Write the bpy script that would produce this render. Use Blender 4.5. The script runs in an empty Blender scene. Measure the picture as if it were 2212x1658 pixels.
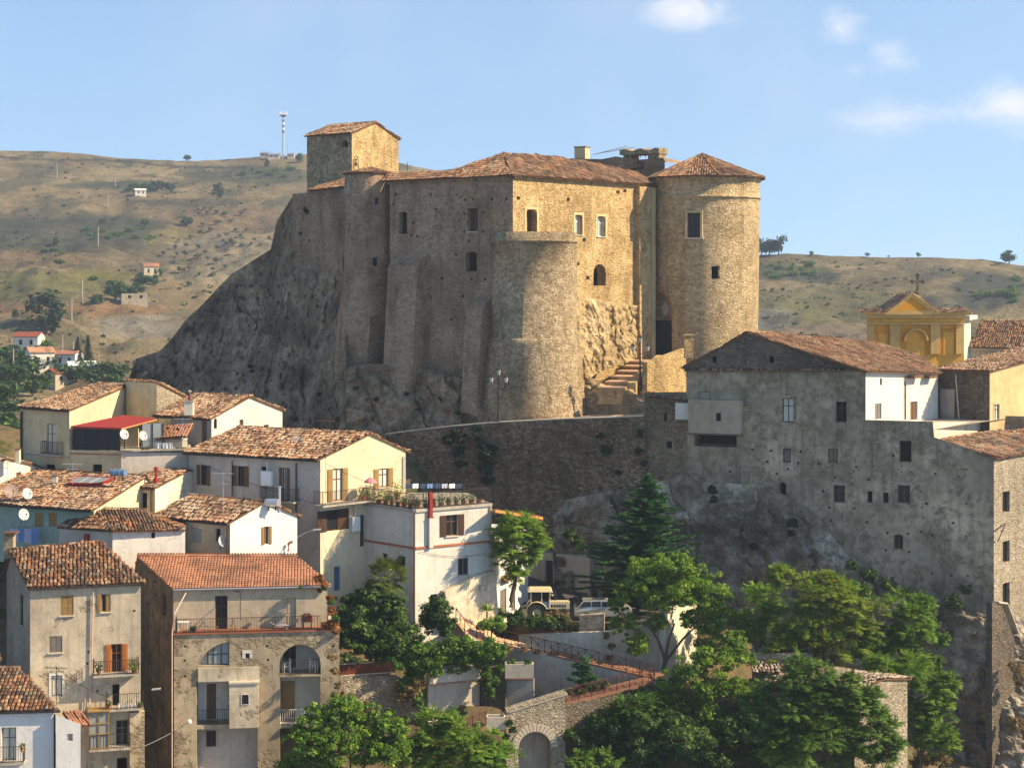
import bpy, bmesh, math, random
from mathutils import Vector, noise
from mathutils.geometry import tessellate_polygon
R = math.radians
random.seed(11)
scn = bpy.context.scene
COL = scn.collection

# ---------------------------------------------------------------- camera, sky, sun, exposure
cam_d = bpy.data.cameras.new('camera'); cam = bpy.data.objects.new('camera', cam_d); COL.objects.link(cam)
cam.location = (0, 0, 0); cam.rotation_euler = (R(90), 0, 0)
cam_d.sensor_width = 36; cam_d.lens = 58.5; cam_d.shift_y = -0.0999
cam_d.clip_start = 1; cam_d.clip_end = 6000
scn.camera = cam
SUN_AZ, SUN_EL = 100, 36          # degrees; azimuth from the view direction (+Y) towards +X
to_sun = Vector((math.sin(R(SUN_AZ))*math.cos(R(SUN_EL)), math.cos(R(SUN_AZ))*math.cos(R(SUN_EL)), math.sin(R(SUN_EL))))
sun_d = bpy.data.lights.new('sun', 'SUN'); sun = bpy.data.objects.new('sun', sun_d); COL.objects.link(sun)
sun_d.energy = 5.0; sun_d.angle = R(0.5); sun_d.color = (1.0, 0.79, 0.50)
sun.rotation_euler = to_sun.to_track_quat('Z', 'Y').to_euler()
sun.location = to_sun*300
scn.view_settings.view_transform = 'Standard'; scn.view_settings.look = 'None'
scn.view_settings.exposure = 1.0; scn.view_settings.gamma = 1
scn.render.engine = 'CYCLES'
scn.cycles.max_bounces = 6; scn.cycles.volume_bounces = 0
scn.cycles.use_denoising = True

# ---------------------------------------------------------------- node helper
class G:
    def __init__(s, nt):
        s.nt = nt; nt.nodes.clear(); s._pos = None
    def n(s, t, ins=None, **kw):
        nd = s.nt.nodes.new('ShaderNode'+t)
        for k, v in kw.items(): setattr(nd, k, v)
        for k, v in (ins or {}).items():
            if hasattr(v, 'is_output'): s.nt.links.new(v, nd.inputs[k])
            else: nd.inputs[k].default_value = v
        return nd
    def pos(s, sc=(1, 1, 1)):
        if s._pos is None: s._pos = s.n('NewGeometry').outputs['Position']
        if sc == (1, 1, 1): return s._pos
        return s.n('VectorMath', {0: s._pos, 1: sc}, operation='MULTIPLY').outputs[0]
    def noise(s, scale, detail=4, rough=.55, vec=None, dist=0):
        return s.n('TexNoise', {'Vector': vec or s.pos(), 'Scale': scale, 'Detail': detail, 'Roughness': rough, 'Distortion': dist}).outputs['Fac']
    def vor(s, scale, feature='F1', vec=None, rnd=1):
        return s.n('TexVoronoi', {'Vector': vec or s.pos(), 'Scale': scale, 'Randomness': rnd}, feature=feature)
    def ramp(s, fac, stops, interp='LINEAR'):
        r = s.n('ValToRGB', {'Fac': fac}); cr = r.color_ramp; cr.interpolation = interp
        while len(cr.elements) < len(stops): cr.elements.new(.5)
        for e, (p, c) in zip(cr.elements, stops):
            e.position = p; e.color = (c, c, c, 1) if isinstance(c, (int, float)) else (*c, 1)
        return r.outputs['Color']
    def mix(s, f, a, b, mode='MIX'):
        m = s.n('Mix', data_type='RGBA', blend_type=mode)
        for i, v in ((0, f), (6, a), (7, b)):
            if hasattr(v, 'is_output'): s.nt.links.new(v, m.inputs[i])
            elif i == 0: m.inputs[0].default_value = v
            else: m.inputs[i].default_value = (v, v, v, 1) if isinstance(v, (int, float)) else (*v, 1)
        return m.outputs[2]
    def m(s, op, a, b=0., c=0.):
        return s.n('Math', {0: a, 1: b, 2: c}, operation=op).outputs[0]
    def bump(s, h, strength=.5, dist=.05, normal=None):
        i = {'Height': h, 'Strength': strength, 'Distance': dist}
        if normal: i['Normal'] = normal
        return s.n('Bump', i).outputs['Normal']
    def out(s, col, rough=.9, spec=.25, normal=None, metal=0.):
        i = {'Base Color': col if hasattr(col, 'is_output') else (*col, 1), 'Roughness': rough, 'Specular IOR Level': spec, 'Metallic': metal}
        if normal: i['Normal'] = normal
        p = s.n('BsdfPrincipled', i)
        o = s.n('OutputMaterial', {'Surface': p.outputs[0]})
        return p

MATS = {}
def mat(name):
    m = bpy.data.materials.new(name); m.use_nodes = True; MATS[name] = m
    return G(m.node_tree)

# world: daylight sky with a few small clouds
w = bpy.data.worlds.new('World'); scn.world = w; w.use_nodes = True
g = G(w.node_tree)
sky = g.n('TexSky', sky_type='NISHITA', sun_disc=False, sun_elevation=R(SUN_EL), sun_rotation=R(SUN_AZ),
          altitude=600, air_density=1.0, dust_density=0.15, ozone_density=2.2)
dirv = g.n('TexCoord').outputs['Generated']
# look a little above the true horizon so that the low sky stays clear blue as on a dry autumn day
dz = g.n('SeparateXYZ', {0: dirv}).outputs
zz = g.m('ADD', g.m('MULTIPLY', g.m('MAXIMUM', dz[2], 0.), .85), .15)
vv = g.n('CombineXYZ', {0: dz[0], 1: dz[1], 2: zz}).outputs[0]
vv = g.n('VectorMath', {0: vv}, operation='NORMALIZE').outputs[0]
g.nt.links.new(vv, sky.inputs['Vector'])
cl = None
F = 3594.5; CU = 1106.; CV = 608.
for (u, v, ru, rv, amt) in ((1488, 26, 120, 52, .9), (1815, 62, 60, 48, .72), (1925, 132, 60, 42, .58), (1838, 152, 56, 26, .42), (1930, 250, 150, 56, .56), (2085, 245, 140, 42, .5), (2190, 225, 90, 68, .9), (2260, 260, 90, 60, .8)):
    c = Vector(((u-CU)/F, 1, (CV-v)/F)).normalized()
    d = g.n('VectorMath', {0: dirv, 1: c}, operation='SUBTRACT').outputs[0]
    d = g.n('VectorMath', {0: d, 1: (F/ru, F/ru, F/rv)}, operation='MULTIPLY').outputs[0]
    l = g.n('VectorMath', {0: d}, operation='LENGTH').outputs['Value']
    b = g.m('MULTIPLY', g.m('SUBTRACT', 1.25, l), amt)
    cl = b if cl is None else g.m('SMOOTH_MAX', cl, b, .25)
nz = g.noise(22, 9, .68, vec=g.n('VectorMath', {0: dirv, 1: (1, 1, 1.9)}, operation='MULTIPLY').outputs[0], dist=.8)
nz2 = g.noise(9, 3, .5, vec=dirv)
cov = g.m('ADD', cl, g.m('MULTIPLY', g.m('SUBTRACT', nz, .5), 1.5))
cov = g.n('MapRange', {'Value': cov, 'From Min': .1, 'From Max': 1.25, 'To Min': 0, 'To Max': .8}, interpolation_type='SMOOTHSTEP').outputs[0]
veil = g.n('MapRange', {'Value': nz2, 'From Min': .45, 'From Max': .8, 'To Min': 0, 'To Max': .12}).outputs[0]
cov = g.m('MAXIMUM', cov, veil)
hs = g.n('HueSaturation', {'Hue': .494, 'Saturation': .95, 'Value': 1.0, 'Color': sky.outputs[0]}).outputs[0]
skyc = g.mix(cov, hs, (5.6, 5.3, 5.3))
bg = g.n('Background', {'Color': skyc, 'Strength': 0.11})
g.n('OutputWorld', {'Surface': bg.outputs[0]})

# ---------------------------------------------------------------- projection helpers (survey of the site: bearings u, heights v, distance Y)
def P(u, v, Y): return Vector(((u-CU)/F*Y, Y, (CV-v)/F*Y))
def X_(u, Y): return (u-CU)/F*Y
def Z_(v, Y): return (CV-v)/F*Y

def tag(o, label=None, cat=None, group=None, kind=None):
    if label: o['label'] = label
    if cat: o['category'] = cat
    if group: o['group'] = group
    if kind: o['kind'] = kind
    return o
def thing(name, label, cat, loc, group=None):
    o = bpy.data.objects.new(name, None); COL.objects.link(o); o.location = loc
    o.empty_display_size = .5
    return tag(o, label, cat, group)
def wloc(o):
    v = Vector((0, 0, 0))
    while o: v += o.location; o = o.parent
    return v
def dup(o, loc, rz=0, scale=1, parent=None, label=None):
    c = o.copy(); COL.objects.link(c)
    if parent is None:
        c.location = loc; c.rotation_euler = (0, 0, rz); c.scale = (scale,)*3 if isinstance(scale, (int, float)) else scale
    else: c.parent = parent
    if label: c['label'] = label
    for ch in list(o.children): dup(ch, None, parent=c)
    return c

class MB:
    def __init__(s): s.v = []; s.f = []; s.m = []; s.r = []; s.mats = []
    def mi(s, m):
        if m not in s.mats: s.mats.append(m)
        return s.mats.index(m)
    def poly(s, pts, m, r=None):
        b = len(s.v); s.v.extend(pts); s.f.append(tuple(range(b, b+len(pts)))); s.m.append(s.mi(m)); s.r.append(random.random() if r is None else r)
    def faces(s, pts, fs, m, r=None):
        b = len(s.v); s.v.extend(pts); k = s.mi(m); r = random.random() if r is None else r
        for f in fs: s.f.append(tuple(i+b for i in f)); s.m.append(k); s.r.append(r)
    def hexa(s, o, ax, ay, az, m, r=None):
        p = [o, o+ax, o+ax+ay, o+ay]; p = p+[q+az for q in p]
        s.faces(p, ((3, 2, 1, 0), (4, 5, 6, 7), (0, 1, 5, 4), (1, 2, 6, 5), (2, 3, 7, 6), (3, 0, 4, 7)), m, r)
    def box(s, x0, x1, y0, y1, z0, z1, m): s.hexa(Vector((x0, y0, z0)), Vector((x1-x0, 0, 0)), Vector((0, y1-y0, 0)), Vector((0, 0, z1-z0)), m)
    def wbox(s, W, s0, s1, z0, z1, o0, o1, m, r=None): s.hexa(W.pt(s0, z0, o0), W.e*(s1-s0), W.n*(o1-o0), Vector((0, 0, z1-z0)), m, r)
    def tube(s, pts, r, m, seg=6, r1=None, cap=True):
        pts = [Vector(p) for p in pts]; n = len(pts); rings = []
        k = s.mi(m); rr = random.random()
        for i, p in enumerate(pts):
            d = (pts[min(i+1, n-1)]-pts[max(i-1, 0)]).normalized()
            a = d.cross(Vector((0, 0, 1)))
            if a.length < .05: a = d.cross(Vector((1, 0, 0)))
            a.normalize(); b = d.cross(a)
            q = r if r1 is None else r+(r1-r)*i/max(1, n-1)
            base = len(s.v); rings.append(base)
            for j in range(seg):
                t = 2*math.pi*j/seg; s.v.append(p+a*(q*math.cos(t))+b*(q*math.sin(t)))
        for i in range(n-1):
            A, B = rings[i], rings[i+1]
            for j in range(seg):
                s.f.append((A+j, A+(j+1) % seg, B+(j+1) % seg, B+j)); s.m.append(k); s.r.append(rr)
        if cap:
            for A in (rings[0], rings[-1]): s.f.append(tuple(A+j for j in range(seg))); s.m.append(k); s.r.append(rr)
    def lathe(s, c, prof, m, seg=16, a0=0., a1=2*math.pi, jit=0):
        c = Vector(c); k = s.mi(m); n = len(prof); full = a1-a0 > 6.28; cols = seg if full else seg+1; b = len(s.v)
        for j in range(cols):
            t = a0+(a1-a0)*j/seg
            for (r, z) in prof: s.v.append(c+Vector((r*math.cos(t), r*math.sin(t), z)))
        rr = random.random()
        for j in range(seg):
            A = b+j*n; B = b+((j+1) % cols)*n
            for i in range(n-1): s.f.append((A+i, B+i, B+i+1, A+i+1)); s.m.append(k); s.r.append(rr)
    def ball(s, c, r, m, seg=8, rings=5, sz=1):
        s.lathe(c, [(max(.001, r*math.sin(math.pi*i/rings)), -r*sz*math.cos(math.pi*i/rings)) for i in range(rings+1)], m, seg)
    def build(s, name, parent=None, smooth=False, loc=None, into=None):
        if into is not None: off = wloc(into)
        elif parent is not None: off = wloc(parent)
        else: off = Vector(loc) if loc is not None else Vector((0, 0, 0))
        me = bpy.data.meshes.new(name)
        me.from_pydata([tuple(p-off) for p in s.v], [], s.f)
        for m in s.mats: me.materials.append(MATS[m])
        me.polygons.foreach_set('material_index', s.m)
        a = me.attributes.new('rnd', 'FLOAT', 'FACE'); a.data.foreach_set('value', s.r)
        if smooth: me.polygons.foreach_set('use_smooth', [True]*len(s.f))
        me.update()
        if into is not None: into.data = me; return into
        o = bpy.data.objects.new(name, me); COL.objects.link(o)
        if parent is not None: o.parent = parent
        elif loc is not None: o.location = loc
        return o

class W:
    """a vertical wall plane standing between two surveyed corners, left to right as seen from outside"""
    def __init__(s, a, b, world=False):
        s.A = Vector((a[0], a[1], 0)) if world else Vector((X_(*a), a[1], 0))
        s.B = Vector((b[0], b[1], 0)) if world else Vector((X_(*b), b[1], 0))
        s.e = (s.B-s.A).normalized(); s.n = Vector((s.e.y, -s.e.x, 0)); s.L = (s.B-s.A).length; s.holes = []
    def px(s, u, v, off=0):
        d = Vector(((u-CU)/F, 1, (CV-v)/F)); A = s.A+s.n*off
        t = A.dot(s.n)/(d.x*s.n.x+d.y*s.n.y); p = d*t
        return ((p-A).dot(s.e), p.z)
    def pt(s, a, z, off=0):
        p = s.A+s.e*a+s.n*off; return Vector((p.x, p.y, z))
    def at(s, u, v, off=0): return s.pt(*s.px(u, v, off), off)
    def rect(s, u0, v0, u1, v1):
        a = s.px(u0, (v0+v1)/2)[0]; b = s.px(u1, (v0+v1)/2)[0]; m = (u0+u1)/2
        return a, b, s.px(m, v1)[1], s.px(m, v0)[1]

def facade(mb, w, outline, m, depth=.22, holes=None, hm=None):
    """wall sheet with openings; outline in (s,z)"""
    holes = w.holes if holes is None else holes
    keep = []; bb = lambda h: (lambda l: (min(p[0] for p in l), max(p[0] for p in l), min(p[1] for p in l), max(p[1] for p in l)))(h[0] if isinstance(h, tuple) else h)
    for h in holes:   # small pits must not run into other openings or the wall's edge
        b = bb(h)
        if any((b[0] < k[1]+.03 and k[0] < b[1]+.03 and b[2] < k[3]+.03 and k[2] < b[3]+.03) for k in map(bb, keep)): continue
        if not all(inpoly(x, z, outline) for x in (b[0]-.02, b[1]+.02) for z in (b[2]-.02, b[3]+.02)): continue
        keep.append(h)
    holes = keep
    loops = [outline]+[h[0] if isinstance(h, tuple) else h for h in holes]
    flat = [p for l in loops for p in l]
    tr = tessellate_polygon([[Vector((p[0], p[1], 0)) for p in l] for l in loops])
    mb.faces([w.pt(p[0], p[1]) for p in flat], [t for t in tr], m)
    for h in holes:
        loop, d, back = h if isinstance(h, tuple) else (h, depth, None)
        n = len(loop)
        for i in range(n):
            p, q = loop[i], loop[(i+1) % n]
            mb.faces([w.pt(*p), w.pt(*q), w.pt(*q, -d), w.pt(*p, -d)], [(0, 1, 2, 3)], m)
        if back: mb.poly([w.pt(*p, -d) for p in loop], back)

def hole_loop(a, b, z0, z1, arch=False, full=True):
    if not arch: return [(a, z0), (b, z0), (b, z1), (a, z1)]
    r = (b-a)/2; c = (a+b)/2; k = 1 if full else .45
    zc = z1-r*k
    return [(a, z0), (b, z0)]+[(c+r*math.cos(math.pi*i/10), zc+r*k*math.sin(math.pi*i/10)) for i in range(11)]

def win(par, w, u0, v0, u1, v1, kind='glass', d=.2, col='wood_dark', arch=None, sill=None, shut=None, trim=None, name=None, label=None, pane='glass', cross=True, flat=False):
    """an opening in wall w with its frame, pane, shutters and sill as parts"""
    a, b, z0, z1 = w.rect(u0, v0, u1, v1)
    lp = hole_loop(a, b, z0, z1, bool(arch), arch != 'low')
    if kind == 'pit': w.holes.append((lp, d, 'dark')); return
    w.holes.append((lp, d+.05, None))
    name = name or ('door' if kind == 'door' else 'window')
    fr = MB(); t = min(.07, (b-a)*.11)
    if kind == 'door':
        fr.wbox(w, a-.02, b+.02, z0-.02, z1+.02, -d-.06, -d, col)
        for i in range(2):
            x0 = a+t+(b-a-2*t)*i/2; x1 = x0+(b-a-2*t)/2-.03
            for (f0, f1) in ((.05, .45), (.52, .95)):
                fr.wbox(w, x0+.05, x1-.02, z0+(z1-z0)*f0, z0+(z1-z0)*f1, -d, -d+.025, col)
        o = fr.build(name, par)
    else:
        za = z1-(b-a)/2*(1 if arch != 'low' else .45) if arch else z1-t
        for (p, q, r_, s_) in ((a, a+t, z0, za), (b-t, b, z0, za), (a, b, z0, z0+t), (a+t, b-t, za, za+t)):
            fr.wbox(w, p, q, r_, s_, -d, -d+.05, col)
        if cross:
            c = (a+b)/2; fr.wbox(w, c-t*.45, c+t*.45, z0, za, -d, -d+.06, col)
            if z1-z0 > 1.3: fr.wbox(w, a, b, z0+(z1-z0)*.66, z0+(z1-z0)*.66+t*.8, -d, -d+.055, col)
        if flat:
            fr.poly([w.pt(*p, -d+.012) for p in lp], pane); k = .2
            if trim: fr.wbox(w, a-k, a-.005, z0, z1, .003, .03, trim); fr.wbox(w, b+.005, b+k, z0, z1, .003, .03, trim); fr.wbox(w, a-k, b+k, z1+.002, z1+k, .003, .04, trim)
            if sill: fr.wbox(w, a-.1, b+.1, z0-.08, z0-.005, -.02, .12, sill)
        o = fr.build(name, par)
        if flat: return o
        pm = MB(); pm.poly([w.pt(*p, -d+.012) for p in lp], pane); pm.build('pane', o)
    if label: o['label'] = label
    if shut:
        smat, style = shut
        wd = (b-a)/2
        for sd in (0, 1):
            sm = MB()
            if style == 'closed': x0, x1, o0, o1 = (a+.01, a+wd-.01, -.1, -.05) if sd == 0 else (a+wd+.01, b-.01, -.1, -.05)
            elif style == 'ajar':
                x0, x1, o0, o1 = (a-wd*.8, a-.01, .02, .06) if sd == 0 else (a+wd+.01, b-.01, -.1, -.05)
            else: x0, x1, o0, o1 = (a-wd, a-.01, .02, .06) if sd == 0 else (b+.01, b+wd, .02, .06)
            sm.wbox(w, x0, x1, z0, z1, o0, o1, smat)
            k = .06
            for (f0, f1) in ((.03, .48), (.52, .97)):
                n = max(3, int((z1-z0)*(f1-f0)/.09))
                for i in range(n):
                    zz = z0+(z1-z0)*(f0+(f1-f0)*i/n)
                    sm.wbox(w, x0+k, x1-k, zz+.02, zz+.065, o1, o1+.02, smat)
            sm.build('shutter', o)
    if sill:
        sm = MB(); sm.wbox(w, a-.1, b+.1, z0-.07, z0-.005, -.02, .12, sill); sm.build('sill', o)
    if trim:
        tm = MB(); k = .16
        tm.wbox(w, a-k, a-.005, z0, z1, .003, .035, trim); tm.wbox(w, b+.005, b+k, z0, z1, .003, .035, trim); tm.wbox(w, a-k, b+k, z1+.002, z1+k, .003, .045, trim)
        tm.build('surround', o)
    return o

def rail(mb, pts, h=.95, m='iron', sp=.13, r=.012, rp=.022):
    """railing along a polyline: top and bottom bars and balusters"""
    up = Vector((0, 0, 1))
    for p, q in zip(pts, pts[1:]):
        n = max(1, int((q-p).length/sp))
        for hh in (.08, h): mb.tube([p+up*hh, q+up*hh], rp*.8, m, 4)
        for i in range(n+1):
            c = p.lerp(q, i/n); big = i % 9 == 0
            mb.tube([c, c+up*h], rp if big else r, m, 4, cap=False)

def inpoly(x, y, pl):
    c = False; j = len(pl)-1
    for i in range(len(pl)):
        if (pl[i][1] > y) != (pl[j][1] > y) and x < (pl[j][0]-pl[i][0])*(y-pl[i][1])/(pl[j][1]-pl[i][1])+pl[i][0]: c = not c
        j = i
    return c

def roof(par, poly, tm='tile_a', tw=.22, tl=.42, jit=.03, thick=.09, name='roof', caps=(), base='tile_pan', sag=None, th=.42):
    """clay-tiled roof slope: the first two points are the eave, left to right"""
    poly = [Vector(p) for p in poly]; mb = MB(); sag = (.09 if jit > .02 else .01) if sag is None else sag
    e = (poly[1]-poly[0]).normalized(); far = max(poly[2:], key=lambda p: ((p-poly[0])-e*((p-poly[0]).dot(e))).length)
    n = e.cross(far-poly[0]).normalized()
    if n.z < 0: n = -n
    b = n.cross(e)
    if b.z < 0: b = -b
    pl = [((p-poly[0]).dot(e), (p-poly[0]).dot(b)) for p in poly]
    pts = [poly[0]+e*x+b*y for x, y in pl]
    k = len(pts); low = [p-n*thick for p in pts]
    mb.faces(pts+low, [tuple(range(k)), tuple(range(2*k-1, k-1, -1))]+[(i, (i+1) % k, k+(i+1) % k, k+i) for i in range(k)], base, .5)
    x0 = min(p[0] for p in pl); x1 = max(p[0] for p in pl); y0 = min(p[1] for p in pl); y1 = max(p[1] for p in pl)
    na = max(1, round((x1-x0)/tw)); tw = (x1-x0)/na; nb = max(1, int((y1-y0)/tl)+1)
    ang = (0, .33, .67, 1)
    for i in range(na):
        cx = x0+(i+.5)*tw
        for j in range(nb):
            cy = y0+j*tl
            if not inpoly(cx, cy+tl*.5, pl): continue
            if jit > .02 and random.random() < .012: continue
            jx = random.uniform(-jit, jit); jy = random.uniform(-jit, jit)*1.6; js = random.uniform(-jit, jit)*.9; lift = random.random()*jit*.6
            vs = []
            for (yy, rw, zz) in ((cy-.04+jy, tw*.44, .035+lift), (cy+tl+.02+jy, tw*.36, .004)):
                o = poly[0]+e*(cx+jx+(js if yy > cy+.1 else 0))+b*yy+n*zz; o = o+n*(sag*max(0, .5+noise.noise(o*.45)+.5*noise.noise(o*1.3)))
                for t in ang:
                    vs.append(o-e*(rw*math.cos(math.pi*t))+n*(rw*th*2*math.sin(math.pi*t)*.8))
            mb.faces(vs, ((0, 1, 5, 4), (1, 2, 6, 5), (2, 3, 7, 6), (3, 2, 1, 0)), tm)
    for (i, j) in caps:
        p, q = pts[i], pts[j]; d = (q-p); L = d.length; d = d.normalized(); s_ = d.cross(Vector((0, 0, 1))).normalized(); up = s_.cross(d)
        m_ = max(1, int(L/.4))
        for t in range(m_):
            o = p+d*(L*t/m_)+n*.02; o2 = p+d*(L*(t+1)/m_+.03)+n*.02; vs = []
            for (c, rw) in ((o, .125), (o2, .105)):
                for a in ang: vs.append(c-s_*(rw*math.cos(math.pi*a))+up*(rw*.9*math.sin(math.pi*a)+.03))
            mb.faces(vs, ((0, 1, 5, 4), (1, 2, 6, 5), (2, 3, 7, 6), (3, 2, 1, 0)), tm)
    return mb.build(name, par)

def plane_px(p0, p1, top, pix):
    """points on the roof plane through p0, p1 and top that lie on the given bearings"""
    n = (p1-p0).cross(top-p0)
    r = []
    for (u, v) in pix:
        d = Vector(((u-CU)/F, 1, (CV-v)/F)); r.append(d*(p0.dot(n)/d.dot(n)))
    return r
def fb(p, sc, oct=4):
    return noise.fractal(Vector(p)*sc, .9, 2.1, oct)

def part(name, parent):
    """an empty mesh part to hang sub-parts on; its shape is filled in later"""
    o = bpy.data.objects.new(name, bpy.data.meshes.new(name)); COL.objects.link(o); o.parent = parent
    return o
def carve(o, boxes, prisms=()):
    """cut window openings out of a solid"""
    mb = MB()
    for b in boxes: mb.hexa(*b, 'dark')
    for (w_, lp, o0, o1) in prisms:
        n = len(lp); mb.faces([w_.pt(*p, o0) for p in lp]+[w_.pt(*p, o1) for p in lp], [tuple(range(n)), tuple(range(2*n-1, n-1, -1))]+[(i, (i+1) % n, n+(i+1) % n, n+i) for i in range(n)], 'dark')
    bm = bmesh.new(); bm.from_mesh(o.data); bmesh.ops.remove_doubles(bm, verts=bm.verts, dist=.03); bmesh.ops.holes_fill(bm, edges=[e for e in bm.edges if e.is_boundary], sides=0); bmesh.ops.recalc_face_normals(bm, faces=bm.faces); bm.to_mesh(o.data); bm.free()
    c = mb.build('cutter', o)
    bm = bmesh.new(); bm.from_mesh(c.data); bmesh.ops.recalc_face_normals(bm, faces=bm.faces); bm.to_mesh(c.data); bm.free()
    m = o.modifiers.new('cut', 'BOOLEAN'); m.object = c; m.solver = 'EXACT'
    bpy.context.view_layer.update()
    me = bpy.data.meshes.new_from_object(o.evaluated_get(bpy.context.evaluated_depsgraph_get()))
    o.modifiers.clear(); o.data = me; bpy.data.objects.remove(c)

class House:
    def __init__(h, name, label, L, C, R, ve, vb, vr, axis=0, fr=.5, walls=('cream', 'cream'), tm='tile_a', pan='tile_pan', oh=.32, og=.14, cat='house', group=None, parent=None, D=None, wall='wall', jit=.03, vrY=None, gut='iron', tw=.22, tl=.42, th=.42, caps=True, front_roof=None, flat=False, thick=.09):
        q = [Vector((X_(*c), c[1], 0)) for c in (L, C, R)]
        q.append(Vector((X_(*D), D[1], 0)) if D else q[0]+q[2]-q[1])
        h.q = q; h.zE = Z_(ve, C[1]); h.zB = Z_(vb, C[1]); h.axis = axis; h.fr = fr; h.mats = walls; h.flat = flat
        h.W = [W(q[i][:2], q[(i+1) % 4][:2], True) for i in range(4)]
        if axis == 0: h.ra, h.rb = q[0].lerp(q[3], fr), q[1].lerp(q[2], fr)
        else: h.ra, h.rb = q[1].lerp(q[0], fr), q[2].lerp(q[3], fr)
        h.zR = Z_(vr, vrY or h.rb.y)
        for r in (h.ra, h.rb): r.z = h.zR
        h.root = parent or thing(name, label, cat, (q[1].x, q[1].y, h.zB), group)
        h.wall = part(wall, h.root)
        h.par = h.wall if parent else h.root
        h.k = dict(tm=tm, base=pan, jit=jit, tw=tw, tl=tl, th=th, thick=thick); h.oh = oh; h.og = og; h.low = {}; h.gut = gut; h.caps = caps; h.front_roof = front_roof
    def win(h, i, *a, **k):
        if h.flat: k['flat'] = True
        return win(h.par, h.W[i], *a, **k)
    def finish(h, extra=None):
        mb = MB(); zB, zE, zR = h.zB, h.zE, h.zR
        for i, w in enumerate(h.W):
            m = h.mats[min(i, len(h.mats)-1)] if i < 2 else h.mats[0]
            gable = (i % 2 == 1) if h.axis == 0 else (i % 2 == 0)
            zB = h.low.get(i, h.zB); out = [(0, zB), (w.L, zB)]
            if gable:
                f = h.fr if (i == 1 if h.axis == 0 else i == 2) else 1-h.fr
                if f < .999: out.append((w.L, zE))
                out.append((f*w.L, zR))
                if f > .001: out.append((0, zE))
            else:
                fi = 0 if h.axis == 0 else 1
                z = (zE if h.fr > .001 else zR) if i == fi else (zE if h.fr < .999 else zR)
                out += [(w.L, z), (0, z)]
            facade(mb, w, out, m)
        if extra: extra(mb)
        mb.build('wall', into=h.wall)
        q = [Vector((p.x, p.y, zE)) for p in h.q]; ra, rb = h.ra, h.rb
        def ext(p, r, oh):
            d = p-r; l = Vector((d.x, d.y, 0)).length
            return p+d*(oh/max(l, .1))
        al = (rb-ra).normalized()*h.og
        if h.axis == 0: pr = [(q[0], q[1], rb, ra), (q[2], q[3], ra, rb)]
        else: pr = [(q[1], q[2], rb, ra), (q[3], q[0], ra, rb)]
        h.roofs = []
        for j, (a, b, c, d) in enumerate(pr):
            if (h.fr > .999 and j == 1) or (h.fr < .001 and j == 0): continue
            sg = 1 if j == 0 else -1
            A, B = ext(a, d, h.oh)-al*sg, ext(b, c, h.oh)+al*sg
            C, D = c+al*sg, d-al*sg
            up = Vector((0, 0, .05))
            pl = [A+up, B+up, C+up, D+up]
            if j == 0:
                h.eave = (A, B)
                if h.front_roof: pl = pl[:2]+plane_px(pl[0], pl[1], pl[2], h.front_roof)
            h.roofs.append(roof(h.par, pl, caps=((2, 3),) if j == 0 and h.caps else (), **h.k))
        h.roof = h.roofs[0]
        if h.gut and h.fr > .001:
            g_ = MB(); A, B = h.eave; g_.tube([A+Vector((0, 0, -.03)), B+Vector((0, 0, -.03))], .06, h.gut, 6); g_.build('gutter', h.par)
        return h
    def pipe(h, i, u, v0, v1, m='iron', r=.05, path=None):
        w = h.W[i]; mb = MB(); pts = [w.at(u, v0, .12), w.at(u, v1, .12)] if path is None else [w.at(a, b, .12) for a, b in path]
        mb.tube(pts, r, m, 6); return mb.build('downpipe', h.par)
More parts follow.
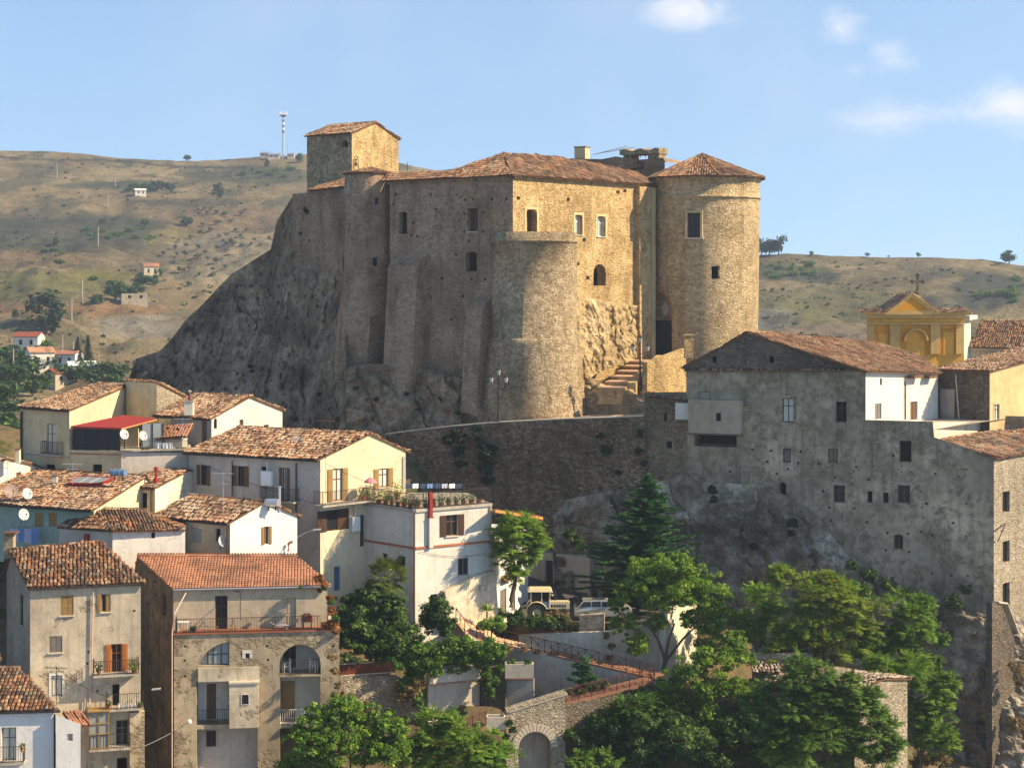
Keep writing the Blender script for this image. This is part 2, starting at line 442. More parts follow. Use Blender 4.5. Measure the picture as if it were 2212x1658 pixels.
# ---------------------------------------------------------------- materials
def plaster(name, c, dark, worn=None, amt=.6, worn_t=.58, streak=.5, seed=0, rough=.93, grime=.5):
    g = mat(name)
    p = g.n('VectorMath', {0: g.pos(), 1: (seed*7.3, seed*3.1, seed)}, operation='ADD').outputs[0]
    big = g.noise(.35, 6, .62, vec=p); med = g.noise(1.6, 6, .65, vec=p); fine = g.noise(14, 5, .7, vec=p)
    st = g.noise(1.0, 4, .6, vec=g.n('VectorMath', {0: p, 1: (2.6, 2.6, .16)}, operation='MULTIPLY').outputs[0])
    hug = g.noise(.11, 5, .6, vec=p, dist=.6)
    col = g.mix(g.ramp(big, [(.35, 0.), (.7, amt)]), c, dark)
    col = g.mix(min(1., grime), col, g.ramp(hug, [(.36, .55), (.5, 1.), (.66, 1.3)]), 'MULTIPLY')
    col = g.mix(g.ramp(med, [(.46, 0.), (.75, grime)]), col, tuple(x*.62 for x in dark))
    col = g.mix(g.ramp(st, [(.52, 0.), (.8, streak)]), col, tuple(x*.55 for x in dark))
    rep = g.vor(.42, vec=g.n('VectorMath', {0: p, 1: g.n('VectorMath', {0: g.n('TexNoise', {'Vector': p, 'Scale': 1.1, 'Detail': 3}).outputs['Color'], 1: (1.2, 1.2, 1.2)}, operation='MULTIPLY').outputs[0]}, operation='ADD').outputs[0])
    rv = g.n('SeparateColor', {0: rep.outputs['Color']}).outputs[0]
    col = g.mix(g.ramp(rv, [(.0, grime*.45), (.3, 0.), (.72, 0.), (1., grime*.35)]), col, tuple(min(1, x*.74) for x in c))
    ck = g.vor(.55, 'DISTANCE_TO_EDGE', vec=g.n('VectorMath', {0: p, 1: g.n('TexNoise', {'Vector': p, 'Scale': 1.7, 'Detail': 5}).outputs['Color']}, operation='ADD').outputs[0]).outputs['Distance']
    col = g.mix(g.m('MULTIPLY', g.ramp(ck, [(0., .75), (.012, 0.)]), g.ramp(big, [(.45, 0.), (.6, 1.)])), col, tuple(x*.4 for x in dark))
    col = g.mix(.45, col, g.ramp(fine, [(.2, .3), (.8, 1.1)]), 'MULTIPLY')
    h = g.m('ADD', g.m('MULTIPLY', med, .5), g.m('MULTIPLY', fine, .35))
    if worn:
        w1 = g.noise(.55, 7, .68, vec=p, dist=.3)
        msk = g.ramp(w1, [(worn_t, 0.), (worn_t+.05, 1.)])
        v = g.vor(4.2, vec=g.n('VectorMath', {0: p, 1: (1, 1, 1.7)}, operation='MULTIPLY').outputs[0])
        stn = g.mix(v.outputs['Color'], tuple(x*.7 for x in worn), tuple(min(1, x*1.25) for x in worn))
        stn = g.mix(.55, stn, g.ramp(v.outputs['Distance'], [(0., 1.), (.75, .3)]), 'MULTIPLY')
        col = g.mix(msk, col, stn)
        h = g.m('SUBTRACT', h, g.m('MULTIPLY', msk, g.m('ADD', .3, g.m('MULTIPLY', v.outputs['Distance'], .7))))
    g.out(col, rough, .15, g.bump(h, .75, .06))

def stone(name, c1, c2, c3, mortar, sc=2.6, stain=.5, relief=1., big=(.55, .5), seed=0, flat=1.6, rubble=.07, patch=None, pt=.55):
    g = mat(name)
    p = g.n('VectorMath', {0: g.pos(), 1: (seed*5.7, seed*2.1, seed*1.3)}, operation='ADD').outputs[0]
    wn = g.n('TexNoise', {'Vector': p, 'Scale': 2.2, 'Detail': 4, 'Roughness': .6}).outputs['Color']
    wv = g.n('VectorMath', {0: g.n('VectorMath', {0: wn, 1: (.5, .5, .5)}, operation='SUBTRACT').outputs[0], 1: (.34, .34, .26)}, operation='MULTIPLY').outputs[0]
    pd = g.n('VectorMath', {0: p, 1: wv}, operation='ADD').outputs[0]
    pv = g.n('VectorMath', {0: pd, 1: (1, 1, flat)}, operation='MULTIPLY').outputs[0]
    v1 = g.vor(sc, vec=pv); v2 = g.vor(sc*2.1, vec=pv); ve = g.vor(sc*1.35, 'DISTANCE_TO_EDGE', vec=pv)
    rnd = g.n('SeparateColor', {0: v1.outputs['Color']}).outputs[0]
    rnd2 = g.n('SeparateColor', {0: v2.outputs['Color']}).outputs[1]
    col = g.ramp(rnd, [(0., c1), (.5, c2), (1., c3)])
    col = g.mix(.55, col, g.ramp(rnd2, [(0., tuple(x*.6 for x in c1)), (.3, c2), (.75, c2), (1., c3)]))
    em = g.ramp(ve.outputs['Distance'], [(0., 1.), (rubble, 0.)])
    n1 = g.noise(big[0], 8, .68, vec=p, dist=.25); n2 = g.noise(.16, 6, .65, vec=p, dist=.4); fine = g.noise(9, 5, .75, vec=p); mid = g.noise(2.4, 6, .72, vec=p)
    col = g.mix(g.m('MULTIPLY', em, .55), col, mortar)
    if patch:
        col = g.mix(g.ramp(n1, [(pt, 0.), (pt+.05, .85)]), col, patch)
    st = g.noise(1., 6, .65, vec=g.n('VectorMath', {0: p, 1: (1.1, 1.1, .2)}, operation='MULTIPLY').outputs[0])
    col = g.mix(g.ramp(n2, [(.45, 0.), (.68, stain)]), col, tuple(x*.38 for x in c1))
    col = g.mix(g.ramp(st, [(.5, 0.), (.72, stain)]), col, tuple(x*.36 for x in c1))
    col = g.mix(g.ramp(mid, [(.55, 0.), (.72, .6)]), col, tuple(x*.4 for x in c1))
    col = g.mix(.75, col, g.ramp(fine, [(.28, .5), (.62, 1.15)]), 'MULTIPLY')
    h = g.m('ADD', g.ramp(ve.outputs['Distance'], [(0., 0.), (.1, .5), (.4, .8)]), g.m('MULTIPLY', rnd2, .7))
    h = g.m('ADD', h, g.m('MULTIPLY', fine, .7))
    h = g.m('ADD', h, g.m('MULTIPLY', mid, 1.4))
    g.out(col, .95, .1, g.bump(h, min(1, relief), .11*max(1, relief)))

def rock(name, c1, c2, c3, sc=1., seed=0):
    g = mat(name)
    p = g.n('VectorMath', {0: g.pos(), 1: (seed*4.7, seed*2.9, seed*1.3)}, operation='ADD').outputs[0]
    a = g.noise(.18*sc, 8, .62, vec=p, dist=.5); b = g.noise(1.1*sc, 8, .7, vec=p); c = g.noise(6*sc, 6, .75, vec=p)
    st = g.noise(1., 6, .65, vec=g.n('VectorMath', {0: p, 1: (.5, .5, 1.6)}, operation='MULTIPLY').outputs[0], dist=.6)
    vr = g.noise(1., 5, .6, vec=g.n('VectorMath', {0: p, 1: (1.2, 1.2, .22)}, operation='MULTIPLY').outputs[0])
    col = g.ramp(a, [(.34, c1), (.49, c2), (.62, c3)])
    col = g.mix(g.ramp(b, [(.4, .0), (.7, .75)]), col, tuple(x*.5 for x in c1))
    col = g.mix(g.ramp(vr, [(.5, 0.), (.75, .7)]), col, tuple(x*.42 for x in c1))
    col = g.mix(g.ramp(st, [(.55, 0.), (.8, .55)]), col, c3)
    col = g.mix(.7, col, g.ramp(c, [(.25, .35), (.75, 1.)]), 'MULTIPLY')
    h = g.m('ADD', g.m('MULTIPLY', b, 1.2), g.m('ADD', g.m('MULTIPLY', c, .35), g.m('MULTIPLY', st, .9)))
    g.out(col, .96, .1, g.bump(h, 1., .22))

def tile(name, stops, rough=.9):
    g = mat(name)
    r = g.n('Attribute', attribute_name='rnd', attribute_type='GEOMETRY').outputs['Fac']
    col = g.ramp(r, stops)
    big = g.noise(.5, 5, .6); f = g.noise(9, 4, .7)
    col = g.mix(g.ramp(big, [(.42, 0.), (.66, .65)]), col, (.10, .078, .058)); col = g.mix(g.ramp(g.noise(1.1, 6, .7), [(.56, 0.), (.72, .55)]), col, (.50, .42, .30))
    col = g.mix(.75, col, g.ramp(f, [(.3, .38), (.7, 1.)]), 'MULTIPLY')
    g.out(col, rough, .2, g.bump(f, .4, .02))

def plain(name, c, rough=.7, spec=.3, metal=0., var=.25, sc=5., bump=.15):
    g = mat(name)
    f = g.noise(sc, 5, .65); f2 = g.noise(sc*.2, 4, .6)
    col = g.mix(var, c, g.ramp(f, [(.25, .25), (.75, 1.)]), 'MULTIPLY')
    col = g.mix(g.ramp(f2, [(.45, 0.), (.8, var)]), col, tuple(x*.55 for x in c))
    g.out(col, rough, spec, g.bump(f, bump, .01), metal)

def leaf(name, stops, trans=.35, rough=.6):
    g = mat(name)
    r = g.n('Attribute', attribute_name='rnd', attribute_type='GEOMETRY').outputs['Fac']
    col = g.ramp(r, stops)
    p = g.n('BsdfPrincipled', {'Base Color': col, 'Roughness': rough, 'Specular IOR Level': .25})
    t = g.n('BsdfTranslucent', {'Color': g.mix(1., col, (1.0, 1.0, .45), 'MULTIPLY')})
    mx = g.n('MixShader', {0: trans, 1: p.outputs[0], 2: t.outputs[0]})
    g.n('OutputMaterial', {'Surface': mx.outputs[0]})

# castle and cliffs
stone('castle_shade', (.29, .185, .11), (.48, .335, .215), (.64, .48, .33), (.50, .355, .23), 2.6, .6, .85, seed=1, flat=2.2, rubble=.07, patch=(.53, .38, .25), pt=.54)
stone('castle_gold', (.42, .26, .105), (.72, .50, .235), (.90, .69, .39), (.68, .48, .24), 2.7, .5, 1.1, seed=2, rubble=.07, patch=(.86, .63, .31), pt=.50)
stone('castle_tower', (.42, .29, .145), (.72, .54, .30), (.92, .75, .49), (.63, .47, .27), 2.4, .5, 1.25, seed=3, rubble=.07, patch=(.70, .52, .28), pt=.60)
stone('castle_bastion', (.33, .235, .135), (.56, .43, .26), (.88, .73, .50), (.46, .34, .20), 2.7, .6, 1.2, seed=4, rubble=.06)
plaster('castle_render', (.76, .57, .30), (.62, .44, .22), (.56, .41, .22), .55, .60, .3, seed=3)
plaster('trim_gold', (.66, .52, .28), (.55, .42, .22), None, .3, .6, .2)
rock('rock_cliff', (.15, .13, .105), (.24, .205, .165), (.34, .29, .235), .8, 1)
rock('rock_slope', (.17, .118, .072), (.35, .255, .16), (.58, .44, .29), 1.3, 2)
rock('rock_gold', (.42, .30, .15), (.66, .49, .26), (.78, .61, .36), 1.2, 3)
rock('rock_grey', (.20, .162, .115), (.46, .385, .29), (.92, .82, .67), 1.2, 4)
stone('wall_retaining', (.15, .10, .06), (.255, .18, .11), (.60, .49, .35), (.11, .08, .05), 3.0, .5, 1., seed=6, rubble=.08)
stone('rubble_wall', (.36, .30, .215), (.54, .46, .345), (.76, .68, .54), (.28, .23, .165), 2.8, .4, 1., seed=7, rubble=.07)
stone('rubble_dark', (.15, .12, .09), (.22, .18, .14), (.34, .29, .23), (.11, .09, .07), 3.0, .5, 1., seed=8)
plaster('convent_wall', (.54, .455, .325), (.18, .147, .10), (.31, .245, .165), 1., .56, .9, seed=5, grime=1.)
plaster('convent_low', (.50, .43, .32), (.28, .235, .17), (.28, .235, .16), .8, .5, .5, seed=6, grime=.7)
stone('convent_stone', (.15, .115, .08), (.23, .18, .13), (.40, .33, .24), (.13, .10, .075), 3.0, .5, 1., seed=9)
plaster('convent_box', (.43, .37, .27), (.35, .30, .215), None, .5, .6, .4, seed=7)
# houses
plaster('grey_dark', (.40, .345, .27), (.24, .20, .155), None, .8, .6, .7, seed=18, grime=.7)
plaster('cream', (.80, .68, .46), (.66, .53, .34), None, .45, .6, .35, seed=1)
plaster('cream_pale', (.84, .77, .62), (.72, .63, .48), None, .4, .6, .35, seed=2)
plaster('white_wall', (.77, .73, .655), (.60, .555, .48), None, .4, .6, .45, seed=3, grime=.3)
plaster('white_clean', (.84, .82, .77), (.76, .73, .67), None, .25, .6, .15, seed=4, grime=.12)
plaster('grey_wall', (.60, .54, .46), (.46, .41, .35), None, .6, .6, .5, seed=5)
plaster('tan_wall', (.62, .51, .36), (.47, .385, .27), None, .6, .6, .5, seed=6)
plaster('old_plaster', (.64, .55, .41), (.47, .39, .28), (.42, .34, .235), .75, .585, .75, seed=7, grime=.7)
plaster('old_plaster_rough', (.56, .455, .31), (.40, .315, .205), (.36, .285, .185), .8, .50, .7, seed=8, grime=.75)
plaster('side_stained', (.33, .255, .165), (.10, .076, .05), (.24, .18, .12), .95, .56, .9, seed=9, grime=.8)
plaster('yellow_house', (.70, .575, .345), (.58, .46, .27), None, .45, .6, .35, seed=10)
plaster('teal_wall', (.36, .48, .40), (.27, .37, .31), None, .6, .6, .5, seed=11)
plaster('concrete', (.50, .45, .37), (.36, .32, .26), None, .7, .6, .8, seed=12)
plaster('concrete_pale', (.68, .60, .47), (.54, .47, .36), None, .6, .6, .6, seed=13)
plaster('ochre', (.92, .48, .075), (.78, .39, .06), None, .5, .6, .3, seed=14)
plaster('ochre_deep', (.90, .40, .035), (.78, .32, .03), None, .4, .6, .3, seed=15)
plaster('ochre_trim', (.92, .60, .20), (.72, .46, .15), None, .6, .6, .5, seed=16)
plaster('band_grey', (.45, .43, .42), (.36, .34, .33), None, .5)
plaster('terracotta_band', (.45, .16, .085), (.36, .12, .06), None, .5)
tile('tile_a', [(0., (.085, .058, .042)), (.2, (.24, .125, .072)), (.4, (.42, .21, .115)), (.6, (.56, .33, .19)), (.82, (.63, .45, .29)), (1., (.52, .43, .32))])
tile('tile_b', [(0., (.065, .045, .033)), (.25, (.17, .082, .045)), (.5, (.32, .14, .065)), (.7, (.44, .22, .105)), (.86, (.47, .31, .18)), (1., (.30, .25, .18))])
tile('tile_castle', [(0., (.10, .062, .042)), (.25, (.27, .135, .075)), (.5, (.40, .20, .105)), (.75, (.51, .29, .155)), (1., (.55, .40, .25))])
tile('tile_modern', [(0., (.36, .145, .09)), (.1, (.52, .22, .12)), (.5, (.60, .27, .145)), (.9, (.64, .32, .18)), (1., (.42, .22, .15))])
tile('tile_grey', [(0., (.10, .08, .065)), (.3, (.28, .21, .15)), (.6, (.46, .37, .28)), (.85, (.60, .51, .41)), (1., (.40, .27, .19))])
plain('tile_pan', (.20, .105, .06), .9, .15, 0, .7, 3)
plain('tile_pan_modern', (.46, .20, .11), .9, .15, 0, .5, 3)
plain('dark', (.012, .011, .010), .9, .1)
plain('glass', (.02, .022, .025), .22, .22, 0, .2, .8, 0)
plain('glass_pale', (.30, .33, .33), .3, .5, 0, .3, .8, 0)
plain('curtain', (.62, .60, .52), .9, .2)
plain('wood_dark', (.085, .040, .022), .6, .3, 0, .5)
plain('wood_brown', (.17, .085, .040), .65, .3, 0, .5)
plain('wood_ochre', (.36, .22, .075), .7, .3, 0, .4)
plain('wood_orange', (.46, .155, .035), .6, .3, 0, .35)
plain('wood_grey', (.22, .19, .165), .8, .2, 0, .4)
plain('wood_beam', (.55, .26, .075), .6, .3, 0, .3)
plain('iron', (.035, .032, .030), .6, .4, .3)
plain('iron_red', (.13, .035, .024), .7, .3, .1, .4)
plain('iron_white', (.65, .66, .66), .5, .4)
plain('white_paint', (.80, .80, .78), .5, .4, 0, .12)
plain('pipe_copper', (.16, .075, .05), .6, .4, .3)
plain('pipe_pale', (.52, .40, .34), .6, .4)
plain('metal_red', (.30, .03, .022), .5, .35, .1, .3)
plain('canopy_red', (.20, .018, .018), .55, .3, .1, .3)
plain('metal_light', (.62, .63, .64), .35, .5, .7, .15)
plain('tank_blue', (.16, .26, .42), .35, .5, .2, .15)
plain('dish_grey', (.50, .50, .50), .5, .4, 0, .1)
plain('dish_brown', (.28, .20, .17), .6, .3, 0, .15)
plain('asphalt', (.085, .08, .075), .95, .15, 0, .4, 2)
plain('terracotta', (.50, .17, .07), .85, .2, 0, .3)
plain('paving', (.66, .43, .28), .9, .2, 0, .35, 3)
plaster('concrete_stained', (.70, .61, .46), (.46, .38, .24), None, .7, .6, .95, seed=22, grime=.7)
plaster('sandy', (.66, .49, .26), (.54, .39, .20), None, .6, .6, .5, seed=23)
stone('annex_stone', (.20, .14, .09), (.31, .23, .15), (.50, .41, .29), (.2, .15, .1), 2.9, .5, 1., seed=26, rubble=.07, patch=(.30, .24, .165), pt=.53)
plain('paving_shaded', (.30, .155, .095), .9, .2, 0, .5, 3)  # path paving darkened, with the shadow on the ramps in its colour
plain('brick_red', (.30, .085, .045), .9, .2, 0, .5)
plain('cloth_blue', (.14, .25, .50), .9, .1); plain('cloth_pale', (.40, .42, .58), .9, .1); plain('cloth_white', (.80, .80, .82), .9, .1); plain('cloth_navy', (.05, .07, .13), .9, .1)
plain('tractor_cream', (.66, .55, .34), .5, .4); plain('rubber', (.055, .05, .042), .9, .2); plain('hay', (.42, .30, .14), .95, .1, 0, .6, 20)
plain('car_silver', (.50, .49, .44), .3, .5, .5, .1); plain('plastic_white', (.78, .78, .76), .5, .4, 0, .1)
plain('bark', (.13, .095, .065), .95, .1, 0, .5, 8); plain('bark_grey', (.30, .26, .22), .95, .1, 0, .4, 8)
plain('flower_red', (.55, .03, .03), .8, .2); plain('flower_pink', (.62, .22, .28), .8, .2)
plain('skyblue', (.06, .15, .30), .6, .3); plain('lamp_glass', (.62, .64, .60), .25, .5); plain('stone_pale', (.62, .54, .42), .9, .2, 0, .4)
leaf('leaf_bright', [(0., (.04, .09, .010)), (.35, (.11, .22, .022)), (.7, (.20, .34, .036)), (1., (.34, .44, .07))], 0.42)
leaf('leaf_mid', [(0., (.022, .06, .010)), (.45, (.075, .165, .022)), (.8, (.15, .27, .04)), (1., (.26, .36, .06))], 0.4)
leaf('leaf_dark', [(0., (.010, .028, .007)), (.5, (.036, .082, .016)), (.85, (.085, .155, .03)), (1., (.16, .24, .06))], 0.3)
leaf('leaf_conifer', [(0., (.012, .05, .024)), (.5, (.045, .135, .055)), (.85, (.09, .22, .08)), (1., (.16, .31, .10))], 0.25)
leaf('leaf_yellow', [(0., (.06, .11, .014)), (.4, (.15, .24, .026)), (.8, (.27, .36, .045)), (1., (.42, .44, .08))], 0.42)
leaf('leaf_rust', [(0., (.16, .06, .02)), (.5, (.30, .11, .03)), (1., (.38, .20, .06))])
leaf('leaf_palm', [(0., (.04, .075, .015)), (.5, (.10, .15, .025)), (1., (.20, .23, .06))])
leaf('leaf_olive', [(0., (.05, .065, .035)), (.5, (.085, .105, .06)), (1., (.12, .14, .085))], .2)
leaf('leaf_ivy', [(0., (.010, .022, .008)), (.6, (.024, .045, .014)), (1., (.05, .085, .022))], .2)
leaf('leaf_dry', [(0., (.13, .085, .035)), (.5, (.24, .165, .07)), (1., (.34, .25, .12))])
# ---------------------------------------------------------------- far hills
def interp(t, x):
    if x <= t[0][0]: return t[0][1]
    for (a, b), (c, d) in zip(t, t[1:]):
        if x <= c: return b+(d-b)*(x-a)/(c-a)
    return t[-1][1]
RIDGE = [(-700, 350), (-300, 318), (0, 325), (100, 327), (180, 332), (260, 342), (400, 348), (480, 345), (560, 339), (660, 334), (800, 340), (1000, 380), (1250, 450), (1450, 520), (1640, 551), (1700, 547), (1760, 551), (1880, 555), (2000, 556), (2120, 560), (2212, 573), (2400, 590), (2900, 560)]
RIDGEY = [(-700, 900), (300, 860), (700, 860), (1200, 760), (1640, 640), (2300, 600), (2900, 640)]
YN = 235
def hill_pt(u, t):
    vr = interp(RIDGE, u); Yr = interp(RIDGEY, u)
    vb = 985
    tt = min(t, 1.0)
    v = vb+(vr-vb)*(tt**.92); Y = YN+(Yr-YN)*tt**1.05
    z = Z_(v, Y)
    x = X_(u, Y)
    env = math.sin(math.pi*min(1, tt))**.8
    p = Vector((x, Y, 0))
    z += env*(9.5*fb(p, .0105, 5)+3.*fb(p+Vector((90, 0, 0)), .04, 4)-5*abs(noise.noise(p*.013+Vector((7, 0, 0)))))
    z += .35*fb(p, .2, 2)*(1 if tt > .3 else tt/.3)
    if t > 1: Y += (t-1)*1200; x = X_(u, Y); z -= (t-1)*(t-1)*260+(t-1)*26
    return Vector((x, Y, z))
def hill_at(u, v):
    """point of the slope seen on a bearing"""
    best = None
    for i in range(0, 101):
        p = hill_pt(u, i/100); vv = CV-p.z/p.y*F
        if vv <= v: return p
        best = p
    return best
COVER_SHADE = [(47, 830, 9, 26, (.42, .37, .30), 1.), (22, 845, 30, 30, (.2, .16, .1), .6),   # land cover patches and the hollow's painted shade: u, v, ru, rv, colour, strength
    (130, 505, 330, 42, (.075, .078, .055), .95), (60, 545, 160, 30, (.08, .085, .05), .6), (560, 480, 200, 40, (.24, .165, .10), .6), (120, 610, 175, 26, (.17, .165, .06), .9), (40, 640, 130, 22, (.165, .155, .06), .75),  # dark band puts the shade of the left hill's hollow into the colour
    (230, 592, 80, 18, (.20, .18, .05), .8), (385, 520, 75, 30, (.20, .17, .07), .8), (300, 705, 120, 30, (.25, .225, .175), 1.), (500, 560, 150, 60, (.27, .23, .155), .8), (260, 560, 150, 30, (.12, .10, .07), .6),
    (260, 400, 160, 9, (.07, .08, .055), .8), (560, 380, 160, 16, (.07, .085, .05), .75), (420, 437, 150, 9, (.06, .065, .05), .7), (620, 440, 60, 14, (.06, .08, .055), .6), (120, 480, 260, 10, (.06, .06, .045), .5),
    (140, 668, 260, 18, (.26, .15, .075), .7), (300, 780, 200, 20, (.26, .19, .11), .6), (60, 560, 140, 18, (.27, .17, .09), .5),
    (1800, 660, 150, 42, (.15, .145, .07), .9), (1930, 610, 90, 30, (.17, .14, .075), .7), (1700, 590, 120, 18, (.055, .07, .05), .8), (1760, 600, 60, 12, (.05, .065, .05), .7), (2140, 625, 80, 40, (.055, .07, .06), .85), (2000, 580, 60, 26, (.09, .09, .075), .6), (1660, 690, 60, 26, (.20, .20, .195), .6), (1780, 720, 120, 18, (.19, .15, .13), .6), (2060, 660, 100, 24, (.08, .085, .065), .7), (1850, 560, 220, 10, (.21, .165, .10), .6)]
def cover_shade(u, v, p):
    a = .5+.9*fb(p, .02, 4)
    c = Vector((.33, .265, .145)).lerp(Vector((.215, .165, .09)), min(1, max(0, a)))
    b = fb(p+Vector((300, 40, 0)), .035, 4)
    if b > .05: c = c.lerp(Vector((.115, .112, .068)), min(.8, (b-.05)*3.2))
    for (cu, cv, ru, rv, cc, s) in COVER_SHADE:
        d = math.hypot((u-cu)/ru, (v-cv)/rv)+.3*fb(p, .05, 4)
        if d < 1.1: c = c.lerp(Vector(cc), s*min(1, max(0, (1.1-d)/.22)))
    # farm road below the crest
    for a_, b_ in (((0, 338), (560, 366)), ((480, 375), (520, 400))):
        t = (u-a_[0])/(b_[0]-a_[0])
        if 0 <= t <= 1 and abs(v-(a_[1]+(b_[1]-a_[1])*t+3*math.sin(u*.02))) < 2.6: c = Vector((.075, .07, .06))
    return c*.86
def make_hills():
    nu, nt = 430, 190
    us = [-620+i*(3350/nu) for i in range(nu+1)]
    ts = [i/170 for i in range(nt+1)]
    V = []; C = []
    for t in ts:
        for u in us:
            p = hill_pt(u, t); V.append(p); C.append(cover_shade(u, CV-p.z/p.y*F, p))
    n = nu+1
    fs = [(j*n+i, j*n+i+1, (j+1)*n+i+1, (j+1)*n+i) for j in range(nt) for i in range(nu)]
    me = bpy.data.meshes.new('hills'); me.from_pydata(V, [], fs)
    at = me.color_attributes.new('cover_shade', 'FLOAT_COLOR', 'POINT')
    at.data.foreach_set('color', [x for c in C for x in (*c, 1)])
    me.polygons.foreach_set('use_smooth', [True]*len(fs))
    g = mat('hill_cover_shade')
    c = g.n('VertexColor', layer_name='cover_shade').outputs[0]
    a = g.noise(.22, 6, .7); b = g.noise(.05, 5, .6); s = g.vor(.16)
    c = g.mix(.8, c, g.ramp(a, [(.3, .4), (.7, 1.25)]), 'MULTIPLY'); c = g.mix(.5, c, g.ramp(g.noise(1.1, 5, .75), [(.3, .4), (.7, 1.25)]), 'MULTIPLY')
    c = g.mix(g.ramp(b, [(.5, 0.), (.75, .4)]), c, (.085, .08, .05))
    tuft = g.ramp(g.noise(.5, 3, .6), [(.60, 0.), (.68, .65)])
    c = g.mix(tuft, c, (.055, .06, .035))
    g.out(c, 1., .05, g.bump(a, 1., 1.2))
    me.materials.append(MATS['hill_cover_shade'])
    o = bpy.data.objects.new('hills', me); COL.objects.link(o); o['kind'] = 'structure'
make_hills()

# ---------------------------------------------------------------- ground under the town
GP = [(-60, 70, -44), (0, 70, -48), (60, 70, -46), (-45, 100, -35), (-30, 100, -35), (-24, 104, -36), (-10, 104, -38), (8, 104, -40), (25, 104, -39), (45, 108, -38), (-45, 118, -22), (-25, 118, -23), (-38, 132, -17), (-20, 130, -19), (-13, 123, -25), (-10, 119.5, -27.6), (-5, 119.5, -27.8), (-9, 114, -35), (-4, 114.5, -36), (1, 112.5, -38), (6, 113, -38), (11, 115, -38), (0, 122.5, -26.6), (-2, 118.5, -30), (2, 119, -30.5), (6, 120.5, -29), (-5, 108, -38), (4, 108, -39), (0, 132, -26.0), (7, 134, -26.2), (12, 134, -26.4), (14, 122, -30), (22, 122, -34), (22, 114, -38), (35, 122, -37), (48, 126, -36),
      (-50, 150, -13), (-30, 150, -14), (-10, 147, -14), (0, 149, -20), (9, 147, -20), (0, 138.5, -27.5), (6, 137.5, -27.5), (11, 137, -27.5), (3, 140.5, -26.5), (9, 139.5, -27), (-45, 172, -16), (20, 150, -13), (40, 150, -13), (60, 160, -12), (30, 175, -9), (60, 190, -10), (10, 185, -8), (-20, 190, -10), (-60, 200, -22), (0, 240, -26), (60, 240, -24), (-60, 245, -28), (-90, 150, -22), (-90, 100, -36), (90, 150, -22), (90, 110, -36)]
def ground_z(x, y):
    s = 0; w = 0
    for (a, b, c) in GP:
        k = 1/(((x-a)**2+(y-b)**2)**1.6+2); s += k*c; w += k
    return s/w+.25*fb(Vector((x, y, 0)), .25, 3)
def make_ground():
    V = []; nx, ny = 150, 140
    for j in range(ny+1):
        for i in range(nx+1):
            x = -110+220*i/nx; y = 62+190*j/ny; V.append((x, y, ground_z(x, y)))
    n = nx+1
    k = len(V)
    V += [(-2500, -200, -60), (2500, -200, -60), (2500, 3000, -60), (-2500, 3000, -60)]
    fs = [(j*n+i, j*n+i+1, (j+1)*n+i+1, (j+1)*n+i) for j in range(ny) for i in range(nx)]+[(k, k+1, k+2, k+3)]
    me = bpy.data.meshes.new('ground'); me.from_pydata(V, [], fs)
    me.polygons.foreach_set('use_smooth', [True]*len(fs))
    g = mat('ground'); a = g.noise(.6, 7, .65); b = g.noise(7, 5, .7)
    c = g.ramp(a, [(.3, (.12, .085, .05)), (.5, (.20, .15, .09)), (.62, (.09, .095, .035)), (.8, (.05, .07, .022))])
    c = g.mix(.7, c, g.ramp(b, [(.25, .4), (.75, 1.)]), 'MULTIPLY')
    g.out(c, 1., .05, g.bump(b, .8, .12)); me.materials.append(MATS['ground'])
    o = bpy.data.objects.new('ground', me); COL.objects.link(o); o['kind'] = 'structure'
make_ground()

# ---------------------------------------------------------------- castle rock
def rockface(name, top, bot, m, nu, nv, amp, sc, u0, u1, back=6, ease=1., seed=0, bottom_fade=0., ridged=.6, strata=1.9):
    """a rough rock face between a surveyed top line and foot line: (u, v, Y)"""
    mb = MB(); V = []
    tv = [(a, b) for a, b, c in top]; tY = [(a, c) for a, b, c in top]
    bv = [(a, b) for a, b, c in bot]; bY = [(a, c) for a, b, c in bot]
    for j in range(-2, nv+1):
        for i in range(nu+1):
            u = u0+(u1-u0)*i/nu
            T = P(u, interp(tv, u), interp(tY, u)); B = P(u, interp(bv, u), interp(bY, u))
            t = max(0, j)/nv
            p = T.lerp(B, t); 
            p.y = T.y+(B.y-T.y)*t**ease
            s = Vector((seed*13., seed*7., 0))
            q = p+s
            d = amp*(fb(q, sc, 5)+ridged*(abs(noise.noise(q*sc*1.7))*-1.2+.35)+.42*fb(q, sc*4, 4))
            tt = (q.z*.9+q.x*.3+1.5*fb(q, sc*.8, 3))/strata; d += amp*.7*((tt-math.floor(tt))**.6-.5)
            tk = (q.x*.8+q.y*.35+1.1*fb(q+Vector((50, 0, 0)), sc*.7, 3))/(strata*1.7); c_ = abs(tk-math.floor(tk)-.5)*2
            if c_ > .86: d -= amp*.75*(c_-.86)/.14
            k = 1. if t > .08 else (.35+.65*t/.08)
            p += Vector((.25*d, -d, .2*d))*k
            if j < 0: p += Vector((0, back*(-j), -1.2*(-j)))
            V.append(p)
    n = nu+1
    mb.faces(V, [(j*n+i, j*n+i+1, (j+1)*n+i+1, (j+1)*n+i) for j in range(nv+2) for i in range(nu)], m)
    return mb.build(name, smooth=False, loc=P((u0+u1)/2, interp(bv, (u0+u1)/2), interp(bY, (u0+u1)/2)))
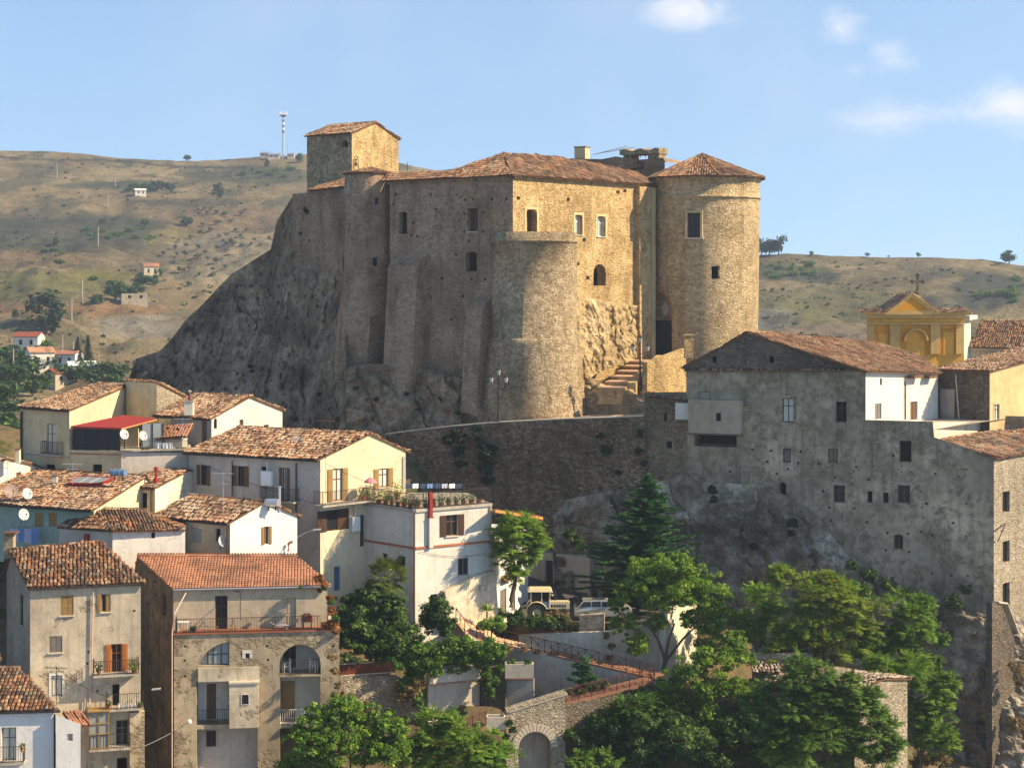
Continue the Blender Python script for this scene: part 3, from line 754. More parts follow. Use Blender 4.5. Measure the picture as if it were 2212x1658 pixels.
cl_top = [(255, 890, 184), (275, 830, 185), (292, 775, 186), (345, 758, 185), (372, 730, 184), (400, 692, 183), (440, 655, 182), (470, 622, 181), (500, 592, 180), (540, 567, 178), (585, 538, 175), (597, 480, 173), (632, 424, 170), (700, 440, 166), (738, 470, 162), (746, 795, 152.2), (800, 785, 151.6), (860, 790, 150.6), (930, 800, 148.8), (1030, 826, 145.6), (1060, 880, 144.4), (1200, 895, 143.5), (1230, 880, 146), (1420, 880, 148)]
cl_bot = [(255, 1010, 180), (430, 980, 171), (600, 965, 159), (740, 955, 149.2), (850, 952, 146.6), (1075, 925, 143), (1390, 912, 142), (1420, 912, 142)]
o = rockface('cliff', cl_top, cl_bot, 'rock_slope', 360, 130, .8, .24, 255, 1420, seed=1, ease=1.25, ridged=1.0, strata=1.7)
o['kind'] = 'structure'
CLIFF = o; bpy.context.view_layer.update()
def ray_on(ob, u, v):
    d = Vector(((u-CU)/F, 1, (CV-v)/F)).normalized(); ok, p, n, _ = ob.ray_cast(-wloc(ob), d)
    return (p+wloc(ob), n) if ok else (None, None)
q = MB(); rr = random.Random(2)
for i, (u0, v0) in enumerate(((555, 640), (580, 640), (600, 655), (545, 672), (562, 690), (590, 672), (538, 705), (555, 722), (585, 700), (530, 738), (548, 756), (572, 735), (522, 770), (540, 790), (515, 804), (534, 822), (560, 760), (508, 838), (526, 852), (500, 868), (518, 880), (548, 800), (490, 845), (640, 600), (660, 640), (690, 585), (612, 612), (690, 660), (600, 720), (640, 700), (500, 780), (480, 880), (600, 600), (720, 590), (590, 820), (570, 850), (650, 560))):
    p, n = ray_on(CLIFF, u0+rr.uniform(-4, 4), v0+rr.uniform(-4, 4))
    if p:
        if n.y > 0: n = -n
        s = n.cross(Vector((0, 0, 1))).normalized(); t = s.cross(n); k = rr.uniform(.11, .18)
        o_ = p+n*.03; q.faces([o_-s*k-t*k, o_+s*k-t*k, o_+s*k+t*k, o_-s*k+t*k]+[o_-n*.4+a for a in (-s*k-t*k, s*k-t*k, s*k+t*k, -s*k+t*k)], [(0, 1, 5, 4), (1, 2, 6, 5), (2, 3, 7, 6), (3, 0, 4, 7), (4, 5, 6, 7)], 'dark')
        q.poly([o_-n*.015+a for a in (-s*k-t*k, s*k-t*k, s*k+t*k, -s*k+t*k)], 'dark')  # flat dark square on the rock stands in for the pit's shade
q.build('putlog_pits', CLIFF)
def slit_holes(w, pts, sz=7):
    for (u, v) in pts:
        a, b, z0, z1 = w.rect(u-sz/2, v-sz/2, u+sz/2, v+sz/2); w.holes.append((hole_loop(a, b, z0, z1), .35, 'dark'))

# ---------------------------------------------------------------- castle
CA = thing('castle', 'golden stone castle with round towers and tiled roofs on top of the cliff', 'castle', P(1108, 840, 150))
CP = (1108, 145.); LP = (842, 153.5); RP = (1402, 158.5)
hall = part('main_hall', CA)
WL = W(LP, CP); WR = W(CP, RP)
zE = 9.2; zB = -9.5
def cw(w, *a, **k): return win(hall, w, *a, flat=True, **k)
# shaded front: windows
cw(WL, 862, 457, 879, 506, arch='low', d=.55, pane='dark', cross=False, sill='trim_gold')
cw(WL, 1010, 450, 1032, 500, d=.5, col='wood_brown', pane='wood_dark', sill='stone_pale')
cw(WL, 1006, 543, 1030, 586, arch='low', d=.6, pane='dark', cross=False)
cw(WL, 850, 555, 857, 575, d=.4, pane='dark', cross=False)
rr = random.Random(5)
slit_holes(WL, [(1004, 432), (1022, 430), (1062, 430), (1094, 430), (1003, 462), (1044, 458), (1003, 501), (1044, 499), (893, 482), (902, 510), (888, 508), (930, 420), (942, 452), (915, 552), (985, 549), (905, 572), (1012, 520), (1068, 545), (1095, 560), (1018, 603), (1048, 603), (872, 585), (955, 600), (930, 640), (1000, 640), (975, 690), (1040, 668), (855, 420), (850, 440)], 5)
for _ in range(46):
    u, v = rr.uniform(870, 1050), rr.uniform(405, 760)
    if all(abs(u-a) > 22 or abs(v-b) > 40 for a, b in ((870, 480), (1020, 475), (1018, 565))): slit_holes(WL, [(u, v)], rr.uniform(2.2, 3.6))
# lit front
cw(WR, 1137, 452, 1160, 500, arch='low', d=.7, col='wood_brown', pane='wood_dark', cross=False, trim='trim_gold')
cw(WR, 1242, 464, 1258, 507, arch='low', d=.4, col='white_paint', pane='glass_pale', trim='trim_gold', sill='stone_pale')
cw(WR, 1290, 467, 1308, 511, arch='low', d=.4, col='white_paint', pane='glass_pale', trim='trim_gold', sill='stone_pale')
cw(WR, 1282, 570, 1309, 617, arch=True, d=1.1, pane='dark', cross=True, col='iron')
slit_holes(WR, [(1120, 428), (1228, 431), (1335, 415), (1350, 412), (1374, 411), (1249, 570), (1262, 518), (1312, 605), (1330, 660), (1270, 600)], 7)
mb = MB()
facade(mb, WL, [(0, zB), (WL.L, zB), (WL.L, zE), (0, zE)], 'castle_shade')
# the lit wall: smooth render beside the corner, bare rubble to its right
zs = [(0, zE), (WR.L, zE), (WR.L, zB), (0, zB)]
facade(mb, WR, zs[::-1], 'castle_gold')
far = [Vector((WR.B.x, WR.B.y, 0)), Vector((WR.B.x-8, WR.B.y+9, 0)), Vector((WL.A.x+3, WL.A.y+9, 0)), Vector((WL.A.x, WL.A.y, 0))]
for a, b in zip(far, far[1:]):
    w_ = W(a[:2], b[:2], True); facade(mb, w_, [(0, zB), (w_.L, zB), (w_.L, zE), (0, zE)], 'castle_gold')
# angle pilaster at the right end
a0 = WR.px(1372, 500)[0]
mb.wbox(WR, a0, WR.L, zB, zE-.25, 0.004, .55, 'castle_gold')
mb.wbox(WR, WR.L-.35, WR.L+.12, zB, zE-.3, .556, .7, 'trim_gold')
# drip moulding under the eaves
mb.wbox(WL, -.2, WL.L, zE-.22, zE-.02, 0.003, .16, 'castle_shade'); mb.wbox(WR, 0, WR.L, zE-.22, zE-.02, 0.003, .16, 'castle_gold')
mb.build('main_hall', into=hall)
# roofs of the hall
def eave(w, s, off=.5): return w.pt(s, zE+.02, off)
C0 = w_corner = WL.pt(WL.L, zE, 0)
cor = Vector((C0.x, C0.y-.62, zE+.02))
apex = P(1088, 331, 151.0)
e0 = eave(WL, -.6); pL = plane_px(e0, cor, apex, [(1000, 360), (985, 366), (838, 377)])
roof(hall, [e0, cor, apex]+pL, 'tile_castle', caps=((1, 2),), tw=.24, tl=.45)
e1 = eave(WR, WR.L+.5); pR = plane_px(cor, e1, apex, [(1406, 390), (1372, 372), (1310, 357), (1240, 345), (1160, 334)])
roof(hall, [cor, e1]+pR+[apex], 'tile_castle', tw=.24, tl=.45)
bk = [pL[-1], pL[0], apex, pR[-1], pR[1], Vector((8, 168, zE-.3)), Vector((-12, 166, zE-.3))]
m_ = MB(); m_.faces([p+Vector((0, .05, -.12)) for p in bk], [tuple(range(7))], 'tile_pan'); m_.build('roof', hall)
def dense(prof, st=.45):
    out = []
    for (r0, z0), (r1, z1) in zip(prof, prof[1:]):
        n = max(1, int(abs(z1-z0)/st)); out += [(r0+(r1-r0)*i/n, z0+(z1-z0)*i/n) for i in range(n)]
    return out+[prof[-1]]
# corner bastion
bas = MB(); bc = Vector((X_(1154, 146.6), 146.6, 0)); zt = Z_(500, 143)
prof = [(.01, -13.), (5.0, -13.), (4.78, -11.4), (4.42, -8.8), (4.14, Z_(742, 143)), (4.1, Z_(733, 143)), (3.82, Z_(730, 143)), (3.78, zt-3), (3.75, zt-.92), (3.88, zt-.85), (3.88, zt-.72), (3.78, zt-.68), (3.78, zt), (.01, zt)]
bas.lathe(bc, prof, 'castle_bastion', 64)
bo = bas.build('bastion', CA, smooth=False)
for f in bo.data.polygons: f.use_smooth = abs(f.normal.z) < .5
# round tower
TC = Vector((X_(1522, 161), 161, 0)); tz = 9.9
tw_ = MB()
zst = Z_(424, 156)
prof = [(.01, -9), (5.05, -9), (5.22, 2), (5.27, zst-.12), (5.42, zst-.04), (5.42, zst+.06), (5.27, zst+.14), (5.27, tz-.45), (5.5, tz-.2), (5.5, tz-.05), (.01, tz-.05)]
tw_.lathe(TC, dense(prof), 'castle_tower', 72)
to = tw_.build('round_tower', CA)
for f in to.data.polygons: f.use_smooth = abs(f.normal.z) < .5
def ray_cyl(u, v, c, r):
    dx, dy = (u-CU)/F, 1.; A = dx*dx+dy*dy; B = -2*(dx*c.x+dy*c.y); Cc = c.x**2+c.y**2-r*r
    t = (-B-math.sqrt(max(0, B*B-4*A*Cc)))/(2*A); return Vector((dx*t, t, (CV-v)/F*t))
def cyl_win(par, c, r, u0, v0, u1, v1, d, cross=True, trim='trim_gold', pane='glass', col='wood_dark', arch=False, mk=True):
    m = ray_cyl((u0+u1)/2, (v0+v1)/2, c, r); n = Vector((m.x-c.x, m.y-c.y, 0)).normalized(); e = Vector((-n.y, n.x, 0))
    wd = abs((u1-u0)/F*m.y/max(.3, abs(e.x))); z0 = Z_(v1, m.y); z1 = Z_(v0, m.y)
    A = m-e*wd/2; w = W((A.x, A.y), ((A+e).x, (A+e).y), True)
    cut = (w.pt(0, z0, -d), w.e*wd, w.n*(d+1.2), Vector((0, 0, z1-z0)))
    if mk:
        q = MB(); t = .08
        q.poly([w.pt(0, z0, -d+.03), w.pt(wd, z0, -d+.03), w.pt(wd, z1, -d+.03), w.pt(0, z1, -d+.03)], pane)
        if cross:
            for (a, b, p, r_) in ((0, t, z0, z1), (wd-t, wd, z0, z1), (wd/2-t/2, wd/2+t/2, z0, z1), (0, wd, z0+(z1-z0)*.58, z0+(z1-z0)*.58+t), (0, wd, z0, z0+t), (0, wd, z1-t, z1)): q.wbox(w, a, b, p, r_, -d+.05, -d+.1, col)
        if trim:
            k = .24; o = .13
            q.wbox(w, -k, -.02, z0, z1, -.2, o, trim); q.wbox(w, wd+.02, wd+k, z0, z1, -.2, o, trim); q.wbox(w, -k, wd+k, z1+.01, z1+k, -.2, o, trim); q.wbox(w, -k-.1, wd+k+.1, z0-.14, z0-.005, -.2, o+.08, 'stone_pale')
        q.build('window' if not arch else 'door', par)
    return cut
cuts = [cyl_win(to, TC, 5.25, 1486, 460, 1512, 513, .45),
        cyl_win(to, TC, 5.22, 1537, 575, 1553, 602, .6, False, None, 'dark')]
# gateway: deep arched niche with a tall dark door
m0 = ray_cyl(1427, 720, TC, 5.15); n0 = Vector((m0.x-TC.x, m0.y-TC.y, 0)).normalized(); n0 = (n0+Vector((.35, -.35, 0))).normalized(); e_ = Vector((-n0.y, n0.x, 0))
gw = W(((m0-e_*1.6).x, (m0-e_*1.6).y), ((m0+e_*1.6).x, (m0+e_*1.6).y), True)
z0 = Z_(772, m0.y); zl = Z_(692, m0.y); z1 = Z_(633, m0.y); sw = 1.42; zc = z1-sw
gl_ = hole_loop(1.6-sw, 1.6+sw, z0, z1, True)
carve(to, cuts, [(gw, gl_, -1.6, 3.)])
for f in to.data.polygons: f.use_smooth = abs(f.normal.z) < .5 and f.area > .1 and len(f.vertices) < 9
q = MB(); ty = [p for p in gl_ if p[1] > zl]+[(1.6-sw, zl), (1.6+sw, zl)]
q.faces([gw.pt(*p, -1.1) for p in ty], [tuple(range(len(ty)))], 'castle_tower')
q.faces([gw.pt(1.6+.36*math.cos(t*.3926), zc-.1+.62*math.sin(t*.3926), o) for o in (-1.0, -1.1) for t in range(16)], [tuple(range(16))]+[(i, (i+1) % 16, 16+(i+1) % 16, 16+i) for i in range(16)], 'stone_pale'); q.build('tympanum', to)
q = MB(); q.wbox(gw, 1.6-sw, 1.6+sw, z0, zl, -1.29, -1.15, 'iron')
for i in range(2):
    for j in range(4): q.wbox(gw, 1.6-sw+.08+i*sw, 1.6-.06+i*sw, z0+.15+j*(zl-z0)/4.1, z0+.1+(j+.85)*(zl-z0)/4.1, -1.15, -1.1, 'iron')
q.build('door', to)
# tower roof: ten tiled facets
N = 12; ap = Vector((TC.x-.25, TC.y, Z_(333, 161)))
for i in range(N):
    t0, t1 = 2*math.pi*i/N+.1, 2*math.pi*(i+1)/N+.1
    a = Vector((TC.x+5.95*math.cos(t0), TC.y+5.95*math.sin(t0), tz)); b = Vector((TC.x+5.95*math.cos(t1), TC.y+5.95*math.sin(t1), tz))
    roof(to, [a, b, ap], 'tile_castle', caps=((1, 2),) if i % 2 == 0 else (), tw=.24, tl=.45, jit=.02)
# left corner turret with battered foot
tu = MB(); uc = Vector((X_(797, 156.2), 156.2, 0)); ztp = Z_(372, 154)
prof = [(.01, -9.4), (2.75, -9.4), (2.55, -3), (2.36, Z_(590, 154)), (2.28, Z_(588, 154)), (2.2, 6), (2.15, ztp), (.01, ztp)]
tu.lathe(uc, dense(prof), 'castle_shade', 40)
for i, v_ in enumerate(tu.v):
    tu.v[i] = v_+Vector((-.055*max(0, 3-v_.z), 0, 0))
tuo = tu.build('corner_turret', CA)
cuts = [cyl_win(tuo, uc, 2.2, 811, 427, 818, 441, .4, False, None, 'dark'), cyl_win(tuo, uc, 2.25, 806, 557, 816, 574, .4, False, None, 'dark')]
carve(tuo, cuts)
for f in tuo.data.polygons: f.use_smooth = abs(f.normal.z) < .5 and len(f.vertices) < 9
N = 8
for i in range(N):
    t0, t1 = 2*math.pi*i/N+.2, 2*math.pi*(i+1)/N+.2
    a = Vector((uc.x+2.5*math.cos(t0), uc.y+2.5*math.sin(t0), ztp)); b = Vector((uc.x+2.5*math.cos(t1), uc.y+2.5*math.sin(t1), ztp))
    roof(tuo, [a, b, Vector((uc.x+.1, uc.y, ztp+.62))], 'tile_castle', tw=.24, tl=.45, jit=.02)
ck = MB()   # clock face on the turret and its bell frame
n_ = Vector((-.94, -.342, 0)); e_ = Vector((.342, -.94, 0)); c_ = uc+n_*2.16; c_.z = Z_(402, 154)
dsc = [c_+e_*(.62*math.cos(2*math.pi*i/20))+Vector((0, 0, .95*math.sin(2*math.pi*i/20))) for i in range(20)]
ck.faces([p+n_*.06 for p in dsc]+[p-n_*.2 for p in dsc], [tuple(range(20))]+[(i, (i+1) % 20, 20+(i+1) % 20, 20+i) for i in range(20)], 'concrete')
for a in range(12):
    t = 2*math.pi*a/12; p = c_+e_*(.5*math.cos(t))+Vector((0, 0, .78*math.sin(t)))+n_*.075
    ck.tube([p, p+(c_-p)*.16+n_*.02], .03, 'iron', 4)
ck.tube([c_+n_*.08, c_+n_*.08+Vector((0, 0, .6))], .03, 'iron', 4); ck.tube([c_+n_*.08, c_+n_*.08+e_*.3+Vector((0, 0, -.2))], .03, 'iron', 4)
ck.build('clock_face', tuo)
bf = MB(); b0 = P(769, 366, 154.6)
for dx in (-.2, .2): bf.tube([b0+Vector((dx, 0, 0)), b0+Vector((dx, 0, .95))]+[b0+Vector((0.2*math.cos(t)*(1 if dx > 0 else -1), 0, .95+.28*math.sin(t))) for t in (.5, 1., 1.57)], .035, 'iron', 5)
bf.lathe(b0+Vector((0, 0, .35)), [(.17, 0), (.13, .12), (.09, .3), (.02, .38)], 'iron', 10); bf.lathe(b0+Vector((0, 0, .8)), [(.12, 0), (.09, .1), (.02, .25)], 'iron', 10)
bf.build('bell_frame', tuo)
# two buttresses on the shaded front
for (u0, u1, v0, v1, pr, m) in ((862, 925, 545, 800, 1.9, 'castle_shade'), (1030, 1064, 640, 840, 1.9, 'castle_shade'), (800, 822, 670, 800, 1.8, 'castle_shade')):
    q = MB(); a, b, z0, z1 = WL.rect(u0, v0, u1, v1)
    zk = z1-(z1-z0)*.12
    vs = [WL.pt(a, z0-2, pr*1.25), WL.pt(b, z0-2, pr*1.25), WL.pt(b, zk, pr*.8), WL.pt(a, zk, pr*.8), WL.pt(a, z1, .02), WL.pt(b, z1, .02), WL.pt(a, z0-2, -.3), WL.pt(b, z0-2, -.3)]
    q.faces(vs, [(0, 1, 2, 3), (3, 2, 5, 4), (0, 3, 4, 6), (1, 7, 5, 2)], m); q.build('buttress', CA)
# keep
kp = House('', '', (663, 168.5), (760, 165), (861, 172), 287, 480, 265, axis=0, fr=.5, walls=('castle_bastion', 'castle_gold'), tm='tile_a', parent=CA, wall='keep_tower', gut=None, oh=.3, flat=True, tw=.24, tl=.45)
w = kp.W[0]
w.holes.append((hole_loop(*w.rect(738, 303, 752, 318), True), .5, 'dark')); slit_holes(w, [(672, 352), (690, 392)], 4)
kp.finish()
q = MB()   # ghost of the big clock: a round moulding on the keep
c_ = kp.W[0].px(711, 318)
for i in range(28):
    t0, t1 = 2*math.pi*i/28, 2*math.pi*(i+1)/28
    q.faces([kp.W[0].pt(c_[0]+r*math.cos(t), c_[1]+r*1.05*math.sin(t), o) for (t, r, o) in ((t0, 1.12, .06), (t1, 1.12, .06), (t1, .98, .06), (t0, .98, .06), (t0, 1.14, 0), (t1, 1.14, 0), (t0, .96, 0), (t1, .96, 0))], [(0, 1, 2, 3), (0, 1, 5, 4), (3, 2, 7, 6)], 'castle_bastion')
q.build('dial', kp.wall)
# low roof and wall at the foot of the keep
wg = W((632, 168), (752, 158.8)); q = MB()
slit_holes(wg, [(668, 520), (690, 560)], 5)
ol = [wg.px(*c) for c in ((632, 640), (752, 700), (752, 404), (700, 409), (664, 411), (662, 417), (632, 418))]
facade(q, wg, ol, 'castle_shade'); q.faces([wg.at(632, 640), wg.at(632, 418), wg.at(632, 418, -4), wg.at(632, 640, -4)], [(0, 1, 2, 3)], 'castle_shade'); q.faces([wg.at(632, 418), wg.at(752, 404), wg.at(752, 404, -2), wg.at(632, 418, -4)], [(0, 1, 2, 3)], 'castle_shade')
lw = q.build('curtain_wall', CA)
a = wg.at(664, 411, .3); b = wg.at(752, 404, .3); c = P(752, 384, 165)
roof(lw, [a, b]+plane_px(a, b, c, [(752, 383), (735, 386)]), 'tile_castle', tw=.24, tl=.45)
# terrace block behind the roofs, with chimney and broken vault
q = MB(); A = P(1235, 343, 174); B = P(1436, 349, 170)
wt = W((1232, 174), (1436, 169)); ol = [wt.px(*c) for c in ((1232, 400), (1436, 400), (1436, 349), (1432, 341), (1380, 345), (1330, 338), (1300, 344), (1232, 342))]
facade(q, wt, ol, 'castle_shade'); n = len(ol)
for i in range(2, n): q.faces([wt.pt(*ol[i]), wt.pt(*ol[(i+1) % n]), wt.pt(*ol[(i+1) % n], -5), wt.pt(*ol[i], -5)], [(0, 1, 2, 3)], 'castle_shade')
q.faces([wt.at(1436, 400), wt.at(1436, 349), wt.at(1436, 349, -5), wt.at(1436, 400, -5)], [(0, 1, 2, 3)], 'castle_gold')
tb = q.build('roof_terrace', CA)
q = MB(); s0, s1, z0, z1 = wt.rect(1240, 316, 1263, 342); q.wbox(wt, s0, s1, z0-.5, z1-.12, -1.2, -.1, 'trim_gold'); q.wbox(wt, s0-.06, s1+.06, z1-.115, z1, -1.26, -.04, 'castle_shade'); q.build('chimney', tb)
q = MB(); base = wt.px(1378, 338)
for i in range(9):
    t = i/8; vs = []
    for k in range(2):
        s = base[0]-2.2+4.4*(i+k)/9 if i < 9 else 0
        h0 = .35+.18*math.sin(i*1.7+k*1.7)
        vs += [wt.pt(s, base[1]+.25, -.3), wt.pt(s, base[1]+.45+h0*.8, -.3), wt.pt(s, base[1]+.5+h0, -2.6), wt.pt(s, base[1]+.25, -2.6)]
    q.faces(vs, [(0, 4, 5, 1), (1, 5, 6, 2), (3, 2, 6, 7), (0, 3, 7, 4), (0, 1, 2, 3), (4, 7, 6, 5)], 'castle_bastion')
q.wbox(wt, base[0]-1.9, base[0]-.9, base[1]-.4, base[1]+.55, -2.4, -.6, 'castle_bastion'); q.wbox(wt, base[0]+.9, base[0]+2.1, base[1]-.4, base[1]+.5, -2.4, -.5, 'castle_bastion')
for i in range(5): q.tube([wt.pt(base[0]-1.4+i*.5, base[1]-.1, -.5), wt.pt(base[0]-1.4+i*.5, base[1]+.3, -.5)], .04, 'iron', 4)
q.build('broken_vault', tb)
q = MB()
for (a, b) in (((1281, 340), (1355, 316)), ((1290, 338), (1372, 318))): q.tube([wt.at(*a, -.8), wt.at(a[0], a[1]-6, -.8), wt.at(*b, -.8)], .035, 'metal_light', 4)
q.build('handrail', tb)
q = MB(); q.tube([wt.at(1376, 350, .06), wt.at(1388, 352, .06), wt.at(1389, 362, .06), wt.at(1362, 366, .06), wt.at(1362, 378, .06)], .07, 'iron', 6); q.build('downpipe', tb)
q = MB(); q.tube([P(880, 382, 160), P(880, 350, 160)], .03, 'iron', 4); tag(q.build('antenna_pole', loc=P(880, 382, 160)), 'thin bare metal rod standing behind the hall roof right of the keep', 'antenna')

# golden outcrop below the lit wall
rt = [(1215, 655, 146.6), (1250, 640, 148.4), (1300, 648, 151.3), (1372, 660, 155.5)]
rb = [(1215, 850, 143.6), (1250, 832, 144.5), (1300, 800, 147.5), (1340, 788, 149.5), (1372, 775, 151.5)]
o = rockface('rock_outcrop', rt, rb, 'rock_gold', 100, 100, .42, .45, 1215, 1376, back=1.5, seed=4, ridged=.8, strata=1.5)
OUT = o
tag(o, 'sunlit golden rock outcrop rising between the bastion and the castle gate', 'rock')
q = MB(); rr = random.Random(8)
def boulder(mb, c, r, m, sq=(1, 1, .7), seed=0, det=2):
    det = min(det, 2)
    bm = bmesh.new(); bmesh.ops.create_icosphere(bm, subdivisions=det, radius=1)
    rz = (seed*1.7) % 6.28
    vs = []
    for v in bm.verts:
        p = v.co*1.; q = p*1.3+Vector((seed*3.1, 0, 0)); k = .75+.55*noise.noise(q)+.45*abs(noise.noise(q*1.9+Vector((0, seed, 0))))+.1*noise.noise(p*4)
        p = Vector((p.x*sq[0], p.y*sq[1], p.z*sq[2]))*(r*k); p = Vector((p.x*math.cos(rz)-p.y*math.sin(rz), p.x*math.sin(rz)+p.y*math.cos(rz), p.z)); vs.append(c+p)
    mb.faces(vs, [tuple(v.index for v in f.verts) for f in bm.faces], m); bm.free()

# ---------------------------------------------------------------- houses
def block(par, q, vt, vb, mats, top='concrete', name='wall', Ws=None, zt=None):
    """a flat-topped block on surveyed corners (u, Y), the first pair is the left front wall"""
    pts = [Vector((X_(*c), c[1], 0)) for c in q]; n = len(pts)
    zT = Z_(vt, q[1][1]) if zt is None else zt; zb = Z_(vb, q[1][1]); mb = MB()
    ws = Ws or [W(pts[i][:2], pts[(i+1) % n][:2], True) for i in range(n)]
    for i, w in enumerate(ws): facade(mb, w, [(0, zb), (w.L, zb), (w.L, zT), (0, zT)], mats[min(i, len(mats)-1)])
    mb.poly([Vector((p.x, p.y, zT)) for p in pts], top)
    return mb.build(name, par), ws, zT
def walls_of(q):
    pts = [Vector((X_(*c), c[1], 0)) for c in q]
    return [W(pts[i][:2], pts[(i+1) % len(pts)][:2], True) for i in range(len(pts))]
def balcony(par, w, u0, u1, v, dep=.9, h=.95, m='iron', slab='concrete', name='balcony', sp=.13, back=True):
    a = w.px(u0, v, dep)[0]; b = w.px(u1, v, dep)[0]; z = w.px((u0+u1)/2, v, dep)[1]
    mb = MB(); mb.wbox(w, a, b, z-.12, z, .003, dep, slab); o = mb.build(name, par)
    r = MB(); rail(r, ([w.pt(a+.04, z, .03)] if back else [])+[w.pt(a+.04, z, dep-.05), w.pt(b-.04, z, dep-.05)]+([w.pt(b-.04, z, .03)] if back else []), h, m, sp); r.build('railing', o)
    return o, a, b, z
def cv1(x, y): return x/3.997, 783.4+y/3.997
def cv2(x, y): return 368.7+x/3.599, 829.5+y/3.599
def cv3(x, y): return x/3.277, 1152+y/3.277
def cv4(x, y): return 276.5+x/3.277, 1152+y/3.277
def cv5(x, y): return 645.2+x/4., 1013.8+y/4.
def cv6(x, y): return 1364+x/4.496, 691.2+y/4.496
def cv7(x, y): return 1382.5+x/2.667, 921.7+y/2.667
def cv8(x, y): return 1751+x/3.598, 553+y/3.598
def bx(cv, x0, y0, x1, y1): return (*cv(x0, y0), *cv(x1, y1))

# --- white house, bottom left corner
h = House('white_house', 'white house with a dark tiled roof cut off by the bottom left corner', (-235, 101.2), (-150, 96.6), (120, 97.4), 1537, 1760, 1440, axis=1, fr=1, walls=('white_clean', 'white_clean'), tm='tile_b', D=(38, 101.6), tw=.24, jit=.025, th=.5)
h.win(1, 3, 1570, 35, 1643, d=.25, col='wood_grey', pane='curtain')
h.finish(); h.pipe(1, 118, 1542, 1658, 'iron')
balcony(h.root, h.W[1], -20, 51, 1648, .7, .95)
q = MB(); an = part('annex', h.root)
W_ = W((121, 97.0), (174, 97.2)); win(an, W_, 145, 1584, 157, 1599, flat=True, d=.15, pane='curtain')
facade(q, W_, [W_.px(121, 1700), W_.px(174, 1700), W_.px(174, 1563), W_.px(121, 1543)], 'white_clean')
q.faces([W_.at(174, 1700), W_.at(174, 1563), W_.at(174, 1563, -2.2), W_.at(174, 1700, -2.2), W_.at(121, 1543), W_.at(121, 1543, -2.2), W_.at(121, 1700), W_.at(121, 1700, -2.2)], [(0, 1, 2, 3), (1, 4, 5, 2), (4, 6, 7, 5)], 'white_clean')
q.build('annex', into=an)
q = MB(); W2_ = W((172, 98.2), (187, 98.5)); a, b, z0, z1 = W2_.rect(150, 1551, 188, 1563)
rf = roof(an, [W2_.pt(a, z0, .5), W2_.pt(b, z0-.1, .5), W2_.pt(b, z1+.2, -.9), W2_.pt(a, z1+.3, -.9)], 'tile_modern', tw=.2, tl=.3)

# --- tall old house
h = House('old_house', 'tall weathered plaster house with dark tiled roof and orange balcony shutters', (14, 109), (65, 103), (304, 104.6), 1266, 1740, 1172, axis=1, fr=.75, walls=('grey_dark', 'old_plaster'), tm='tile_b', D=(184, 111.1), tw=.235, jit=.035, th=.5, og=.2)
w = h.W[1]
win(h.root, w, *bx(cv3, 430, 437, 520, 578), shut=('wood_ochre', 'closed'), sill='stone_pale')
win(h.root, w, *bx(cv3, 716, 427, 783, 553), shut=('wood_ochre', 'ajar'), sill='stone_pale', col='wood_ochre')
win(h.root, w, *bx(cv3, 350, 725, 440, 840), shut=('wood_grey', 'closed'), sill='stone_pale')
win(h.root, w, *bx(cv3, 786, 780, 864, 990), shut=('wood_orange', 'open'), col='wood_orange', name='balcony_door', d=.25)
win(h.root, w, *bx(cv3, 365, 1003, 440, 1148), col='wood_grey', pane='curtain', trim='white_wall', d=.1)
win(h.root, w, *bx(cv3, 795, 1065, 846, 1218), pane='dark', name='balcony_door', cross=False, d=.35)
win(h.root, w, *bx(cv3, 820, 1318, 910, 1500), col='wood_grey', name='balcony_door', d=.2)
win(h.root, w, *bx(cv3, 826, 1585, 900, 1750), pane='dark', cross=False, d=.4)
for (x, y) in ((950, 546), (627, 838), (618, 918), (690, 1112)): slit_holes(w, [cv3(x, y)], 5)
win(h.root, h.W[0], 43, 1284, 50, 1350, pane='glass', d=.15, cross=False)
h.finish()
balcony(h.root, w, *[cv3(x, 0)[0] for x in (660, 985)], cv3(0, 1000)[1], .95, .9)
balcony(h.root, w, *[cv3(x, 0)[0] for x in (752, 1018)], cv3(0, 1242)[1], .9, .95)
bo_, a, b, z = balcony(h.root, w, *[cv3(x, 0)[0] for x in (632, 925)], cv3(0, 1524)[1], 1., .9, sp=.2)
q = MB(); gx = w.px(cv3(770, 0)[0], 1580, .9)[0]   # glazed porch on the lowest balcony
for s in (a+.02, (a+gx)/2, gx):
    for o in (.05, .92): q.wbox(w, s-.03, s+.03, z+.002, z+2.35, o-.03, o+.03, 'wood_ochre')
for zz in (z+.05, z+.95, z+1.6, z+2.3): q.wbox(w, a, gx, zz, zz+.06, .93, .965, 'wood_ochre'); q.wbox(w, gx-.02, gx+.015, zz, zz+.06, .06, .93, 'wood_ochre')
q.wbox(w, a-.1, gx+.1, z+2.37, z+2.43, .01, 1.1, 'wood_ochre'); q.wbox(w, a+.03, gx-.03, z+.1, z+2.3, .85, .87, 'glass_pale'); q.wbox(w, gx-.06, gx-.04, z+.1, z+2.3, .06, .85, 'glass_pale')
q.build('porch', bo_)
q = MB(); a, b, z0, z1 = w.rect(280, 1533, 312, 1760, ); q.wbox(w, a, b, z0, z1, .004, .6, 'old_plaster_rough'); q.build('pier', h.root)
h.pipe(1, 0, 0, 0, 'pipe_pale', .05, [cv3(660, 408), cv3(655, 640), cv3(650, 980), cv3(636, 1100), cv3(628, 1660)])
h.pipe(1, 0, 0, 0, 'pipe_pale', .045, [cv3(915, 1030), cv3(640, 1102), cv3(605, 1112), cv3(594, 1315)])
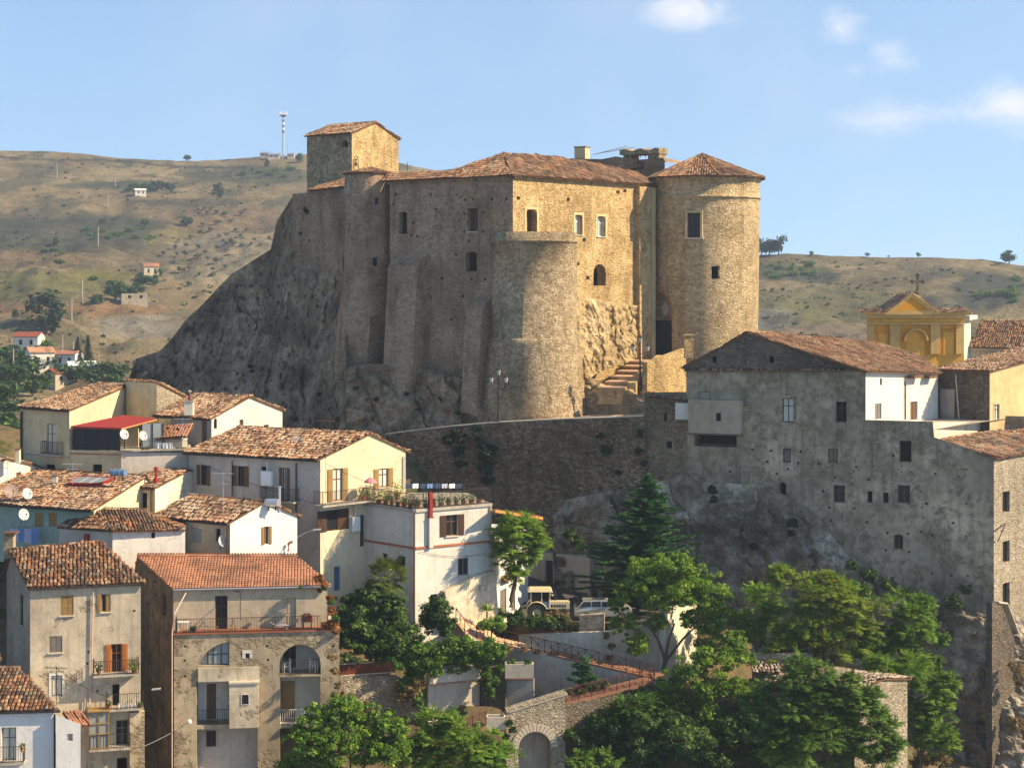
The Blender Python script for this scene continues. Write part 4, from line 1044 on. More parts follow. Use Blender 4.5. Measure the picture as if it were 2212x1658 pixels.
q = MB(); c = P(25, 1205, 107.5); q.hexa(c+Vector((-.5, 0, 0)), Vector((.6, 0, 0)), Vector((0, .6, 0)), Vector((0, 0, 1.6)), 'old_plaster_rough'); q.wbox(W((10, 107.2), (30, 107.2)), -.1, .75, c.z+1.603, c.z+1.7, -.7, .1, 'tile_pan'); q.build('chimney', h.roof)

# --- house with the arches
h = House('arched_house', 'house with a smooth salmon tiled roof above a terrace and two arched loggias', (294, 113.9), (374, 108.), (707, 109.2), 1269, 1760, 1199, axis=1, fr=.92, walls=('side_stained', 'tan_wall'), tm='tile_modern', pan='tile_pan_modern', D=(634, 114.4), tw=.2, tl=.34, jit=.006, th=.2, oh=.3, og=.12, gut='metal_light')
win(h.root, h.W[1], *bx(cv4, 616, 440, 704, 686), col='wood_dark', d=.25, name='terrace_door')
win(h.root, h.W[1], *bx(cv4, 1116, 452, 1190, 686), kind='door', col='tan_wall', d=.12, name='terrace_door')
win(h.root, h.W[0], *bx(cv4, 240, 428, 268, 578), pane='dark', cross=False, d=.25)
for (x, y) in ((185, 340), (140, 500)): slit_holes(h.W[0], [cv4(x, y)], 5)
h.low[1] = Z_(1372, 107.5); h.finish()
w = W((376, 106.9), (733, 108.2)); lo = part('arcade', h.root); q = MB()
zt = w.px(550, 1366)[1]
ql = [w.px(*cv4(*c)) for c in ((497, 932), (717, 932), (717, 764), (650, 782), (600, 806), (560, 838), (525, 880))]
w.holes.append((ql, .45, 'white_wall'))
def rec(cv, x0, y0, x1, y1, d, back, arch=False):
    a, b, z0, z1 = w.rect(*bx(cv, x0, y0, x1, y1)); w.holes.append((hole_loop(a, b, z0, z1, arch), d, back)); return a, b, z0, z1
R1 = rec(cv4, 1072, 783, 1364, 1000, 1.6, 'grey_wall', True)
R2 = rec(cv4, 1076, 1012, 1362, 1350, 1.5, 'cream_pale')
R3 = rec(cv4, 486, 1042, 716, 1352, 1.3, 'white_wall')
R4 = rec(cv4, 487, 1378, 918, 1740, 1.1, 'grey_wall')
R5 = rec(cv4, 1076, 1372, 1370, 1740, 1.2, 'side_stained')
win(lo, w, *bx(cv4, 832, 846, 860, 880), flat=True, d=.15, trim='white_wall')
for c in ((405, 797), (400, 897), (405, 1008), (983, 795), (1080, 797), (1355, 795), (1452, 795), (990, 893)): slit_holes(w, [cv4(*c)], 5)
L_ = w.L; zb = Z_(1790, 107)
facade(q, w, [(0, zb), (L_, zb), (L_, zt), (0, zt)], 'old_plaster_rough')
q.faces([w.pt(0, zb), w.pt(0, zt), w.pt(0, zt, -1.3), w.pt(0, zb, -1.3), w.pt(L_, zb), w.pt(L_, zt), w.pt(L_, zt, -5), w.pt(L_, zb, -5)], [(0, 1, 2, 3), (4, 5, 6, 7)], 'side_stained')
q.wbox(w, -.05, L_+.05, zt+.002, zt+.09, -1.1, .12, 'terracotta_band')
q.wbox(w, 9.9, L_, zt-.6, zt-.001, -5, -1.2, 'concrete')
a, b, z0, z1 = w.rect(*bx(cv4, 720, 1048, 926, 1360)); q.wbox(w, a, b, z0, z1, .004, .5, 'old_plaster'); q.wbox(w, a-.03, b+.06, z1+.003, z1+.12, .004, .6, 'stone_pale')
a2, b2, y0, y1 = w.rect(*bx(cv4, 497, 944, 930, 1040)); q.wbox(w, a2, b2, y0, y1, .004, .14, 'old_plaster')
q.build('arcade', into=lo)
q = MB(); a, b, z0, z1 = w.rect(*bx(cv4, 808, 1125, 856, 1192)); q.wbox(w, a, b, z0, z1, .3, .515, 'glass'); 
for (p, r_, s, t) in ((a-.04, a, z0-.04, z1+.04), (b, b+.04, z0-.04, z1+.04), (a, b, z1, z1+.04), (a, b, z0-.04, z0)): q.wbox(w, p, r_, s, t, .5, .54, 'white_wall')
q.build('window', lo)
q = MB()   # glazing of the broken arch
gl = [w.px(*cv4(*c)) for c in ((565, 930), (715, 930), (715, 768), (650, 788), (600, 812), (565, 838))]
q.poly([w.pt(*p, -.25) for p in gl], 'glass_pale')
for i in range(len(gl)): q.tube([w.pt(*gl[i], -.24), w.pt(*gl[(i+1) % len(gl)], -.24)], .04, 'iron', 4)
for x in (605, 660): q.tube([w.at(*cv4(x, 930), -.23), w.at(*cv4(x, 800 if x < 650 else 785), -.23)], .03, 'iron', 4)
q.tube([w.at(*cv4(567, 850), -.23), w.at(*cv4(715, 850), -.23)], .03, 'iron', 4); q.build('arched_window', lo)
def backdoor(rc, x0, y0, x1, y1, d, col, name='door', pane=None):
    q = MB(); a, b, z0, z1 = w.rect(*bx(cv4, x0, y0, x1, y1)); z0 = max(z0, rc[2]+.02)
    q.wbox(w, a, b, z0, z1, -d+.01, -d+.07, col)
    for i in range(2): q.wbox(w, a+.06+(b-a)/2*i, a+(b-a)/2*(i+1)-.04, z0+.1, z1-.1, -d+.07, -d+.09, pane or col)
    q.build(name, lo)
backdoor(R1, 1100, 800, 1188, 985, 1.6, 'wood_dark', pane='glass'); backdoor(R2, 1084, 1082, 1180, 1338, 1.5, 'wood_ochre'); backdoor(R3, 550, 1096, 615, 1345, 1.3, 'wood_brown'); backdoor(R4, 548, 1425, 616, 1536, 1.1, 'wood_dark', 'window', 'glass')
for rc, m, dd in ((R1, 'iron', 0), (R2, 'iron_white', 0), (R3, 'iron', 0)):
    q = MB(); rail(q, [w.pt(rc[0]+.02, rc[2]+.01, -.08), w.pt(rc[1]-.02, rc[2]+.01, -.08)], .95, m, .14); q.build('railing', lo)
q = MB(); rail(q, [w.pt(.1, zt+.09, -1.0), w.pt(.1, zt+.09, .05), w.pt(L_-1.2, zt+.09, .05)], .92, 'iron', .1); q.build('railing', lo)
q = MB(); q.tube([h.W[1].at(*cv4(*c), .14 if i < 2 else 1.25) for i, c in enumerate(((415, 388), (415, 408), (328, 570), (312, 700), (312, 1660)))], .05, 'pipe_pale', 6); q.build('downpipe', h.root)
ARC_W, ARC_R, ARC_ZT = w, (R1, R2, R3), zt

# --- yellow house far left
h = House('yellow_house', 'yellow ochre house with red canopied veranda, top left of the village houses', (44, 130.4), (150, 127), (274, 138), 886, 1100, 832, axis=0, fr=1, walls=('yellow_house', 'cream'), D=(215, 140.5), jit=.045)
win(h.root, h.W[0], *bx(cv1, 405, 527, 482, 790), col='wood_ochre', d=.12, name='balcony_door', pane='curtain')
win(h.root, h.W[0], *bx(cv1, 395, 875, 475, 968), pane='dark', cross=False)
h.finish(); h.pipe(0, 46, 888, 1010, 'iron', .09)
balcony(h.root, h.W[0], *[cv1(x, 0)[0] for x in (345, 495)], cv1(0, 790)[1], .6, .95)
q = MB(); q.wbox(h.W[0], 0, h.W[0].L, Z_(985, 128.5), Z_(982, 128.5), .003, .05, 'band_grey'); q.build('string_course', h.root)
tq = [(151, 127.1), (262, 126.2), (412, 127.6), (412, 133), (200, 133)]
ws = walls_of(tq)
win(h.root, ws[0], *bx(cv1, 800, 875, 880, 972), pane='dark', cross=False)
tb_, ws, ztr = block(h.root, tq, 974, 1080, ['yellow_house', 'grey_wall', 'grey_wall'], name='terrace', Ws=ws)
q = MB(); q.wbox(ws[0], .0, ws[0].L, ztr-.3, ztr-.22, .003, .06, 'terracotta_band'); q.wbox(ws[1], 0, ws[1].L, ztr-.02, ztr+.04, -.5, .25, 'concrete'); q.build('terrace_edge', h.root)
ver = part('veranda', h.root); q = MB(); w = ws[0]
fr = Z_(921.5, 126.6)
for x in (605, 640, 735, 845, 935, 1030):
    s = w.px(cv1(x, 650)[0], 950, -.15)[0]; q.wbox(w, s-.05, s+.05, ztr, fr, -.2, -.1, 'iron')
q.wbox(w, .1, w.L-.1, ztr+.55, ztr+.62, -.19, -.11, 'iron'); q.wbox(w, .1, w.L-.1, fr-.08, fr, -.2, -.1, 'iron')
q.wbox(w, .15, w.L-.15, ztr+.02, fr-.1, -.17, -.15, 'glass')
q.wbox(w, .15, w.L-.05, ztr+.0, fr, -3.2, -3.1, 'cream')
e_ = ws[1]
for s in (.3, 1.6, 2.4, 3.2): q.wbox(e_, s-.05, s+.05, ztr, fr+.1, -1.6, -1.5, 'iron')
q.wbox(e_, 1.6, 3.2, ztr+.1, ztr+1.9, -1.57, -1.55, 'glass_pale')
q.wbox(e_, .2, 4.0, ztr+.01, fr+.2, -4.6, -4.5, 'side_stained')
q.build('veranda', into=ver)
q = MB()   # corrugated red canopy
a0, a1 = P(152, 921.5, 126.6), P(262, 925, 125.6); b0, b1 = P(268, 897, 133.8), P(338, 905, 131)
n_ = 60
for i in range(n_):
    t0, t1, tm_ = i/n_, (i+1)/n_, (i+.5)/n_
    up = Vector((0, 0, .05))
    q.faces([a0.lerp(a1, t0), a0.lerp(a1, tm_)+up, a0.lerp(a1, t1), b0.lerp(b1, t0), b0.lerp(b1, tm_)+up, b0.lerp(b1, t1)], [(0, 1, 4, 3), (1, 2, 5, 4)], 'canopy_red')
dn = Vector((0, 0, -.12)); q.faces([a1, b1, b1+dn, a1+dn], [(0, 1, 2, 3)], 'wood_beam'); q.faces([a0, a1, a1+dn, a0+dn], [(0, 1, 2, 3)], 'metal_red'); q.tube([a1+dn*.5, b1+dn*.5], .06, 'wood_beam', 6)
q.build('canopy', ver)
# stone-gabled house behind it
h = House('stone_gable_house', 'narrow house with rubble stone gable behind the red canopy', (272, 137.2), (338, 134.4), (409, 143), 878, 1000, 826, axis=0, fr=0, vrY=134.4, walls=('yellow_house', 'rubble_wall'), gut=None)
h.finish()
q = MB(); W0 = h.W[0]; zc_ = Z_(826, 134.4)
for i in range(18): boulder(q, W0.pt(W0.L*i/17, zc_+.02, .0), .12, 'tile_a', (1, 1, .7), i, 1)
q.build('coping', h.wall)

# --- white gabled house under the cliff
h = House('white_gable_house', 'whitewashed house with a bright blank gable right under the dark cliff', (337, 134.6), (457, 131), (610, 139), 903, 1010, 857, axis=0, fr=.52, walls=('grey_wall', 'white_wall'), jit=.045)
win(h.root, h.W[1], *bx(cv2, 535, 275, 566, 357), col='wood_brown', pane='wood_brown', cross=False); win(h.root, h.W[1], *bx(cv2, 722, 315, 762, 372), col='wood_brown', pane='wood_brown', cross=False)
win(h.root, h.W[1], *bx(cv2, 335, 265, 360, 345), pane='dark', arch=True, cross=False, d=.1)
h.finish(); h.pipe(0, 441, 905, 958, 'pipe_copper', .17)
q = MB(); c = P(398, 897, 131.8); q.hexa(c, Vector((.68, 0, 0)), Vector((0, .6, 0)), Vector((0, 0, 1.05)), 'cream_pale'); q.hexa(c+Vector((-.05, -.05, 1.053)), Vector((.78, 0, 0)), Vector((0, .7, 0)), Vector((0, 0, .08)), 'concrete')
q.tube([c+Vector((.36, .3, 1.1)), c+Vector((.36, .3, 1.85))], .12, 'pipe_copper', 10); q.lathe(c+Vector((.36, .3, 1.85)), [(.17, 0), (.17, .04), (.01, .16)], 'concrete', 10); q.build('chimney', h.roof)
lw_ = W((333, 128.6), (398, 128.4)); q = MB(); a, b, z0, z1 = lw_.rect(334, 949, 398, 978); q.wbox(lw_, a+.2, b-.2, z0, z1, -1.6, -.2, 'grey_wall'); sh = q.build('lean_to', h.root)
roof(sh, [lw_.pt(a, z1, .2), lw_.pt(b+.2, z1+.25, .2), lw_.pt(b+.2, z1+.95, -1.9), lw_.pt(a, z1+.7, -1.9)], 'tile_modern', tw=.24, tl=.4)
ac = MB(); W0 = h.W[0]; a, b, z0, z1 = W0.rect(*bx(cv1, 1385, 492, 1462, 556))
ac.wbox(W0, a, b, z0, z1, .08, .4, 'plastic_white'); ac.lathe(W0.pt((a+b)/2-.08, (z0+z1)/2, .41), [(.01, 0)], 'dark', 12)
cc = W0.pt((a+b)/2-.1, (z0+z1)/2, .405); ex, ez = W0.e, Vector((0, 0, 1))
ac.faces([cc+ex*(.24*math.cos(2*math.pi*i/16))+ez*(.24*math.sin(2*math.pi*i/16)) for i in range(16)], [tuple(range(16))], 'iron'); ac.wbox(W0, a, b, z0-.05, z0-.003, .003, .42, 'iron')
tag(ac.build('air_conditioner', loc=cc), 'white air conditioning unit with round fan on the shaded wall right of the red canopy', 'air conditioner')

# --- long house with the sunlit gable and balcony
h = House('long_house', 'long two storey house with bright orange tiled roof and cream gable, village centre', (408, 127.2), (692, 122), (876, 127.6), 990, 1330, 937, axis=0, fr=.56, walls=('grey_wall', 'cream'), jit=.045, oh=.4)
LH = h
low_panel = True
for (x0, y0, x1, y1) in ((230, 628, 282, 785), (515, 635, 576, 792)): win(h.root, h.W[0], *bx(cv2, x0, y0, x1, y1), shut=('wood_brown', 'open'), sill='stone_pale')
win(h.root, h.W[0], *bx(cv2, 702, 640, 748, 756), pane='dark', cross=False)
win(h.root, h.W[0], *bx(cv2, 866, 650, 906, 905), shut=('wood_brown', 'open'), name='balcony_door', pane='curtain')
win(h.root, h.W[1], *bx(cv2, 1258, 655, 1336, 905), shut=('wood_ochre', 'open'), name='balcony_door', col='wood_brown', pane='curtain', d=.15)
win(h.root, h.W[1], *bx(cv2, 1616, 655, 1690, 800), shut=('wood_ochre', 'open'), col='wood_brown', pane='curtain', d=.12, sill='stone_pale')
win(h.root, h.W[1], *bx(cv5, 240, 342, 436, 522), col='wood_dark', d=.15, shut=('wood_dark', 'ajar'))
win(h.root, h.W[1], *bx(cv5, 530, 385, 676, 655), kind='door', col='wood_dark', d=.12)
win(h.root, h.W[1], *bx(cv5, 305, 836, 356, 1046), kind='door', col='skyblue', d=.15)
h.finish()
h.pipe(0, *[cv2(975, 0)[0]], 1000, 1240, 'iron', .06); h.pipe(0, *[cv2(478, 0)[0]], 995, 1075, 'iron', .05); h.pipe(1, *[cv2(1815, 0)[0]], 985, 1055, 'metal_light', .06)
balcony(h.root, h.W[0], 560, 634, 1082, .8, .95)
b1_, *_ = balcony(h.root, h.W[1], 698, 812, 1086, 1.2, 1.0, sp=.11)
q = MB(); e0, e1, e2 = h.q[0], h.q[1], h.q[2]; W0 = h.W[0]; s = W0.px(582, 955)[0]
rp_ = h.roof; A, B = h.eave; t = .58; c = A.lerp(B, t); rid = h.ra.lerp(h.rb, t); p = c.lerp(rid, .55); ev = (B-A).normalized(); uv_ = (rid-c).normalized(); nn = ev.cross(uv_)
q.hexa(p+nn*.09, ev*.8, uv_*.9, nn*.08, 'iron'); q.hexa(p+ev*.06+uv_*.06+nn*.172, ev*.68, uv_*.78, nn*.01, 'glass_pale'); q.build('skylight', rp_)
for (bw, kk, wd, nm) in ((h.W[0], (718, 672, 800, 786), .3, 'white gas boiler cabinet on the shaded wall of the long house'), (h.W[1], (1392, 1028, 1455, 1138), .3, 'white gas boiler cabinet with a flue, below the balcony of the cream gable')):
    q = MB(); a, b, z0, z1 = bw.rect(*bx(cv2, *kk)); q.wbox(bw, a, b, z0, z1, .02, wd, 'plastic_white'); q.wbox(bw, a+.03, b-.03, z0+.05, z1-.05, wd+.001, wd+.02, 'plastic_white')
    q.tube([bw.pt((a+b)/2, z1, .16), bw.pt((a+b)/2, z1+.7, .16)], .05, 'metal_light', 8); tag(q.build('boiler', loc=bw.pt(a, z0)), nm, 'boiler')

q = MB(); w_ = LH.W[1]; a, b, z0, z1 = w_.rect(693, 1092, 790, 1330)
q.wbox(w_, 0.02, b, z0, z1, .004, .03, 'white_wall') if 0 else None
# --- terrace house below it
ht = thing('terrace_house', 'white house with flower terrace on its flat roof and dark red band', 'house', P(897, 1330, 121)); HT = ht
hq = [(776, 125.2), (897, 121), (1062, 124.4), (1010, 131), (840, 131)]
ws = walls_of(hq); wl, wr = ws[0], ws[1]
win(ht, wr, *bx(cv5, 1273, 390, 1376, 572), shut=('wood_dark', 'open'), col='wood_brown', sill='stone_pale')
win(ht, wr, *bx(cv5, 1376, 762, 1466, 912), col='wood_grey', sill='stone_pale', d=.1)
win(ht, wr, *bx(cv5, 1140, 1075, 1200, 1110), pane='dark', cross=False)
win(ht, wl, *bx(cv5, 852, 746, 920, 882), pane='dark', cross=False, d=.3); win(ht, wl, *bx(cv5, 722, 722, 768, 790), col='wood_brown', pane='dark')
wo, ws, zt2 = block(ht, hq, 1101, 1400, ['white_wall', 'white_wall', 'white_wall'], name='wall', Ws=ws)
HTZ = zt2
q = MB()
for w_ in (wl, wr):
    zz = Z_(1183, 121); q.wbox(w_, 0 if w_ is wr else .6, w_.L-(0 if w_ is wl else 0), zz-.09, zz+.06, .003, .09, 'terracotta_band')
q.build('string_course', ht)
q = MB(); 
for w_ in (wl, wr): q.wbox(w_, 0, w_.L, zt2-.16, zt2+.05, -.25, .12, 'concrete')
q.build('coping', ht)
q = MB(); rail(q, [Vector((p.x, p.y, zt2+.05)) for p in (wl.pt(.15, 0, .02), wl.pt(wl.L-.05, 0, .02), wr.pt(wr.L-.1, 0, .02))], 1.1, 'iron', .11, .02, .03); q.build('railing', ht)
q = MB(); q.tube([wl.pt(wl.L-.0, zt2-.2, .1), wl.pt(wl.L-.0, Z_(1320, 121), .1)], .06, 'pipe_copper', 6); q.tube([wr.pt(wr.L-.15, zt2-.2, .1), wr.pt(wr.L-.1, Z_(1330, 121), .1)], .06, 'pipe_pale', 6); q.build('downpipe', ht)
q = MB(); s = wr.px(928, 1110)[0]; z0, z1 = Z_(1115, 121.6), Z_(1062, 121.6)
q.wbox(wr, s-.13, s+.13, z0, z1, .02, .26, 'metal_red'); q.wbox(wr, s-.2, s+.2, z0-.06, z0-.002, .01, .32, 'metal_red'); q.wbox(wr, s-.16, s+.16, Z_(1182, 121.6), z0-.063, .003, .28, 'white_wall'); q.build('flue', ht)
q = MB()   # stained stair wall at the foot
ol = [wr.px(*cv5(*c), 0) for c in ((1290, 1330), (1690, 1330), (1660, 862), (1480, 912), (1228, 1042), (1228, 1330))]
f0 = [wr.pt(*p, .7) for p in ol]; b0 = [wr.pt(*p, .004) for p in ol]; n = len(ol)
q.faces(f0+b0, [tuple(range(n))]+[(i, (i+1) % n, n+(i+1) % n, n+i) for i in range(n)], 'concrete_stained'); 
c = wr.at(*cv5(1575, 1020), .7); q.wbox(wr, wr.px(*cv5(1560, 1020), .7)[0], wr.px(*cv5(1600, 1020), .7)[0], c.z-.2, c.z+.2, .7, .95, 'concrete'); q.build('stair_parapet', ht)
aw = W((1063, 124.5), (1141, 132)); q = MB(); an = part('annex', ht)
win(an, aw, 1080, 1272, 1094, 1325, kind='door', col='wood_grey', d=.12, name='door'); win(an, aw, 1104, 1270, 1113, 1320, kind='door', col='wood_grey', d=.12, name='door')
za, zb_ = Z_(1150, 124.5), Z_(1360, 124.5); facade(q, aw, [(0, zb_), (aw.L, zb_), (aw.L, za-.6), (0, za)], 'white_clean')
q.faces([aw.pt(0, za), aw.pt(aw.L, za-.6), aw.pt(aw.L, za-.6, -4), aw.pt(0, za, -4), aw.pt(aw.L, zb_), aw.pt(aw.L, zb_, -4)], [(0, 1, 2, 3), (1, 4, 5, 2)], 'white_clean'); q.build('annex', into=an)
q = MB(); c0, c1, c2, c3 = P(1060, 1098, 126.5), P(1070, 1100, 122.8), P(1173, 1116, 127), P(1150, 1110, 131)
q.faces([c0, c1, c2, c3]+[p+Vector((0, 0, -.22)) for p in (c0, c1, c2, c3)], [(0, 1, 2, 3), (7, 6, 5, 4), (0, 1, 5, 4), (1, 2, 6, 5), (2, 3, 7, 6), (3, 0, 4, 7)], 'wood_beam')
for t in (0, .33, .66, 1): q.tube([c0.lerp(c3, t)+Vector((0, 0, -.26)), c1.lerp(c2, t)+Vector((0, 0, -.26))], .07, 'wood_brown', 4)
q.faces([p+Vector((0, 0, .05)) for p in (c0, c1, c2, c3)], [(0, 1, 2, 3)], 'tile_pan'); q.build('timber_canopy', ht)

# --- lower-left cluster
h = House('skylight_house', 'house with a big low tiled roof and flat skylight above the teal wall', (-70, 121.2), (203, 116.5), (352, 126), 1099, 1230, 1030, axis=0, fr=.72, walls=('teal_wall', 'cream'), jit=.045, oh=.5)
for x0, x1 in ((300, 376), (420, 492)): win(h.root, h.W[0], *bx(cv1, x0, 1297, x1, 1412), shut=('wood_ochre', 'closed'), d=.12)
h.finish()
q = MB(); A, B = h.eave; ev = (B-A).normalized(); c = plane_px(A, B, h.rb+Vector((0, 0, .05)), [(147, 1052), (215, 1053.6), (246, 1040), (170, 1037)]); nn = ev.cross((h.rb-B).normalized()).normalized()
lo_ = [p+nn*.02 for p in c]; hi = [p+nn*.32 for p in c]
q.faces(lo_+hi, [(0, 1, 5, 4), (1, 2, 6, 5), (2, 3, 7, 6), (3, 0, 4, 7)], 'metal_red'); q.faces([p+nn*.002 for p in hi], [(0, 1, 2, 3)], 'glass_pale')
for i in range(4): q.tube([hi[i], hi[(i+1) % 4]], .06, 'metal_red', 4)
for t in (.33, .66): q.tube([hi[0].lerp(hi[1], t), hi[3].lerp(hi[2], t)], .03, 'metal_light', 4)
q.build('skylight', h.roof); SKY = h
q = MB(); c = P(112, 1042, 119.5); q.hexa(c, Vector((.35, 0, 0)), Vector((0, .35, 0)), Vector((0, 0, .45)), 'cream'); q.hexa(c+Vector((-.04, -.04, .452)), Vector((.43, 0, 0)), Vector((0, .43, 0)), Vector((0, 0, .06)), 'tile_pan'); q.build('chimney', h.roof)
h = House('dormer_house', 'small cream house whose sunlit gable has a tall narrow window, beside a water tank', (225, 125), (335, 122.3), (459, 130), 1053, 1160, 1016, axis=0, fr=.55, walls=('tan_wall', 'cream_pale'), jit=.045, gut='wood_dark')
win(h.root, h.W[0], *bx(cv1, 1215, 1120, 1272, 1252), pane='dark', d=.15, cross=False, trim='tan_wall'); win(h.root, h.W[1], 420, 1050, 430, 1078, col='white_paint', d=.1)
h.finish(); h.pipe(0, 326, 1056, 1106, 'iron', .05); DORM = h
q = MB(); c = P(337, 1042, 123.2); q.lathe(c, [(.22, 0), (.2, .3), (.1, .36), (.1, 1.0), (.19, 1.0), (.19, 1.1), (.02, 1.2)], 'metal_red', 10); q.build('flue', h.roof)
h = House('end_house', 'cream gable with one pink shuttered opening at the left edge', (-190, 125), (-70, 121.5), (87, 128), 1030, 1150, 990, axis=0, fr=.52, walls=('cream', 'cream_pale'), jit=.045)
win(h.root, h.W[1], 35, 1019, 46, 1042, kind='door', col='pipe_copper', d=.05, name='shutter'); h.finish()
q = MB(); c = P(33, 1000, 124); q.hexa(c, Vector((.3, 0, 0)), Vector((0, .4, 0)), Vector((0, 0, 1.)), 'cream'); q.hexa(c+Vector((-.05, -.05, 1.002)), Vector((.4, 0, 0)), Vector((0, .5, 0)), Vector((0, 0, .06)), 'tile_pan'); q.build('chimney', h.roof)
# hip-roofed house
hp = thing('hip_roof_house', 'low white house under a hipped roof of old tiles, behind the salmon roof', 'house', P(243, 1220, 113.5))
hq = [(128, 117.2), (243, 113.8), (400, 115.4), (400, 120), (160, 121)]
ws = walls_of(hq); win(hp, ws[1], 327, 1149, 335, 1162, d=.1, col='wood_brown', pane='dark', cross=False)
wo, ws, zt3 = block(hp, hq, 1147, 1250, ['grey_wall', 'white_wall', 'white_wall'], Ws=ws)
e0, e1, e2, e3 = P(122, 1139, 117.3), P(243, 1147, 113.4), P(402, 1144, 115.2), P(385, 1120, 119.5); a0 = P(203, 1098, 117.6); a1 = P(300, 1104, 118.4)
roof(hp, [e0, e1, a0], caps=((1, 2),), tw=.22, jit=.03, tm='tile_b', th=.5); roof(hp, [e1, e2, a1, a0], caps=((2, 3),), tw=.22, jit=.035, tm='tile_b'); roof(hp, [e2, e3, a1], tm='tile_b')
q = MB()
for x in (1075, 1118): c = P(*cv1(x, 1410), 114.6); q.tube([c, c+Vector((0, 0, .3))], .12, 'terracotta', 8)
q.build('flue', hp)
q = MB(); a, b, z0, z1 = ws[0].rect(186, 1152, 194, 1190); q.wbox(ws[0], a, b, z0, z1, .003, .2, 'metal_red'); q.build('flue', hp)
h = House('shutter_house', 'white gabled house with one open ochre shutter window and a steel tank', (338, 119), (497, 115.5), (642, 118.7), 1127, 1230, 1084, axis=0, fr=.5, walls=('tan_wall', 'white_clean'), jit=.045)
win(h.root, h.W[1], *bx(cv2, 727, 1105, 765, 1242), shut=('wood_ochre', 'open'), col='wood_ochre', pane='dark')
win(h.root, h.W[0], *bx(cv2, 350, 1122, 386, 1222), pane='dark', cross=False); win(h.root, h.W[0], *bx(cv2, 148, 1112, 238, 1230), pane='glass_pale', col='metal_light')
h.finish(); h.pipe(0, 491, 1130, 1195, 'wood_dark', .06); SHUT = h
q = MB(); q.tube([P(604, 1104, 117.8), P(604, 1052, 117.8)], .09, 'metal_light', 8); q.tube([P(604, 1052, 117.8), P(604, 1050, 117.8)], .14, 'metal_light', 8); q.build('flue', h.roof)
q = MB(); c = P(623, 1190, 118); q.tube([c, c+Vector((0, 0, .5)), c+Vector((.1, 0, .62)), c+Vector((.3, 0, .68))], .09, 'terracotta', 8); q.build('flue', SHUT.wall)

# ---------------------------------------------------------------- right: the big old building on the rock
cv = thing('convent', 'huge grey weathered convent building with a shaded gable over the ravine', 'building', P(1870, 1450, 133))
wf = W((1392, 137.8), (2146, 128.4)); wall_ = part('front_wall', cv)
kw = dict(flat=True)
win(wall_, wf, *bx(cv6, 1465, 757, 1580, 992), col='wood_dark', pane='curtain', d=.25, trim='convent_low', **kw)
win(wall_, wf, *bx(cv6, 1985, 790, 2090, 990), col='wood_dark', pane='dark', d=.3, trim='convent_low', **kw)
win(wall_, wf, *bx(cv6, 1470, 1240, 1550, 1382), arch='low', pane='wood_grey', cross=False, d=.3, **kw)
win(wall_, wf, *bx(cv6, 1910, 1245, 2006, 1382), col='wood_brown', pane='wood_grey', d=.25, sill='convent_low', **kw)
win(wall_, wf, *bx(cv7, 1495, 80, 1563, 202), pane='dark', cross=False, d=.7, **kw)
for (x0, y0, x1, y1) in ((1115, 335, 1181, 436), (1485, 335, 1556, 438)): win(wall_, wf, *bx(cv7, x0, y0, x1, y1), col='wood_brown', d=.35, trim='convent_low', **kw)
for (x0, y0, x1, y1) in ((1310, 370, 1339, 436), (1400, 378, 1431, 438)): win(wall_, wf, *bx(cv7, x0, y0, x1, y1), pane='dark', d=.4, cross=False, **kw)
win(wall_, wf, *bx(cv7, 1463, 618, 1516, 704), arch='low', col='wood_brown', d=.35, **kw)
win(wall_, wf, *bx(cv7, 805, 318, 842, 394), arch=True, pane='dark', d=.8, cross=False, **kw)
win(wall_, wf, *bx(cv6, 312, 905, 345, 985), pane='dark', d=.4, cross=False, **kw); win(wall_, wf, *bx(cv6, 338, 1175, 392, 1245), pane='dark', d=.5, cross=False, **kw)
win(wall_, wf, *bx(cv6, 650, 692, 762, 776), pane='convent_box', d=.2, cross=False, col='convent_low', **kw)
win(wall_, wf, *bx(cv6, 612, 1102, 1022, 1228), pane='dark', d=1.4, cross=False, col='convent_low', **kw)
slit_holes(wf, [cv7(*c) for c in ((648, 130), (755, 137), (925, 142), (733, 200), (912, 207), (1028, 212), (1245, 230), (1460, 165), (853, 243), (788, 270), (518, 257), (1123, 290), (1318, 303), (1055, 370), (1650, 440), (1880, 440), (1100, 540), (1308, 548), (1425, 610), (1545, 615), (1620, 605), (1685, 620), (1805, 553), (1878, 632), (1415, 710), (1550, 720), (1683, 845), (1795, 855), (1890, 858), (1235, 470), (1090, 465), (1700, 270), (1990, 1010))], 5)
rr = random.Random(3)
slit_holes(wf, [(rr.uniform(1640, 2130), rr.uniform(1000, 1290)) for _ in range(40)], 3.2)
q = MB()
px = lambda *a: [wf.px(*c) for c in a]
facade(q, wf, px((1484, 1560), (2146, 1560), (2146, 986), (2018, 944), (2015, 910), (1870, 907), (1870, 801), (1484, 797)), 'convent_wall')
facade(q, wf, px((1392, 1560), (1484, 1560), (1484, 846), (1392, 848)), 'annex_stone')
q.faces([wf.at(1484, 846), wf.at(1484, 797), wf.at(1484, 797, -6), wf.at(1484, 846, -6)], [(0, 1, 2, 3)], 'convent_wall')
q.build('front_wall', into=wall_)
gb = part('gable', cv); q = MB()
wg2 = W((wf.A+wf.n*.05)[:2], (wf.B+wf.n*.05)[:2], True)
for (x0, x1) in ((785, 826), (1335, 1386)): a, b, z0, z1 = wg2.rect(*bx(cv6, x0, 350, x1, 418)); wg2.holes.append((hole_loop(a, b, z0, z1), .5, 'dark'))
facade(q, wg2, px((1474, 794), (1872, 798), (1612, 719)), 'convent_stone')
